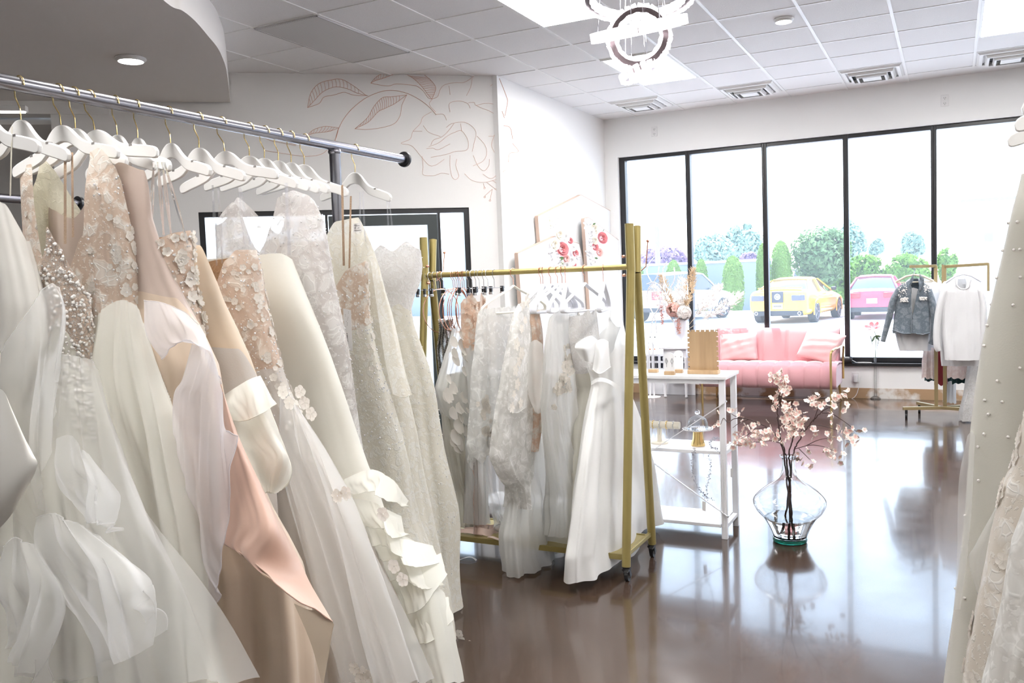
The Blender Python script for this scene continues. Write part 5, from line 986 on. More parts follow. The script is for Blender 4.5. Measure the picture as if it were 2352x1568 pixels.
x, y = ty(1501, 4.78), 4.78; k = thing('earring_stand', 'tall thin clear T-shaped earring stand on wood base, left end of table', 'display stand', (x, y, TZ))
MB().b2((x-.028, y-.016, TZ), (x+.028, y+.016, TZ+.02)).build('wood_base', M_wood, k, smooth=0, bevel=.002)
for dx in (-.014, .014): MB().b2((x+dx-.003, y-.002, TZ+.02), (x+dx+.003, y+.002, TZ+.215)).build('upright', M_gl, k, smooth=0)
MB().b2((x-.017, y-.002, TZ+.20), (x+.017, y+.002, TZ+.207)).build('top_bar', M_gl, k, smooth=0)
e = thing('earrings', 'pair of round drop earrings hanging on the clear T-shaped stand', 'earrings', (x, y-.004, TZ+.15))
for dx in (-.015, .012): m = MB(); m.ball((x+dx, y-.006, TZ+.135), .006, 10); m.cyl((x+dx, y-.006, TZ+.14), (x+dx, y-.006, TZ+.205), .0008, n=5); m.build('earring', M_copper, e)
# middle shelf
SH = .483; y = 4.78; M_suede = mat('cream_suede', (.74, .69, .58), .9, sheen=.3)
p, q = at(1468, 973, Y=y), at(1561, 974, Y=y); xm_ = (p[0]+q[0])/2-.0; k = thing('bracelet_stand', 'cream T-bar bracelet stand on the middle table shelf', 'display stand', (xm_, y, SH)); zb = p[2]
MB().cyl((p[0], y, zb), (q[0], y, zb), .021, n=24).build('display_bar', M_suede, k); MB().b2((xm_-.01, y-.01, SH+.008), (xm_+.012, y+.01, zb-.015)).build('post', M_suede, k, smooth=0); MB().lathe([(.0001, 0), (.05, 0), (.05, .008), (.045, .010), (.0001, .010)], (xm_, y, SH), 28).build('base', M_suede, k)
for i, a in enumerate(('first', 'second', 'third', 'fourth')):
    xx = p[0]+(q[0]-p[0])*(.36+.165*i); bm_ = MB(); bm_.tube([(xx+.002*math.sin(7*a_), y+.023*math.sin(a_), zb+.023*math.cos(a_)) for a_ in np.linspace(0, 2*PI, 25)[:-1]], .0018, 6, closed=True)
    for j in range(9): bm_.ball((xx+.002*math.sin(j*2), y-.023*math.cos(j*.35-.9), zb+.023*math.sin(j*.35-.9)), .003, 6)
    bm_.cyl((xx, y-.022, zb-.015), (xx+.004*(i-1), y-.022, zb-.055), .0009, n=5); o = bm_.build('bracelet', M_silver if i % 2 else M_brass); tag(o, 'thin jewelled bracelet on cream T-bar, %s from the left' % a, 'bracelet', 'bracelets on the cream T-bar')
y = 4.77; x = float(at(1603, 1000, Y=y)[0]); k = thing('cake_stand', 'white plate cake stand with fluted gold foot on the middle table shelf', 'cake stand', (x, y, SH))
h = .095
MB().lathe([(.0001, 0), (.038, 0), (.039, .006), (.030, .04), (.026, h-.016), (.03, h-.012), (.0001, h-.012)], (x, y, SH), 40, wob=lambda a, z: 1+.03*math.cos(14*a)).build('gold_foot', M_brass, k)
MB().lathe([(.0001, -.012), (.04, -.012), (.082, -.003), (.085, .003), (.080, .004), (.05, -.004), (.0001, -.004)], (x, y, SH+h), 48, wob=lambda a, z: 1+.02*math.cos(20*a)).build('plate', mat('white_ceramic', (.86, .86, .87), .15), k)
rr_ = random.Random(3); m = MB()
for i in range(44): a = 2*PI*i/44; m.ball((x+.079*math.cos(a), y+.079*math.sin(a), SH+h+.005), .0042*rr_.uniform(.5, 1.1), 6)
m.build('beaded_rim', M_silver, k)
k = thing('glass_dome', 'small clear glass cloche with knob on the gold-footed cake stand', 'cloche', (x, y, SH+h))
prof = [(.058, 0), (.058, .02), (.055, .04), (.046, .058), (.030, .070), (.010, .076), (.007, .080)]; inn = [(r_-.0022, z-.001) for r_, z in reversed(prof)]; inn[0] = (.0001, .074)
MB().lathe(prof+[(.0001, .081)], (x, y, SH+h), 36).build('dome', glass_pane('dome_glass', (.95, .96, .98), .08, .03), k); MB().ball((x, y, SH+h+.094), .0145, 16).build('knob', M_gl, k)
def vine(name, lab, pts, n, seed, m=None):
    rr = random.Random(seed); P = cr_spline(pts, n); mb = MB(); mb.tube([tuple(p_) for p_ in P], .0007, 5); 
    k = thing(name, lab, 'hair vine', tuple(P[0])); mb.build('wire', M_silver, k); m2 = MB()
    for p_ in P[1:-1]:
        for _ in range(2):
            d = Vector((rr.uniform(-1, 1), rr.uniform(-1, 1), rr.uniform(-1, 1)))*.009; e_ = Vector(p_)+d; m2.ball(e_, .0022*rr.uniform(.6, 1.4), 6); m2.tube([p_, e_], .0005, 4)
    m2.build('bead_leaves', mat('vine_bead', (.42, .42, .47), .25, .7) if 'vine_bead' not in bpy.data.materials else bpy.data.materials['vine_bead'], k)
yy = TY0-.008
vine('hair_vine', 'beaded silver hair vine draped over the middle shelf edge below the cake stand', [tuple(at(*q_, Y=yy)) for q_ in [(1597, 1030), (1592, 1045), (1591, 1070), (1594, 1095), (1602, 1118), (1614, 1132), (1622, 1143)]], 64, 1)
vine('hair_vine', 'sparse beaded hair vine hanging right of the darker one below the shelf', [tuple(at(*q_, Y=yy+.06)) for q_ in [(1626, 1042), (1630, 1060), (1632, 1082), (1628, 1100), (1624, 1120), (1626, 1142), (1640, 1148)]], 34, 2)
vine('hair_vine', 'coiled beaded hair vine lying at the right end of the middle shelf', [tuple(at(x_, y_, Z=SH+.012+.02*(i_ % 2))) for i_, (x_, y_) in enumerate([(1650, 1032), (1636, 1028), (1631, 1018), (1638, 1008), (1646, 1005), (1658, 1010)])], 64, 3)
k = thing('price_tag', 'small lavender-white tag hanging below the hair vine', 'tag', tuple(at(1617, 1150, Y=yy))); q = [at(*c_, Y=yy) for c_ in ((1613, 1151), (1621, 1152), (1621, 1174), (1613, 1172))]; mb = MB(); mb.add(q, [(0, 3, 2, 1)]); mb.build('tag_card', M_tagp, k, smooth=0, solid=.0008); MB().tube([q[0]+np.array([.004, 0, 0]), at(1621, 1142, Y=yy)], .0006, 4).build('string', M_silver, k)
k = thing('price_tag', 'small white tag dangling between the right legs of the console table', 'tag', tuple(at(1681, 1075, Y=4.8))); q = [at(*c_, Y=4.8) for c_ in ((1678, 1076), (1684, 1075), (1683, 1097), (1678, 1095))]; mb = MB(); mb.add(q, [(0, 3, 2, 1)]); mb.build('tag_card', M_tagp, k, smooth=0, solid=.0008); MB().tube([q[0]+np.array([.003, 0, 0]), (TX1-.06, 4.8, SH)], .0006, 4).build('string', M_silver, k)
for i, (dx, l_) in enumerate(((1657, 'left'), (1661, 'right'))):
    p = at(dx, 1038, Y=TY0+.002); q = at(dx+(-3 if i == 0 else 1), 1212, Y=TY0-.006); o = MB().tube([p, (p+q)/2+np.array([.004, 0, 0]), q], .003, 5, flat=.3).build('ribbon_tie', F_sheer); tag(o, 'thin sheer white ribbon tie hanging from the middle shelf, %s one' % l_, 'ribbon', 'ribbon ties on the console table')

# ================================================================== glass vase with blossom branches
VX, VY = float(at(1813, 1150, Y=4.72)[0]), 4.72
px2 = .000745
op = [(113, 1390), (118, 1350), (143, 1290), (183, 1220), (225, 1175), (247, 1130), (252, 1105), (244, 1075), (203, 1030), (150, 990), (105, 960), (68, 925), (52, 890), (46, 850), (45, 810), (48, 790), (62, 776), (62, 768)]
O = [(r_*px2, (1395-y_)*px2) for r_, y_ in op]; Os = cr_spline(O, 60)
M_vase = mat('clear_blown_glass', (.985, .99, .995), .01, trans=1, ior=1.5)
k = thing('glass_vase', 'large clear glass demijohn vase with green base on the polished floor', 'vase', (VX, VY, 0))
wob = lambda a, z: 1+.010*math.sin(3*a+9*z)+.008*math.sin(7*a-14*z)*min(1, z*5)
inner = [(max(.0002, r_-.0045), z+.0) for r_, z in Os[::-1]]; inner = [q_ for q_ in inner if q_[1] > .028]+[(.05, .026), (.0001, .025)]
MB().lathe([(.0001, .003), (.075, .001)]+[(r_, z) for r_, z in Os]+inner, (VX, VY, 0), 64, wob=wob).build('vase_body', M_vase, k, smooth=180, weld=True)
MB().lathe([(.0001, .0035), (.086, .003), (.0895, .012), (.089, .022), (.0001, .022)], (VX, VY, 0), 48).build('green_glass_base', mat('green_glass', (.03, .30, .22), .05, trans=.6, ior=1.5), k)
wl_ = .135; wp = [(.0001, .0265), (.05, .027)]+[(r_-.0055, z) for r_, z in Os if .03 < z < wl_]; wp += [(wp[-1][0], wl_), (.0001, wl_)]
MB().lathe(wp, (VX, VY, 0), 48, wob=wob).build('water', mat('water', (.96, .965, .97), .0, trans=1, ior=1.33), k, smooth=60)
M_bark = mat('dark_bark', (.045, .020, .018), .7); M_pink = mat('blossom_pink', (.86, .52, .44), .6, sheen=.2); M_blos = bpy.data.materials.new('blossom'); M_blos.use_nodes = True
N = M_blos.node_tree.nodes; L = M_blos.node_tree.links; b = N['Principled BSDF']; oi = N.new('ShaderNodeTexCoord'); ln = N.new('ShaderNodeVectorMath'); ln.operation = 'LENGTH'; r = ramp(N, .003, .014, (.88, .46, .42, 1), (.94, .86, .78, 1)); L.new(oi.outputs['Object'], ln.inputs[0]); L.new(ln.outputs['Value'], r.inputs[0]); L.new(r.outputs[0], b.inputs['Base Color']); b.inputs['Roughness'].default_value = .6
mb = MB(); flower(mb, (0, 0, 0), (0, 0, 1), (1, 0, 0), .019, random.Random(1), 5, .45, .5); BLOS = mb.build('blossom', M_blos, None, smooth=180); BL_ME = BLOS.data; bpy.data.objects.remove(BLOS)
mb = MB(); mb.ball((0, 0, .003), .0035, 6)
M_yel = mat('stamen', (.50, .40, .10), .7); n0 = len(BL_ME.polygons)
def branch(label, stem, twigs, blos, yo, seed):
    """pixel paths on planes near the vase; stem from the vase bottom upward"""
    rr = random.Random(seed); Yb = VY+yo; P = lambda q_, dy=0: Vector(at(q_[0], q_[1], Y=Yb+dy))
    k = thing('blossom_branch', label, 'branch', (VX, Yb, .03), 'pink blossom branches in the glass vase')
    st = [Vector(s_) for s_ in stem[0]]+[P(q_) for q_ in stem[1]]; pts = cr_spline([tuple(q_) for q_ in st], 50)
    pts = [Vector(p_)+Vector((rr.uniform(-1, 1), rr.uniform(-1, 1), 0))*.0034 for p_ in pts]
    MB().tube(pts, [.0052-.0030*i/49 for i in range(50)], 7).build('stem', M_bark, k)
    allp = []
    for i, tw in enumerate(twigs):
        dy = rr.uniform(-.09, .09); q_ = [P(tw[0])]+[P(t_, dy*(j+1)/len(tw)) for j, t_ in enumerate(tw[1:])]; pp_ = cr_spline([tuple(a) for a in q_], 5*len(q_)); MB().tube([tuple(a) for a in pp_], [.0024-.0012*j/(len(pp_)-1) for j in range(len(pp_))], 6).build('twig', M_bark, k); allp.append((tw, dy))
    for (x_, y_) in blos:
        dy = rr.uniform(-.08, .08); p_ = P((x_+rr.uniform(-3, 3), y_+rr.uniform(-3, 3)), dy); o = bpy.data.objects.new('blossom', BL_ME); S.collection.objects.link(o); o.parent = k; o.matrix_parent_inverse = Matrix.Translation(k.location).inverted(); o.location = p_
        d = Vector((rr.uniform(-1, 1), rr.uniform(-1.2, .4), rr.uniform(-.7, .8))); o.rotation_euler = d.to_track_quat('Z', 'Y').to_euler(); s_ = rr.uniform(.68, .98); o.scale = (s_, s_, s_)
        yield_ = p_
vz = lambda x_, z_, dy=0: (VX+x_, VY+dy, z_)
def scat(seed, pts, n, r_):
    rr = random.Random(seed); out = []
    for i in range(n): a = pts[i % len(pts)]; out.append((a[0]+rr.gauss(0, r_), a[1]+rr.gauss(0, r_)))
    return out
branch('tall upright blossom branch reaching highest in the vase', ([vz(.012, .03, .01), vz(.008, .2, .0), vz(-.004, .38)], [(1803, 1040), (1793, 1005), (1787, 965), (1785, 930), (1791, 900)]), [[(1786, 945), (1778, 930), (1775, 905)], [(1787, 930), (1797, 905), (1800, 880), (1795, 862)], [(1789, 905), (1785, 885), (1781, 868)], [(1790, 975), (1800, 985), (1815, 975), (1825, 945)]], scat(1, [(1785, 862), (1795, 858), (1805, 868), (1780, 872), (1800, 880), (1797, 892), (1808, 898), (1790, 905), (1778, 910), (1785, 930), (1800, 925), (1796, 935), (1780, 935)], 64, 5), .0, 1)
branch('left drooping blossom branch passing in front of the table leg', ([vz(.02, .03, -.01), vz(.0, .2, -.01), vz(-.012, .38, -.01)], [(1798, 1035), (1788, 1008), (1772, 990), (1750, 975), (1720, 963), (1700, 960)]), [[(1760, 982), (1735, 985), (1715, 1000), (1700, 1008)], [(1720, 963), (1700, 970), (1683, 982)], [(1700, 960), (1688, 955), (1680, 950)], [(1795, 1018), (1770, 1012), (1740, 1015), (1712, 1010)], [(1700, 960), (1685, 962), (1672, 970), (1662, 960), (1655, 975)]], scat(2, [(1690, 1000), (1700, 1012), (1712, 1018), (1725, 1022), (1735, 995), (1745, 1000), (1755, 1008), (1765, 990), (1750, 1020), (1770, 1000), (1690, 1018), (1780, 995), (1742, 985), (1715, 985), (1700, 950), (1652, 972), (1678, 945)], 84, 7), -.05, 2)
branch('centre blossom branch with the densest pink cluster', ([vz(-.03, .06, .012), vz(-.012, .22, .01), vz(.004, .38, .01)], [(1812, 1042), (1818, 1015), (1825, 985), (1824, 955), (1820, 938)]), [[(1822, 980), (1812, 965), (1806, 955)], [(1822, 1000), (1840, 990), (1850, 965)]], scat(3, [(1818, 940), (1810, 948), (1828, 945), (1822, 958), (1835, 962), (1812, 965), (1800, 972), (1815, 985), (1830, 985), (1842, 975), (1835, 998), (1820, 1000), (1800, 1010), (1845, 962)], 84, 6), -.09, 3)
branch('right arching blossom branch spreading farthest to the right', ([vz(.0, .04, -.015), vz(.004, .22, -.012), vz(.012, .38, -.01)], [(1822, 1040), (1832, 1018), (1848, 990), (1868, 965), (1888, 945), (1905, 935)]), [[(1868, 968), (1878, 940), (1882, 925)], [(1860, 975), (1890, 978), (1915, 985), (1930, 990)], [(1888, 948), (1910, 950), (1935, 965), (1955, 980), (1968, 992)], [(1905, 937), (1925, 925), (1940, 918)], [(1828, 1030), (1860, 1022), (1890, 1025), (1915, 1035)], [(1850, 1024), (1880, 1010), (1910, 1005)], [(1835, 1030), (1850, 1045), (1860, 1055)]], scat(4, [(1860, 915), (1868, 925), (1878, 912), (1895, 925), (1910, 918), (1920, 908), (1935, 905), (1942, 920), (1938, 940), (1905, 935), (1885, 930), (1915, 960), (1925, 985), (1940, 1000), (1955, 1010), (1968, 1000), (1975, 990), (1930, 1010), (1910, 1010), (1895, 1000), (1950, 985), (1960, 1020), (1905, 1045), (1920, 1050), (1930, 1040), (1898, 1030), (1870, 985), (1850, 1040), (1860, 1065), (1838, 1060), (1835, 1045), (1868, 1000)], 100, 6), .05, 4)
# ================================================================== pink sofa group by the window
M_pinkv = mat('pink_velvet', (.62, .315, .335), .75, sheen=.6, bump=(140, .1, 3)); M_pill = fabric('pale_pink_satin', (.84, .52, .52), .4, .1, bumps=.1, bscale=30)
SX0, SX1, SYF, SYB = -2.53, -1.085, 9.52, 10.20
t = thing('sofa', 'pink velvet channel-tufted sofa with gold arm frames and legs under the windows', 'sofa', ((SX0+SX1)/2, 9.9, 0))
def channels(n, x0, x1, f, nu=12, nv=14):
    """puffed channels: f(u 0..1 across channel, v 0..1) -> (depth bulge); returns grid rows"""
    P = []
    for v in range(nv+1):
        row = []
        for c in range(n):
            for u in range(nu+(1 if c == n-1 else 0)): row.append(f(x0+(x1-x0)*(c+u/nu)/n, u/nu, v/nv))
        P.append(row)
    return P
puff = lambda u: math.sin(PI*u)**.36
def seatf(x, u, v):
    b_ = .024*puff(u)
    if v < .45: s_ = v/.45; return (x, SYF-b_-.035*math.sin(PI*s_)*.9+(.03 if v == 0 else 0), .20+s_*.22)
    s_ = (v-.45)/.55; return (x, SYF+.0+s_*.56, .435+b_*.7+.022*math.sin(PI*min(1, s_*1.2))-.012*(1-s_)*(1 if s_ < .1 else 0))
mb = MB(); mb.grid(channels(9, SX0, SX1, seatf, 12, 20)); mb.build('seat', M_pinkv, t, smooth=180)
MB().b2((SX0+.006, SYF+.02, .20), (SX1-.006, SYB-.1, .43)).build('seat_box', M_pinkv, t, smooth=0, bevel=.02)
def backf(x, u, v):
    b_ = .034*puff(u); z = .40+v*.415; lean_ = .16*v
    if v > .92: b_ *= (1-v)/.08*.9+.1
    return (x, SYB-.22+lean_-b_*1.0-.02*math.sin(PI*v), z)
mb = MB(); P = channels(5, SX0+.06, SX1-.03, backf, 14, 18); P.append([(q[0], SYB-.02+.0, q[2]-.01) for q in P[-1]]); P.append([(q[0], SYB-.03, .42) for q in P[0]]); mb.grid(P); mb.build('backrest', M_pinkv, t, smooth=180)
for x, s in ((SX0+.05, -1), (SX1-.045, 1)):
    a = [(x, SYF-.075, .0), (x, SYF-.075, .30), (x, SYF-.075, .56), (x+s*.02, SYF-.04, .615), (x+s*.05, SYF+.12, .63), (x+s*.06, SYB-.16, .62), (x+s*.05, SYB-.10, .50), (x+s*.05, SYB-.10, .25)]
    MB().tube([tuple(p_) for p_ in cr_spline(a, 40)], .012, 10).build('arm_frame', M_brass, t)
    MB().cyl((x-s*.0, SYB-.08, .205), (x+s*.02, SYB-.02, 0), .014, .010).build('leg', M_brass, t)
def pillow(lab, c, w, h, th, rot, seed):
    rr = random.Random(seed); mb = MB(); n = 18; F = []; Bk = []; R3 = Matrix.Rotation(rot[2], 3, 'Z') @ Matrix.Rotation(rot[0], 3, 'X') @ Matrix.Rotation(rot[1], 3, 'Y')
    for i in range(n+1):
        a = []; b_ = []
        for j in range(n+1):
            u, v = i/n*2-1, j/n*2-1; e = (1-u*u)*(1-v*v); k_ = e**.45; pin = 1-.07*(1-abs(u*v))*(abs(u)**4+abs(v)**4)*.6
            wr = .006*math.sin(9*u+3*v+seed)*k_+.005*math.sin(13*v-4*u)*k_
            for s_, l in ((-1, a), (1, b_)): l.append(Vector(c)+R3 @ Vector((u*w/2*pin, s_*(th/2*k_)+wr, v*h/2*pin)))
        F.append(a); Bk.append(b_)
    mb.grid(F); mb.grid([list(reversed(r_)) for r_ in Bk]); o = mb.build('throw_pillow', M_pill, None, smooth=180, weld=True); tag(o, lab, 'pillow', 'pink pillows on the sofa'); return o
pillow('pale pink satin pillow at the right arm of the sofa, crumpled and tilted', (-1.28, 9.86, .63), .44, .36, .15, (-.45, .25, -.25), 1)
pillow('pale pink pillow at the left end of the sofa behind the notched board', (-2.18, 9.93, .61), .42, .33, .14, (-.35, -.05, .1), 2)
# black cylinder speaker and adaptor on the sill
a = at(1938, 824, Y=10.27); z = WZ0
o = MB().tube([(a[0]-.085, 10.30, z+.036), (a[0]-.08, 10.30, z+.036), (a[0]+.08, 10.30, z+.036), (a[0]+.085, 10.30, z+.036)], [.030, .036, .036, .030], 24).build('portable_speaker', mat('speaker_fabric', (.02, .02, .022), .6)); tag(o, 'black cylindrical portable speaker lying on the window sill right of the sofa', 'speaker')
mb = MB(); a2 = at(1975, 826, Y=10.28); mb.tube([(a[0]+.085, 10.31, z+.03), (a[0]+.13, 10.30, z+.006), (a2[0]-.03, 10.32, z+.006), (a2[0]+.06, 10.33, z+.006), (a2[0]+.12, 10.31, z+.006)], .004, 6); o = mb.build('power_cable', mat('white_cable', (.8, .8, .8), .5)); tag(o, 'white cable lying on the black window sill beside the speaker', 'cable')
P = [(SX0+.3, 10.30, .02), (-2.2, 10.25, .006), (-1.9, 10.2, .006), (-1.6, 10.24, .006), (-1.3, 10.28, .006), (-1.0, 10.3, .006), (-.92, 10.345, .25)]; o = MB().tube([tuple(p_) for p_ in cr_spline(P, 40)], .003, 6).build('power_cable', bpy.data.materials['white_cable']); tag(o, 'thin white cord running along the floor beneath the sofa to the outlet', 'cable')
# white side table with turned legs, urn, dried flowers
M_wp = mat('white_furniture_paint', (.82, .82, .85), .5)
fl = at(1528, 912, Z=0); fr_ = at(1577, 913, Z=0); bk = at(1594, 906, Z=0); X0, X1 = fl[0], fr_[0]; Y0 = (fl[1]+fr_[1])/2; Y1 = Y0+.34; TH = .60
t = thing('side_table', 'small white side table with turned legs, holding the urn of dried flowers', 'table', ((X0+X1)/2, (Y0+Y1)/2, 0))
MB().b2((X0-.05, Y0-.05, TH-.02), (X1+.05, Y1+.05, TH)).build('table_top', M_wp, t, smooth=0, bevel=.004); MB().b2((X0-.01, Y0-.01, TH-.12), (X1+.01, Y1+.01, TH-.02)).build('apron', M_wp, t, smooth=0)
MB().b2((X0, Y0, .20), (X1, Y1, .225)).build('lower_shelf', M_wp, t, smooth=0, bevel=.003)
for x in (X0, X1):
    for y in (Y0, Y1): MB().lathe([(.012, 0), (.018, .01), (.014, .03), (.02, .10), (.016, .14), (.022, .16), (.022, .26), (.015, .28), (.02, .34), (.014, .42), (.022, .46), (.022, TH-.12)], (x, y, 0), 14).build('leg', M_wp, t)
ux, uy = (X0+X1)/2+.03, (Y0+Y1)/2; t = thing('urn', 'white fluted pedestal urn on the small side table', 'vase', (ux, uy, TH))
MB().lathe([(.0001, 0), (.075, 0), (.075, .012), (.03, .03), (.022, .07), (.03, .085), (.045, .10), (.068, .14), (.075, .25), (.082, .31), (.088, .315), (.086, .325), (.06, .325), (.05, .28), (.0001, .27)], (ux, uy, TH), 40, wob=lambda a, z: 1+(.035*math.cos(16*a) if .13 < z < .31 else 0)).build('urn_body', M_wp, t)
M_pam = mat('pampas_beige', (.74, .58, .40), .9); M_dpink = mat('dried_pink', (.80, .52, .46), .9); M_dwh = mat('dried_white', (.88, .84, .80), .9)
rr = random.Random(12); top = (ux, uy, TH+.32)
def plume(lab, d, l, r_, m, seed, droop=0.):
    rr = random.Random(seed); d = Vector(d).normalized(); p0 = Vector(top)+Vector((d.x, d.y, 0))*.05-Vector((0, 0, .15)); e = p0+d*l; k = thing('dried_stem', lab, 'dried flower', tuple(p0), 'dried stems in the urn'); MB().tube([p0, p0.lerp(e, .5), e], .003, 6).build('stem', M_pam, k); mb = MB()
    for i in range(420):
        s_ = rr.uniform(.40, 1.08); c = p0+d*l*s_; rad = r_*math.sin(PI*min(1, max(.05, (s_-.42)/.68)))**.7; o_ = Vector((rr.gauss(0, 1), rr.gauss(0, 1), rr.gauss(0, .5))).normalized()*rad*rr.uniform(.3, 1); q = c+o_; v_ = (d*.8+o_.normalized()*.8).normalized()*.045; sd = v_.cross(Vector((rr.random(), rr.random(), rr.random()))).normalized()*.007; mb.add([q-sd, q+sd, q+v_+Vector((0, 0, -droop))], [(0, 1, 2)])
    mb.build('plume', m, k, smooth=0)
plume('tan pampas plume left of centre in the white urn', (-.28, -.1, 1), .66, .06, M_pam, 1); plume('tan pampas plume right of centre, tallest in the white urn', (.22, -.05, 1), .72, .065, M_pam, 2)
plume('pale white dried plume leaning left in the urn', (-.55, 0, 1), .60, .085, M_dwh, 3); plume('pale white dried plume leaning far right over the window mullion', (.75, 0, .9), .66, .09, M_dwh, 4); plume('white dried bunny-tail plume at the middle of the urn', (.0, .1, 1), .6, .08, M_dwh, 5); plume('white dried plume behind, right of the mullion', (1.15, .1, .75), .74, .11, M_dwh, 6)
def puffball(lab, c, r_, m, seed):
    rr = random.Random(seed); k = thing('hydrangea_head', lab, 'dried flower', c, 'dried heads in the urn'); mb = MB()
    for i in range(60):
        d = Vector((rr.gauss(0, 1), rr.gauss(0, 1), rr.gauss(0, 1))).normalized(); flower(mb, Vector(c)+d*r_*.8, d, (d.y, -d.x, .3), r_*.36, rr, 4, .2, .6)
    mb.build('petals', m, k, smooth=180); MB().cyl(c, (ux, uy, TH+.25), .003, n=6).build('stem', M_pam, k)
puffball('cream pink dried hydrangea head at the urn rim, front right', (ux+.06, uy-.06, TH+.40), .10, M_dwh, 1); puffball('dusty pink dried hydrangea head at the urn rim, front left', (ux-.07, uy-.05, TH+.44), .095, M_dpink, 2); puffball('cream dried hydrangea head at the back of the urn rim', (ux+.0, uy+.05, TH+.48), .10, M_dwh, 3)
def amaranth(lab, px_, y0_, y1_, seed):
    rr = random.Random(seed); k = None; p0 = Vector(at(px_, y0_, Y=uy-.09)); p1 = Vector(at(px_+4, y1_, Y=uy-.10)); k = thing('trailing_amaranth', lab, 'dried flower', tuple(p0), 'trailing amaranth in the urn'); MB().tube([Vector(top), p0+Vector((0, 0, .03)), p0, p1], .002, 5).build('stem', M_dpink, k); mb = MB()
    for i in range(170): s_ = rr.random(); mb.ball(p0.lerp(p1, s_)+Vector((rr.gauss(0, .018), rr.gauss(0, .012), rr.gauss(0, .008)))*(1-.5*s_), .006*rr.uniform(.5, 1.2), 5)
    o = mb.build('seed_beads', mat('amaranth_pink', (.66, .34, .28), .8) if 'amaranth_pink' not in bpy.data.materials else bpy.data.materials['amaranth_pink'], k, smooth=180); o['kind'] = 'stuff'
amaranth('rust pink amaranth trailing down the right side of the urn', 1556, 722, 766, 1); amaranth('pink amaranth hanging left of the urn before the window', 1518, 700, 745, 2)
# white twisted-heart metal sculpture on a stand
a = at(1505, 909, Z=0); hx, hy = a[0], a[1]-.12; t = thing('heart_stand', 'white metal stand with tall twisted ribbon heart loops, left of the urn', 'sculpture', (hx, hy, 0))
MB().lathe([(.0001, 0), (.10, 0), (.10, .006), (.02, .012), (.0001, .012)], (hx, hy, 0), 32).build('base_disc', M_wp, t)
for dx in (-.025, .025): MB().cyl((hx+dx, hy, .01), (hx+dx, hy, .66), .010, n=10).build('upright', M_wp, t)
Hy = hy
pl = lambda pts: [tuple(at(x_, y_, Y=Hy)) for x_, y_ in pts]
for pts in ([(1502, 590), (1490, 606), (1486, 625), (1495, 645), (1508, 660), (1516, 680), (1514, 705), (1502, 725), (1497, 745), (1496, 765)], [(1514, 612), (1510, 632), (1502, 648), (1490, 662), (1486, 685), (1494, 708), (1503, 728), (1507, 748), (1509, 765)], [(1532, 600), (1523, 620), (1524, 640), (1532, 660), (1545, 670)], [(1548, 613), (1550, 630), (1548, 645), (1540, 660)], [(1486, 652), (1500, 648), (1514, 654), (1520, 662)]):
    MB().tube([tuple(p_) for p_ in cr_spline(pl(pts), 40)], .013, 8, flat=.5).build('ribbon_loop', M_wp, t)
# dark slatted crate with white lattice at the window
a, b_ = at(1476, 846, Y=10.24), at(1592, 816, Y=10.24); t = thing('lattice_crate', 'dark box behind a white square lattice standing at the first windows', 'crate', ((a[0]+b_[0])/2, 10.27, 0))
zz0, zz1 = a[2], b_[2]; MB().b2((a[0], 10.25, 0.002), (b_[0], 10.30, zz1)).build('crate_body', mat('dark_navy_box', (.012, .012, .025), .7), t, smooth=0)
nx = 9
for i in range(nx+1): x = a[0]+(b_[0]-a[0])*i/nx; MB().b2((x-.012-.006*(i % 3), 10.238, 0.002), (x+.012+.006*(i % 2), 10.25, zz1)).build('lattice_bar', M_wp, t, smooth=0)
for z_ in (zz0-.005, (zz0+zz1)/2, zz1): MB().b2((a[0]-.012, 10.234, z_-.012), (b_[0]+.012, 10.25, z_+.012)).build('lattice_bar', M_wp, t, smooth=0)
MB().b2((a[0]-.012, 10.236, .002), (b_[0]+.012, 10.25, zz0)).build('lower_panel', M_wp, t, smooth=0)
# hexagon boards with flower swags leaning on the side wall
M_hex = mat('white_board', (.86, .855, .85), .6); M_hexe = mat('pale_wood_edge', (.58, .44, .36), .6)
def hexboard(lab, corners, X, th=.035, ):
    P = [Vector(at(x_, y_, X=X)) for x_, y_ in corners]; t = thing('hexagon_board', lab, 'backdrop board', (X, sum(p.y for p in P)/len(P), 0), 'white hexagon backdrop boards')
    pts = [(p.y, p.z) for p in P]; MB().prism(pts, ((0, 1, 0), (0, 0, 1), (1, 0, 0)), (X-th/2, 0, 0), th).build('board_face', M_hex, t, smooth=0)
    e = MB(); n = len(P)
    for i in range(n):
        p, q = P[i], P[(i+1) % n]; c = Vector((0, 0, 0))
        m_ = sum(P, Vector())/n; o_ = Vector((0, (p.y+q.y)/2-m_.y, (p.z+q.z)/2-m_.z)).normalized()*.004
        e.bar(p+o_-Vector((th/2+.001, 0, 0)), q+o_-Vector((th/2+.001, 0, 0)), th+.004, .008, (q-p).cross(Vector((1, 0, 0))))
    e.build('wood_edge', M_hexe, t, smooth=0); return t
hexboard('white hexagon board with wood edge, tallest, against the side wall', [(1241, 560), (1236, 497), (1335, 448), (1425, 497), (1425, 640), (1250, 700)], -3.835)
hexboard('white hexagon board nearest the door wall, pink flower swag on its right', [(1212, 900), (1190, 582), (1275, 543), (1330, 560), (1350, 640), (1352, 880)], -3.79)
hexboard('white hexagon board nearest the window, flower swag on its left edge', [(1366, 880), (1342, 503), (1352, 500), (1398, 535), (1426, 556), (1426, 880)], -3.74)
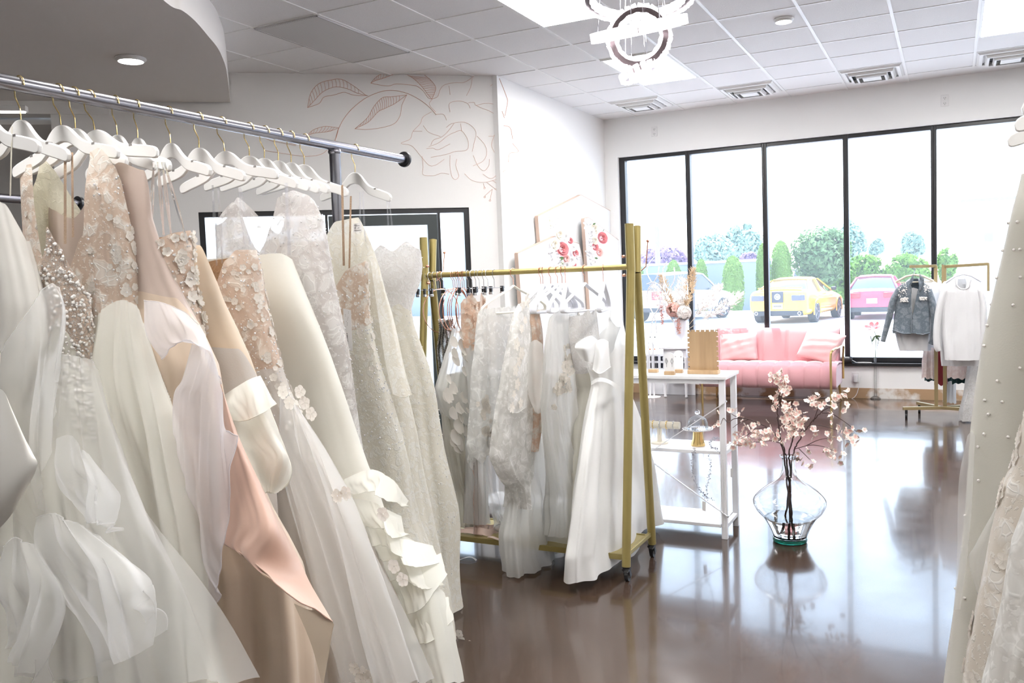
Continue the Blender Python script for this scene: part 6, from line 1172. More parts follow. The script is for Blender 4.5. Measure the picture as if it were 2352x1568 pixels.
M_green = mat('leaf_green', (.10, .18, .07), .6); M_crw = mat('cream_petal', (.86, .80, .68), .6, sheen=.2); M_rosep = mat('rose_petal', (.66, .20, .22), .6, sheen=.3); M_blp = mat('light_pink_petal', (.84, .48, .45), .6); M_whp = mat('white_petal', (.86, .85, .84), .6); M_sg = mat('pale_yellow_green', (.80, .80, .60), .7)
def rose(mb, c, n, r_, rnd):
    n = Vector(n).normalized(); x = n.orthogonal().normalized(); y = n.cross(x); c = Vector(c)
    for ring_ in range(4):
        k_ = 3+2*ring_; rad = r_*(.12+.26*ring_); h_ = r_*(.75-.13*ring_)
        for i in range(k_):
            a = 2*PI*i/k_+ring_*.7; P = []
            for v_ in (0, .4, .8, 1.): 
                rr_ = rad*(.55+.5*v_)+(.10*r_ if v_ == 1. else 0); P.append([c+(x*math.cos(a+w_)+y*math.sin(a+w_))*rr_+n*(h_*v_*(1 if abs(w_) < .2 else .9)-(.05*r_ if v_ == 1. else 0)) for w_ in np.linspace(-1.25*PI/k_, 1.25*PI/k_, 5)])
            mb.grid(P)
def swag(lab, X, items, seed):
    rr = random.Random(seed); c0 = at(items[0][0], items[0][1], X=X); t = thing('flower_swag', lab, 'flower arrangement', (X, c0[1], c0[2]), 'flower swags on the hexagon boards'); leaf_ = MB()
    for (x_, y_, r_, kind) in items:
        c = Vector(at(x_, y_, X=X+.03)); m = MB(); n = (.8, -.5, .15)
        if kind == 'leaf':
            d = Vector((.3, rr.uniform(-1, 1), rr.uniform(-1, .6))).normalized(); e_ = d.cross(Vector(n)).normalized(); m.grid([[c+d*r_*a+e_*r_*.28*math.sin(PI*(.1+.85*a))*s_+Vector(n)*.2*r_*abs(s_)*a for s_ in (-1, 0, 1)] for a in np.linspace(0, 1, 6)]); m.build('leaf', M_green, t, smooth=180)
        elif kind == 'sprig':
            d = Vector((.2, rr.uniform(-.6, .6), rr.uniform(.2, 1))).normalized(); m.tube([c, c+d*r_], .0015, 4)
            for j in range(14): m.ball(c+d*r_*rr.random()+Vector((rr.gauss(0, 1), rr.gauss(0, 1), rr.gauss(0, 1)))*.012, .006, 5)
            m.build('sprig', M_sg if rr.random() < .5 else M_whp, t, smooth=180)
        elif kind == 'wleaf':
            for j in range(5): flower(m, c+Vector((rr.uniform(0, .03), rr.gauss(0, .03), rr.gauss(0, .04))), (.8, -.4, rr.uniform(-.4, .4)), (0, 1, 0), r_*.5, rr, 3, .3, .4)
            m.build('white_leaves', M_whp, t, smooth=180)
        else:
            rose(m, c, n, r_, rr); m.build('rose', dict(cream=M_crw, rose=M_rosep, pink=M_blp, white=M_whp)[kind], t, smooth=180)
swag('flower swag with a large dusty rose on the middle hexagon board', -3.78, [(1290, 573, .075, 'rose'), (1273, 562, .06, 'cream'), (1309, 553, .035, 'rose'), (1300, 595, .045, 'pink'), (1321, 582, .04, 'rose'), (1316, 570, .035, 'white'), (1275, 530, .12, 'sprig'), (1282, 520, .12, 'sprig'), (1285, 540, .06, 'cream'), (1298, 545, .05, 'white'), (1268, 585, .06, 'wleaf'), (1280, 600, .07, 'wleaf'), (1284, 596, .07, 'leaf'), (1290, 602, .06, 'leaf'), (1312, 600, .05, 'white'), (1300, 612, .06, 'white'), (1318, 608, .03, 'rose'), (1265, 520, .1, 'sprig'), (1325, 590, .05, 'wleaf'), (1280, 612, .1, 'sprig'), (1262, 600, .08, 'wleaf')], 3)
swag('flower swag with cream rose above a dusty rose on the board by the window', -3.70, [(1365, 526, .06, 'cream'), (1382, 547, .07, 'rose'), (1366, 553, .045, 'cream'), (1366, 567, .045, 'rose'), (1376, 580, .05, 'pink'), (1357, 535, .05, 'white'), (1350, 545, .07, 'wleaf'), (1352, 560, .07, 'wleaf'), (1348, 572, .07, 'wleaf'), (1354, 582, .08, 'wleaf'), (1362, 515, .04, 'leaf'), (1372, 516, .04, 'leaf'), (1385, 532, .035, 'leaf'), (1357, 548, .04, 'leaf'), (1366, 592, .04, 'leaf'), (1356, 596, .06, 'wleaf'), (1345, 520, .08, 'wleaf'), (1362, 605, .05, 'white')], 4)
# tall glass lily vase right of the sofa
a = at(2012, 914, Z=0); lx, ly = a[0], a[1]-.06; hz = float(at(2008, 812, Y=ly)[2]); t = thing('trumpet_vase', 'tall slender clear glass trumpet vase on the floor right of the sofa', 'vase', (lx, ly, 0)); M_gthin = glass_pane('thin_glass', (.985, .99, .99), .12, .05)
MB().lathe([(.0001, 0), (.055, 0), (.05, .012), (.016, .03), (.011, .10), (.012, .40), (.02, .55), (.045, hz+.16), (.055, hz+.20)], (lx, ly, 0), 28).build('vase_body', M_gthin, t)
t = thing('lily_stem', 'pink lily with green leaves in the tall glass trumpet vase', 'flower', (lx, ly, .5)); z_ = hz+.20
MB().tube([(lx, ly, .45), (lx+.01, ly, z_), (lx-.01, ly, z_+.06)], .004, 6).build('stem', M_green, t)
m = MB(); flower(m, (lx-.02, ly-.01, z_+.08), (-.2, -.6, .7), (1, 0, 0), .085, random.Random(2), 6, .5, .35); m.build('lily_flower', mat('lily_pink', (.80, .28, .32), .5), t, smooth=180)
for d in ((.07, -.02, -.01), (.05, 0, -.06), (-.03, -.03, -.07)):
    d = Vector(d); e_ = d.cross(Vector((0, -1, .2))).normalized(); m = MB(); m.grid([[Vector((lx, ly, z_))+d*a_+e_*.012*math.sin(PI*(.08+.9*a_))*s_ for s_ in (-1, 0, 1)] for a_ in np.linspace(0, 1, 7)]); m.build('leaf', M_green, t, smooth=180)

# ================================================================== four-way rack with jacket and sweaters
M_grk = mat('antique_gold_tube', (.40, .31, .16), .4, .6)
cx, cy = float(at(2162, 945, Z=.09)[0]), 9.12
t = thing('four_way_rack', 'gold square-tube four-way clothes rack on black casters near the right windows', 'clothes rack', (cx, cy, 0))
pL = at(2124, 941, Z=.095); pR = at(2240, 947, Z=.095)
for ang, l in ((PI+.35, .35), (-.28, .62), (.6, .35), (PI-.9, .35)):
    d = Vector((math.cos(ang), math.sin(ang), 0)); MB().bar((cx, cy, .10), Vector((cx, cy, .10))+d*l, .03, .03).build('base_arm', M_grk, t, smooth=0, bevel=.003); e_ = Vector((cx, cy, 0))+d*(l-.03)
    k = MB().cyl((e_.x, e_.y, .05), (e_.x, e_.y, .085), .012).build('caster', M_rub, t); MB().cyl((e_.x-.01, e_.y+.01, .029), (e_.x+.01, e_.y+.01, .029), .029, n=20).build('wheel', M_rub, k)
zr = 1.445
pA = float(at(2150, 820, Y=cy)[0]); pB = float(at(2170, 820, Y=cy)[0])
for x in (pA, pB): MB().b2((x-.016, cy-.016, .10), (x+.016, cy+.016, zr)).build('post', M_grk, t, smooth=0, bevel=.003)
e1 = Vector(at(2091, 612, Y=cy-.25)); MB().bar((pA, cy, zr), e1, .028, .028).build('top_arm', M_grk, t, smooth=0, bevel=.003); MB().bar((pA+.06, cy-.02, 1.2), (pA+.06, cy-.02, zr+.01), .02, .02).build('arm_upright', M_grk, t, smooth=0)
e2_ = Vector(at(2270, 606, Y=cy-.15)); MB().bar((pB, cy, zr-.01), e2_, .028, .028).build('top_arm', M_grk, t, smooth=0, bevel=.003); MB().bar((e2_.x, e2_.y, 1.2), (e2_.x, e2_.y, zr+.01), .02, .02).build('arm_upright', M_grk, t, smooth=0)
F_denim = fabric('grey_blue_denim', (.13, .16, .19), .8, 0, lace=(.25, .28, .31), lscale=22, lfill=.5, bumps=.3, inner=(.10, .13, .16)); F_knit = fabric('white_sweatshirt', (.84, .84, .85), .85, .15, bumps=.3, bscale=300)
F_pinklace = fabric('pale_pink_lace', (.80, .66, .62), .7, .2, lace=(.88, .80, .76), lscale=30, lfill=.45); F_emer = fabric('dark_teal_lace', (.01, .05, .055), .7, 0); F_red = fabric('dark_red_satin', (.25, .02, .03), .4, 0)
def garment(name, lab, cat, Y, R, Lf, thick, f_, b_, m, seed, **k): return gown(name, lab, ((at(R[0][0], R[0][1], Y=Y)[0]+at(Lf[0][0], Lf[0][1], Y=Y)[0])/2, Y, 0), (1, 0, 0), R, Lf, thick, f_, b_, -1, (m,), parts=('body', 'body'), seed=seed, group='tops on the four-way rack', cat=cat, name=name, **k) if False else gown(name, lab, ((at(R[0][0], R[0][1], Y=Y)[0]+at(Lf[0][0], Lf[0][1], Y=Y)[0])/2, Y, 0), (1, 0, 0), R, Lf, thick, f_, b_, -1, (m,), parts=('body', 'body'), seed=seed, group='tops on the four-way rack', cat=cat, **k)
def sleeve(g, pts, rs, m, nm='sleeve', w=0., fl_=.6):
    P = [tuple(surf(g, x_, y_, w)) for x_, y_ in pts]; Q = cr_spline(P, 24); R_ = np.interp(np.linspace(0, 1, 24), np.linspace(0, 1, len(rs)), rs); return MB().tube([tuple(q) for q in Q], [float(a) for a in R_], 14, flat=fl_).build(nm, m, g['root'], smooth=180)
def zy(Y, x, y): return float(at(x, y, Y=Y)[2])
Yj = 8.86; zt_ = zy(Yj, 2100, 640)
gs = []
for i, (lab, Y, dx, dy) in enumerate((('white sweatshirt hanging lowest directly behind the denim jacket', 8.95, 0, 0), ('white sweatshirt third behind the denim jacket, showing at right', 9.03, 22, -8))):
    garment('sweatshirt', lab, 'sweatshirt', Y, [(2128+dx, 648+dy), (2142+dx, 670+dy), (2140+dx, 740), (2138+dx, 805+dy)], [(2072+dx, 650+dy), (2056+dx, 680+dy), (2054+dx, 760), (2066+dx, 805+dy)], ((0, .02), (.2, .05), (1, .05)), neckf([(-1, zt_-.05), (-.4, zt_), (0, zt_-.06), (.4, zt_), (1, zt_-.05)]), neckf([(-1, zt_-.05), (-.4, zt_), (.4, zt_), (1, zt_-.05)]), F_knit, 70+i, nf=6, famp=((0, .003), (1, .014)), nu=90, nv=40)
g = garment('denim_jacket', 'grey-blue denim jacket with pearl-studded shoulders on the four-way rack', 'jacket', Yj, [(2118, 642), (2134, 655), (2137, 680), (2137, 720), (2136, 764)], [(2084, 642), (2064, 656), (2058, 685), (2054, 720), (2050, 760)], ((0, .02), (.15, .05), (1, .06)), neckf([(-1, zt_-.06), (-.45, zt_), (-.15, zt_-.10), (0, zt_-.34), (.05, zt_-.34), (.25, zt_-.12), (.5, zt_), (1, zt_-.06)]), neckf([(-1, zt_-.06), (-.4, zt_), (.4, zt_), (1, zt_-.06)]), F_denim, 74, nf=5, famp=((0, .002), (1, .008)), nu=110, nv=50)
sleeve(g, [(2068, 662), (2052, 690), (2042, 730), (2034, 760), (2028, 784)], [.055, .055, .048, .042, .036], F_denim); sleeve(g, [(2132, 665), (2142, 700), (2146, 740), (2144, 775), (2138, 790)], [.05, .055, .05, .045, .04], F_denim)
for pts in ([(2098, 636), (2090, 650), (2094, 668)], [(2112, 636), (2122, 646), (2112, 664)]): P = [Vector(surf(g, x_, y_, .075)) for x_, y_ in pts]; MB().grid([[p_+Vector((0, 0, s_*.03)) for s_ in (-1, 0, 1)] for p_ in P]).build('collar', F_denim, g['root'], smooth=60, solid=.006)
for (x0, y0, x1, y1) in ((2067, 684, 2087, 694), (2111, 682, 2130, 690)): a = surf(g, x0, y0, .07); b_ = surf(g, x1, y1, .07); MB().b2((a[0], a[1]-.006, a[2]), (b_[0], a[1]+.006, b_[2])).build('pocket_flap', F_denim, g['root'], smooth=0, bevel=.003)
P = [surf(g, x_, y_, .07) for x_, y_ in ((2092, 690), (2093, 730), (2092, 764))]; MB().tube(P, .010, 6, flat=.4).build('button_placket', F_denim, g['root'])
P = [surf(g, x_, y_, .072) for x_, y_ in ((2050, 758), (2075, 766), (2092, 766))]; MB().tube(P, .013, 6, flat=.5).build('waistband', F_denim, g['root']); P = [surf(g, x_, y_, .072) for x_, y_ in ((2104, 766), (2120, 768), (2136, 764))]; MB().tube(P, .013, 6, flat=.5).build('waistband', F_denim, g['root'])
rr = random.Random(3); mb = MB()
for i in range(230):
    x_, y_ = rr.choice([(rr.uniform(2064, 2084), rr.uniform(648, 686)), (rr.uniform(2122, 2136), rr.uniform(646, 672)), (rr.uniform(2068, 2086), rr.uniform(684, 693)), (rr.uniform(2112, 2129), rr.uniform(682, 689))])
    mb.ball(surf(g, x_, y_, .078), .0055*rr.uniform(.6, 1.2), 5)
o = mb.build('pearl_studs', M_bead, g['root'], smooth=180); o['kind'] = 'stuff'
t = thing('wood_hanger', 'pale wooden hanger inside the neck of the denim jacket', 'hanger', (at(2100, 640, Y=Yj+.0)[0], Yj, zt_)); c = Vector(at(2100, 634, Y=Yj)); MB().tube([c+Vector((-.16, 0, -.05)), c+Vector((-.07, 0, 0)), c+Vector((0, 0, .012)), c+Vector((.07, 0, 0)), c+Vector((.16, 0, -.05))], .010, 8).build('hanger_arm', mat('pale_wood', (.70, .62, .50), .5), t); MB().tube([c+Vector((-.15, 0, -.055)), c+Vector((.15, 0, -.055))], .006, 8).build('trouser_bar', bpy.data.materials['pale_wood'], t); MB().tube([c, c+Vector((0, 0, .04)), c+Vector((.015, 0, .06)), c+Vector((0, 0, .078))], .0025, 6).build('hook', M_silver, t)
# white sweatshirt facing the camera
Ys = 8.62; zs_ = zy(Ys, 2210, 640)
g = garment('sweatshirt', 'plain white sweatshirt facing the shop, on right arm of four-way rack', 'sweatshirt', Ys, [(2232, 640), (2250, 652), (2256, 690), (2256, 760), (2252, 826)], [(2186, 642), (2168, 656), (2164, 700), (2164, 770), (2170, 826)], ((0, .02), (.15, .06), (1, .07)), neckf([(-1, zs_-.06), (-.4, zs_), (-.15, zs_-.09), (.15, zs_-.10), (.4, zs_), (1, zs_-.05)]), neckf([(-1, zs_-.06), (-.4, zs_), (.4, zs_), (1, zs_-.05)]), F_knit, 80, nf=6, famp=((0, .003), (1, .012)), nu=110, nv=50)
sleeve(g, [(2172, 662), (2160, 700), (2152, 750), (2152, 790), (2156, 806)], [.05, .055, .05, .05, .04], F_knit); sleeve(g, [(2250, 662), (2258, 710), (2256, 770), (2248, 806)], [.05, .055, .05, .04], F_knit)
P = [surf(g, x_, y_, .05) for x_, y_ in ((2194, 640), (2198, 656), (2210, 664), (2224, 660), (2230, 642))]; MB().tube([tuple(p_) for p_ in cr_spline(P, 20)], .012, 8, flat=.5).build('neckband', F_knit, g['root']); a, b_ = surf(g, 2170, 818, .075), surf(g, 2250, 820, .075)
MB().box(surf(g, 2214, 656, .02), (.022, .003, .026)).build('neck_label', mat('grey_label', (.35, .36, .38), .7), g['root'], smooth=0)
t = thing('velvet_hanger', 'white hanger in the neck of the plain white sweatshirt', 'hanger', (at(2210, 634, Y=Ys)[0], Ys, zs_)); c = Vector(at(2213, 632, Y=Ys)); MB().tube([c+Vector((-.14, 0, -.06)), c+Vector((-.06, 0, -.005)), c+Vector((0, 0, .01)), c+Vector((.06, 0, -.005)), c+Vector((.14, 0, -.06))], .010, 8).build('hanger_arm', M_velvet, t); MB().tube([c, c+Vector((0, 0, .04)), c+Vector((.015, 0, .055))], .0025, 6).build('hook', M_silver, t)
for i, (lab, Y, dx) in enumerate((('white sweatshirt directly behind the front-facing plain one', 8.72, 8), ('white sweatshirt deepest on the right arm of four-way rack', 8.82, -14))):
    garment('sweatshirt', lab, 'sweatshirt', Y, [(2228+dx, 642), (2246+dx, 660), (2250+dx, 740), (2248+dx, 840)], [(2186+dx, 642), (2170+dx, 660), (2168+dx, 740), (2176+dx, 840)], ((0, .02), (.2, .04), (1, .04)), cst(zs_-.02), cst(zs_-.02), F_knit, 85+i, nf=6, famp=((0, .003), (1, .014)), nu=80, nv=36)
for i, (lab, m, Y, x0, x1, y0, y1, am) in enumerate((('pale pink lace slip showing below the white sweatshirts at left', F_pinklace, 9.25, 2118, 2152, 790, 868, .012), ('pale pink lace top showing below the white sweatshirts at right', F_pinklace, 9.05, 2176, 2222, 790, 868, .012), ('dark teal lace skirt under the pink lace slip', F_emer, 9.36, 2124, 2188, 780, 874, .012), ('dark teal gown with scalloped hem at the right of the rack', F_emer, 9.16, 2186, 2246, 790, 880, .014), ('dark red satin piece peeking between the rack posts', F_red, 9.30, 2146, 2176, 790, 882, .006), ('long narrow white dress hanging behind the rack posts', F_knit, 9.45, 2166, 2196, 780, 925, .01))):
    zz = zy(Y, x0, y0); garment('hanging_dress', lab, 'dress', Y, [(x1-4, y0), (x1, (y0+y1)/2), (x1, y1)], [(x0+4, y0), (x0, (y0+y1)/2), (x0, y1)], ((0, .03), (1, .05)), cst(zz), cst(zz), m, 90+i, nf=9, famp=((0, .004), (1, am)), nu=90, nv=26, hemamp=.012)
a = Vector(at(2232, 915, Z=.15)); 
g = garment('lace_gown_hem', 'white lace gown skirt touching the floor behind the pearl-dotted gown', 'dress', 9.0, [(2262, 700), (2280, 800), (2300, 900), (2310, 948)], [(2236, 700), (2228, 800), (2216, 890), (2204, 944)], ((0, .05), (1, .12)), cst(1.1), cst(1.1), F_lacewh, 99, nf=8, famp=((0, .004), (1, .03)), nu=90, nv=40, hem=.01); g['root'].name = 'lace_gown'
bx_ = at(2140, 965, Z=0)
# ================================================================== gowns at the right edge (nearest the camera)
RYR = 2.75; tip_ = at(2313, 327, Y=RYR); RXR, RZR = float(tip_[0])+.22, float(tip_[2])+.212
t = thing('clothes_rail', 'steel clothes rail mostly outside the right edge, holding the pearl-dotted gown', 'clothes rack', (RXR, 2.6, 0)); MB().cyl((RXR, -1.4, RZR), (RXR, 3.1, RZR), .021, n=20).build('rail_pipe', M_steel, t); MB().cyl((RXR, 3.0, 0), (RXR, 3.0, RZR-.01), .024, n=20).build('post', M_steel, t); MB().cyl((RXR, -1.2, 0), (RXR, -1.2, RZR-.01), .024, n=20).build('post', M_steel, t)
h = copy_tree(h0); h.location = (RXR, RYR, RZR); h.rotation_euler = (0, 0, 0); h['label'] = 'white hanger tip at the right edge above the pearl-dotted gown'; h['group'] = 'white hangers on the right rail'
h = copy_tree(h0); h.location = (RXR+.030, RYR-.20, RZR-.035); h.rotation_euler = (0, 0, .1); h['label'] = 'lower white hanger just inside the right edge, below the first hanger tip'; h['group'] = 'white hangers on the right rail'
for y_, l_ in ((2.45, 'white hanger of the lace over blush gown, on the right rail'), (2.2, 'white hanger of the corner tulle lace gown, on the right rail')):
    h = copy_tree(h0); h.location = (RXR, y_, RZR); h.rotation_euler = (0, 0, 0); h['label'] = l_; h['group'] = 'white hangers on the right rail'
F_crepe = fabric('ivory_crepe', (.68, .665, .605), .6, .2, bumps=.1, bscale=200); F_lacer = fabric('blush_white_lace', (.72, .66, .58), .6, .2, lace=(.86, .84, .80), lscale=16, lfill=.46, bumps=.6)
GR = 'gowns at the right edge'; mid = 0
def pj(x, y, z): v = np.array((x, y, z))-CAM; D = v@FWD; return (1176+F_PX*(v@RGT)/D, 784-F_PX*(v@UPV)/D)
def rg(lab, Y, Lp, thick, topz, mats, seed, hem=.03, shaped=True, **k):
    R_ = [(Lp[0][0]+260, Lp[0][1]), (Lp[-1][0]+900, Lp[-1][1])]
    if shaped: R_ = [pj(RXR+.17, Y, topz), pj(RXR+.14, Y, topz-.38), pj(RXR+.55, Y, .1)]; Lp = [pj(RXR-.17, Y, topz), pj(RXR-.14, Y, topz-.38)]+Lp
    return gown('wedding_gown', lab, (RXR, Y, 0), (1, 0, 0), R_, Lp, thick, cst(topz), cst(topz), -1, mats, parts=('skirt', 'skirt'), seed=seed, hem=hem, group=GR, **k)
g = rg('ivory crepe gown dotted with pearls at the right edge of the photo', RYR, [(2350, 380), (2340, 425), (2322, 490), (2302, 580), (2276, 690), (2254, 790), (2240, 880), (2228, 980), (2222, 1060), (2216, 1160), (2206, 1260), (2190, 1370), (2176, 1480), (2164, 1568), (2150, 1650)], ((0, .05), (1, .22)), float(at(2345, 400, Y=RYR)[2]), (F_crepe,), 101, shaped=False, nf=5, famp=((0, .002), (.5, .008), (1, .02)), nu=130, nv=90)
pearls = [(2310, 505), (2336, 503), (2304, 580), (2330, 576), (2345, 574), (2290, 640), (2278, 692), (2346, 635), (2268, 745), (2330, 700), (2262, 790), (2304, 756), (2264, 918), (2268, 958), (2262, 995), (2250, 1022), (2252, 1096), (2222, 1180), (2208, 1258), (2195, 1348), (2212, 1375), (2340, 850), (2290, 880), (2318, 1010), (2300, 930)]
mb = MB(); mb.ball((0, 0, 0), .0044, 10); p0 = mb.build('pearl', M_bead, None, smooth=180); pme = p0.data; bpy.data.objects.remove(p0)
Gv = g['G'].reshape(-1, 3)
def px_of(P): v = P-CAM; D = v@FWD; return 1176+F_PX*(v@RGT)/D, 784-F_PX*(v@UPV)/D
gx_, gy_ = px_of(Gv); dep = (Gv-CAM)@FWD
for (x_, y_) in pearls:
    d2 = (gx_-x_)**2+(gy_-y_)**2; c_ = np.where(d2 < 400)[0]
    if len(c_) == 0: c_ = np.array([np.argmin(d2)])
    i_ = c_[np.argmin(dep[c_])]; i_ = c_[np.argmin(d2[c_]+4000*(dep[c_]-dep[i_])**2)]
    o = bpy.data.objects.new('pearl', pme); S.collection.objects.link(o); o.parent = g['root']; o.matrix_parent_inverse = Matrix.Translation(g['root'].location).inverted(); o.location = Vector(Gv[i_])+Vector((-.002, -.004, 0))
overlay(g, [[(2222, 1000, .0), (2232, 990, .05), (2240, 1000, .08)], [(2204, 1090, .0), (2220, 1085, .06), (2236, 1090, .10)], [(2200, 1170, .02), (2216, 1165, .08), (2232, 1165, .12)], [(2198, 1280, .04), (2208, 1280, .1), (2222, 1280, .14)], [(2190, 1400, .06), (2196, 1400, .12), (2206, 1400, .16)]], F_sheer, 'sheer_side_layer', 20, 30)
overlay(g, [[(2290, 1160, .2), (2300, 1140, .22), (2320, 1130, .22)], [(2240, 1250, .22), (2262, 1230, .26), (2290, 1220, .26)], [(2226, 1290, .22), (2244, 1300, .26), (2270, 1320, .26)], [(2255, 1400, .24), (2262, 1410, .27), (2275, 1420, .27)]], F_sheer, 'sheer_side_layer', 20, 24)
g = rg('white lace over blush gown, second from the right edge', 2.45, [(2385, 850), (2360, 910), (2338, 990), (2322, 1060), (2300, 1110), (2288, 1160), (2270, 1230), (2256, 1300), (2240, 1370), (2226, 1440), (2214, 1500), (2204, 1568), (2194, 1660)], ((0, .05), (1, .22)), RZR-.19, (F_lacer,), 103, nf=6, famp=((0, .003), (.5, .012), (1, .03)), nu=130, nv=80)
flowers(g, 110, .03, F_petal, .2, .95, (.1, .55), cup=.1, nm='lace_applique', cl=16)
g = rg('white tulle lace gown nearest the camera in the lower right corner', 2.2, [(2420, 980), (2380, 1080), (2352, 1180), (2330, 1240), (2318, 1310), (2306, 1390), (2290, 1460), (2276, 1520), (2262, 1568), (2246, 1660)], ((0, .05), (1, .2)), RZR-.19, (F_tlace,), 104, nf=9, famp=((0, .003), (.5, .015), (1, .035)), nu=130, nv=70)
# ================================================================== outside: car park
M_asph = mat('sunlit_asphalt', (.48, .48, .50), .9, bump=(30, .2, 4)); M_conc = mat('concrete', (.52, .51, .52), .9); M_gwall = mat('grey_block_wall', (.22, .25, .31), .9, bump=(9, .3, 2)); M_white_b = mat('white_stucco', (.82, .82, .84), .9)
GZ = -.15
o = MB().b2((-90, YW+.36, GZ-.3), (60, 140, GZ)).build('car_park_ground', M_asph, smooth=0); o['kind'] = 'structure'
o = MB().b2((-20, YW+.36, GZ), (12, YW+2.2, GZ+.13)).build('pavement', M_conc, smooth=0); o['kind'] = 'structure'
o = MB().b2((-60, 34.2, GZ), (-4.6, 34.5, GZ+.15)).build('kerb', M_conc, smooth=0); o['kind'] = 'structure'
o = MB().b2((-3.2, 35.5, GZ), (30, 35.8, GZ+.15)).build('kerb', M_conc, smooth=0); o['kind'] = 'structure'
wz = float(at(1650, 604, Y=38)[2])
w = MB().b2((-60, 38, GZ), (float(at(1768, 650, Y=38)[0]), 38.4, wz)).build('boundary_wall', M_gwall, smooth=0); tag(w, 'grey block boundary wall across the car park behind the topiary', 'wall', kind='structure'); MB().b2((-60, 37.95, wz), (float(at(1768, 650, Y=38)[0])+.05, 38.45, wz+.10)).build('wall_cap', M_white_b, w, smooth=0)
def leafmat(name, c, tr=.35): return fabric(name, c, .6, tr, sheen=0, bumps=.0)
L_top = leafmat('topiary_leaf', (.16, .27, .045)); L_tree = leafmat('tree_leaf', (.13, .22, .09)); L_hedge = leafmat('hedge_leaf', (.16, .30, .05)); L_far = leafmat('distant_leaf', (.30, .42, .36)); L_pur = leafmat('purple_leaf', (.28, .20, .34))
def leaves(mb, n, fn, sz, rr):
    for _ in range(n):
        p, nn = fn(rr); nn = Vector(nn); d = Vector((rr.gauss(0, 1), rr.gauss(0, 1), rr.gauss(0, 1))).normalized(); a = (d-nn*d.dot(nn)*.5).normalized(); b_ = a.cross(nn+d*.4).normalized(); s_ = sz*rr.uniform(.6, 1.4); p = Vector(p); mb.add([p-a*s_, p+b_*s_*.5, p+a*s_, p-b_*s_*.5], [(0, 1, 2, 3)])
def topiary(lab, px0, px1, ytop, Y, seed):
    rr = random.Random(seed); a, b_ = at(px0, 660, Y=Y), at(px1, 660, Y=Y); x = (a[0]+b_[0])/2; r_ = (b_[0]-a[0])/2*.93; h = float(at((px0+px1)/2, ytop, Y=Y)[2])-GZ
    t = thing('topiary_shrub', lab, 'shrub', (x, Y, GZ), 'clipped evergreen columns by the boundary wall'); prof = lambda s_: r_*(.78+.22*math.sin(PI*min(1, s_*1.1)))*(1 if s_ < .75 else math.sqrt(max(0, 1-((s_-.75)/.25)**2)))
    MB().lathe([(max(.01, prof(s_)*.93), s_*h*.985) for s_ in np.linspace(0, 1, 20)], (x, Y, GZ), 24, wob=lambda a_, z: 1+.03*math.sin(5*a_+3*z)).build('inner_foliage', L_top, t, smooth=180); m = MB()
    def f(q): s_ = q.random()**.9; th = q.uniform(0, 2*PI); R_ = prof(s_)*q.uniform(.93, 1.04); return (x+R_*math.cos(th), Y+R_*math.sin(th), GZ+s_*h), (math.cos(th), math.sin(th), .4)
    leaves(m, 2600, f, .055, rr); o = m.build('clipped_leaves', L_top, t, smooth=0); o['kind'] = 'stuff'
    MB().cyl((x, Y, GZ), (x, Y, GZ+.3), .08).build('trunk', mat('trunk_bark', (.16, .11, .08), .9) if 'trunk_bark' not in bpy.data.materials else bpy.data.materials['trunk_bark'], t)
topiary('clipped evergreen column behind the dried flower urn, second from left', 1528, 1568, 598, 36.6, 1); topiary('clipped evergreen column just right of the first mullion', 1595, 1628, 596, 36.8, 2); topiary('broad clipped evergreen column in the middle of the second window', 1658, 1711, 588, 35.6, 3); topiary('tall clipped evergreen column left of the second mullion behind the yellow car', 1736, 1772, 560, 36.6, 4); topiary('tallest dark clipped evergreen column right of the second mullion', 1768, 1822, 553, 38.8, 5)
topiary('clipped evergreen column at the left end, beside the gold rack post', 1445, 1482, 604, 36.8, 6)
def tree(lab, px, ytrunk0, ybase, cxp, cyp, rx, rz, Y, n, m, seed, grp, trunk=True, sz=.11):
    rr = random.Random(seed); c = at(cxp, cyp, Y=Y); k_ = (at(cxp+1, cyp, Y=Y)[0]-c[0]); RX_, RZ_ = rx*k_, rz*k_; t = thing('tree', lab, 'tree', (c[0], Y, GZ), grp); mb = MB()
    cl = [(Vector((rr.gauss(0, .42), rr.gauss(0, .42), rr.gauss(0, .42))), rr.uniform(.35, .6)) for _ in range(26)]
    def f(q):
        o_, r_ = q.choice(cl); d = Vector((q.gauss(0, 1), q.gauss(0, 1), q.gauss(0, 1))).normalized(); v_ = o_+d*r_*q.uniform(.7, 1); 
        if v_.length > 1.05: v_ = v_/v_.length*q.uniform(.8, 1.05)
        return (c[0]+v_.x*RX_, Y+v_.y*RX_*.8, c[2]+v_.z*RZ_), d
    leaves(mb, n, f, sz, rr); o = mb.build('foliage', m, t, smooth=0); o['kind'] = 'stuff'
    if trunk:
        b0 = at(px, ybase, Y=Y); p0 = Vector((b0[0], Y, min(b0[2], GZ+.4))); p1 = Vector((c[0], Y, c[2])); bk_ = bpy.data.materials['trunk_bark']; MB().tube([p0, p0.lerp(p1, .5)+Vector((.05, 0, 0)), p1], [.11, .085, .05], 8).build('trunk', bk_, t)
        for a in (-.8, .7, 1.6, 3.6): MB().tube([p0.lerp(p1, .55), p0.lerp(p1, .75)+Vector((math.sin(a)*RX_*.35, 0, RZ_*.15)), p1+Vector((math.sin(a)*RX_*.7, math.cos(a)*RX_*.4, RZ_*.25))], [.05, .04, .015], 6).build('limb', bk_, t)
    else: MB().cyl((c[0], Y, GZ), (c[0], Y, c[2]), .15, .06, 8).build('trunk', bpy.data.materials['trunk_bark'], t)
GT = 'trees and bushes beyond the car park'
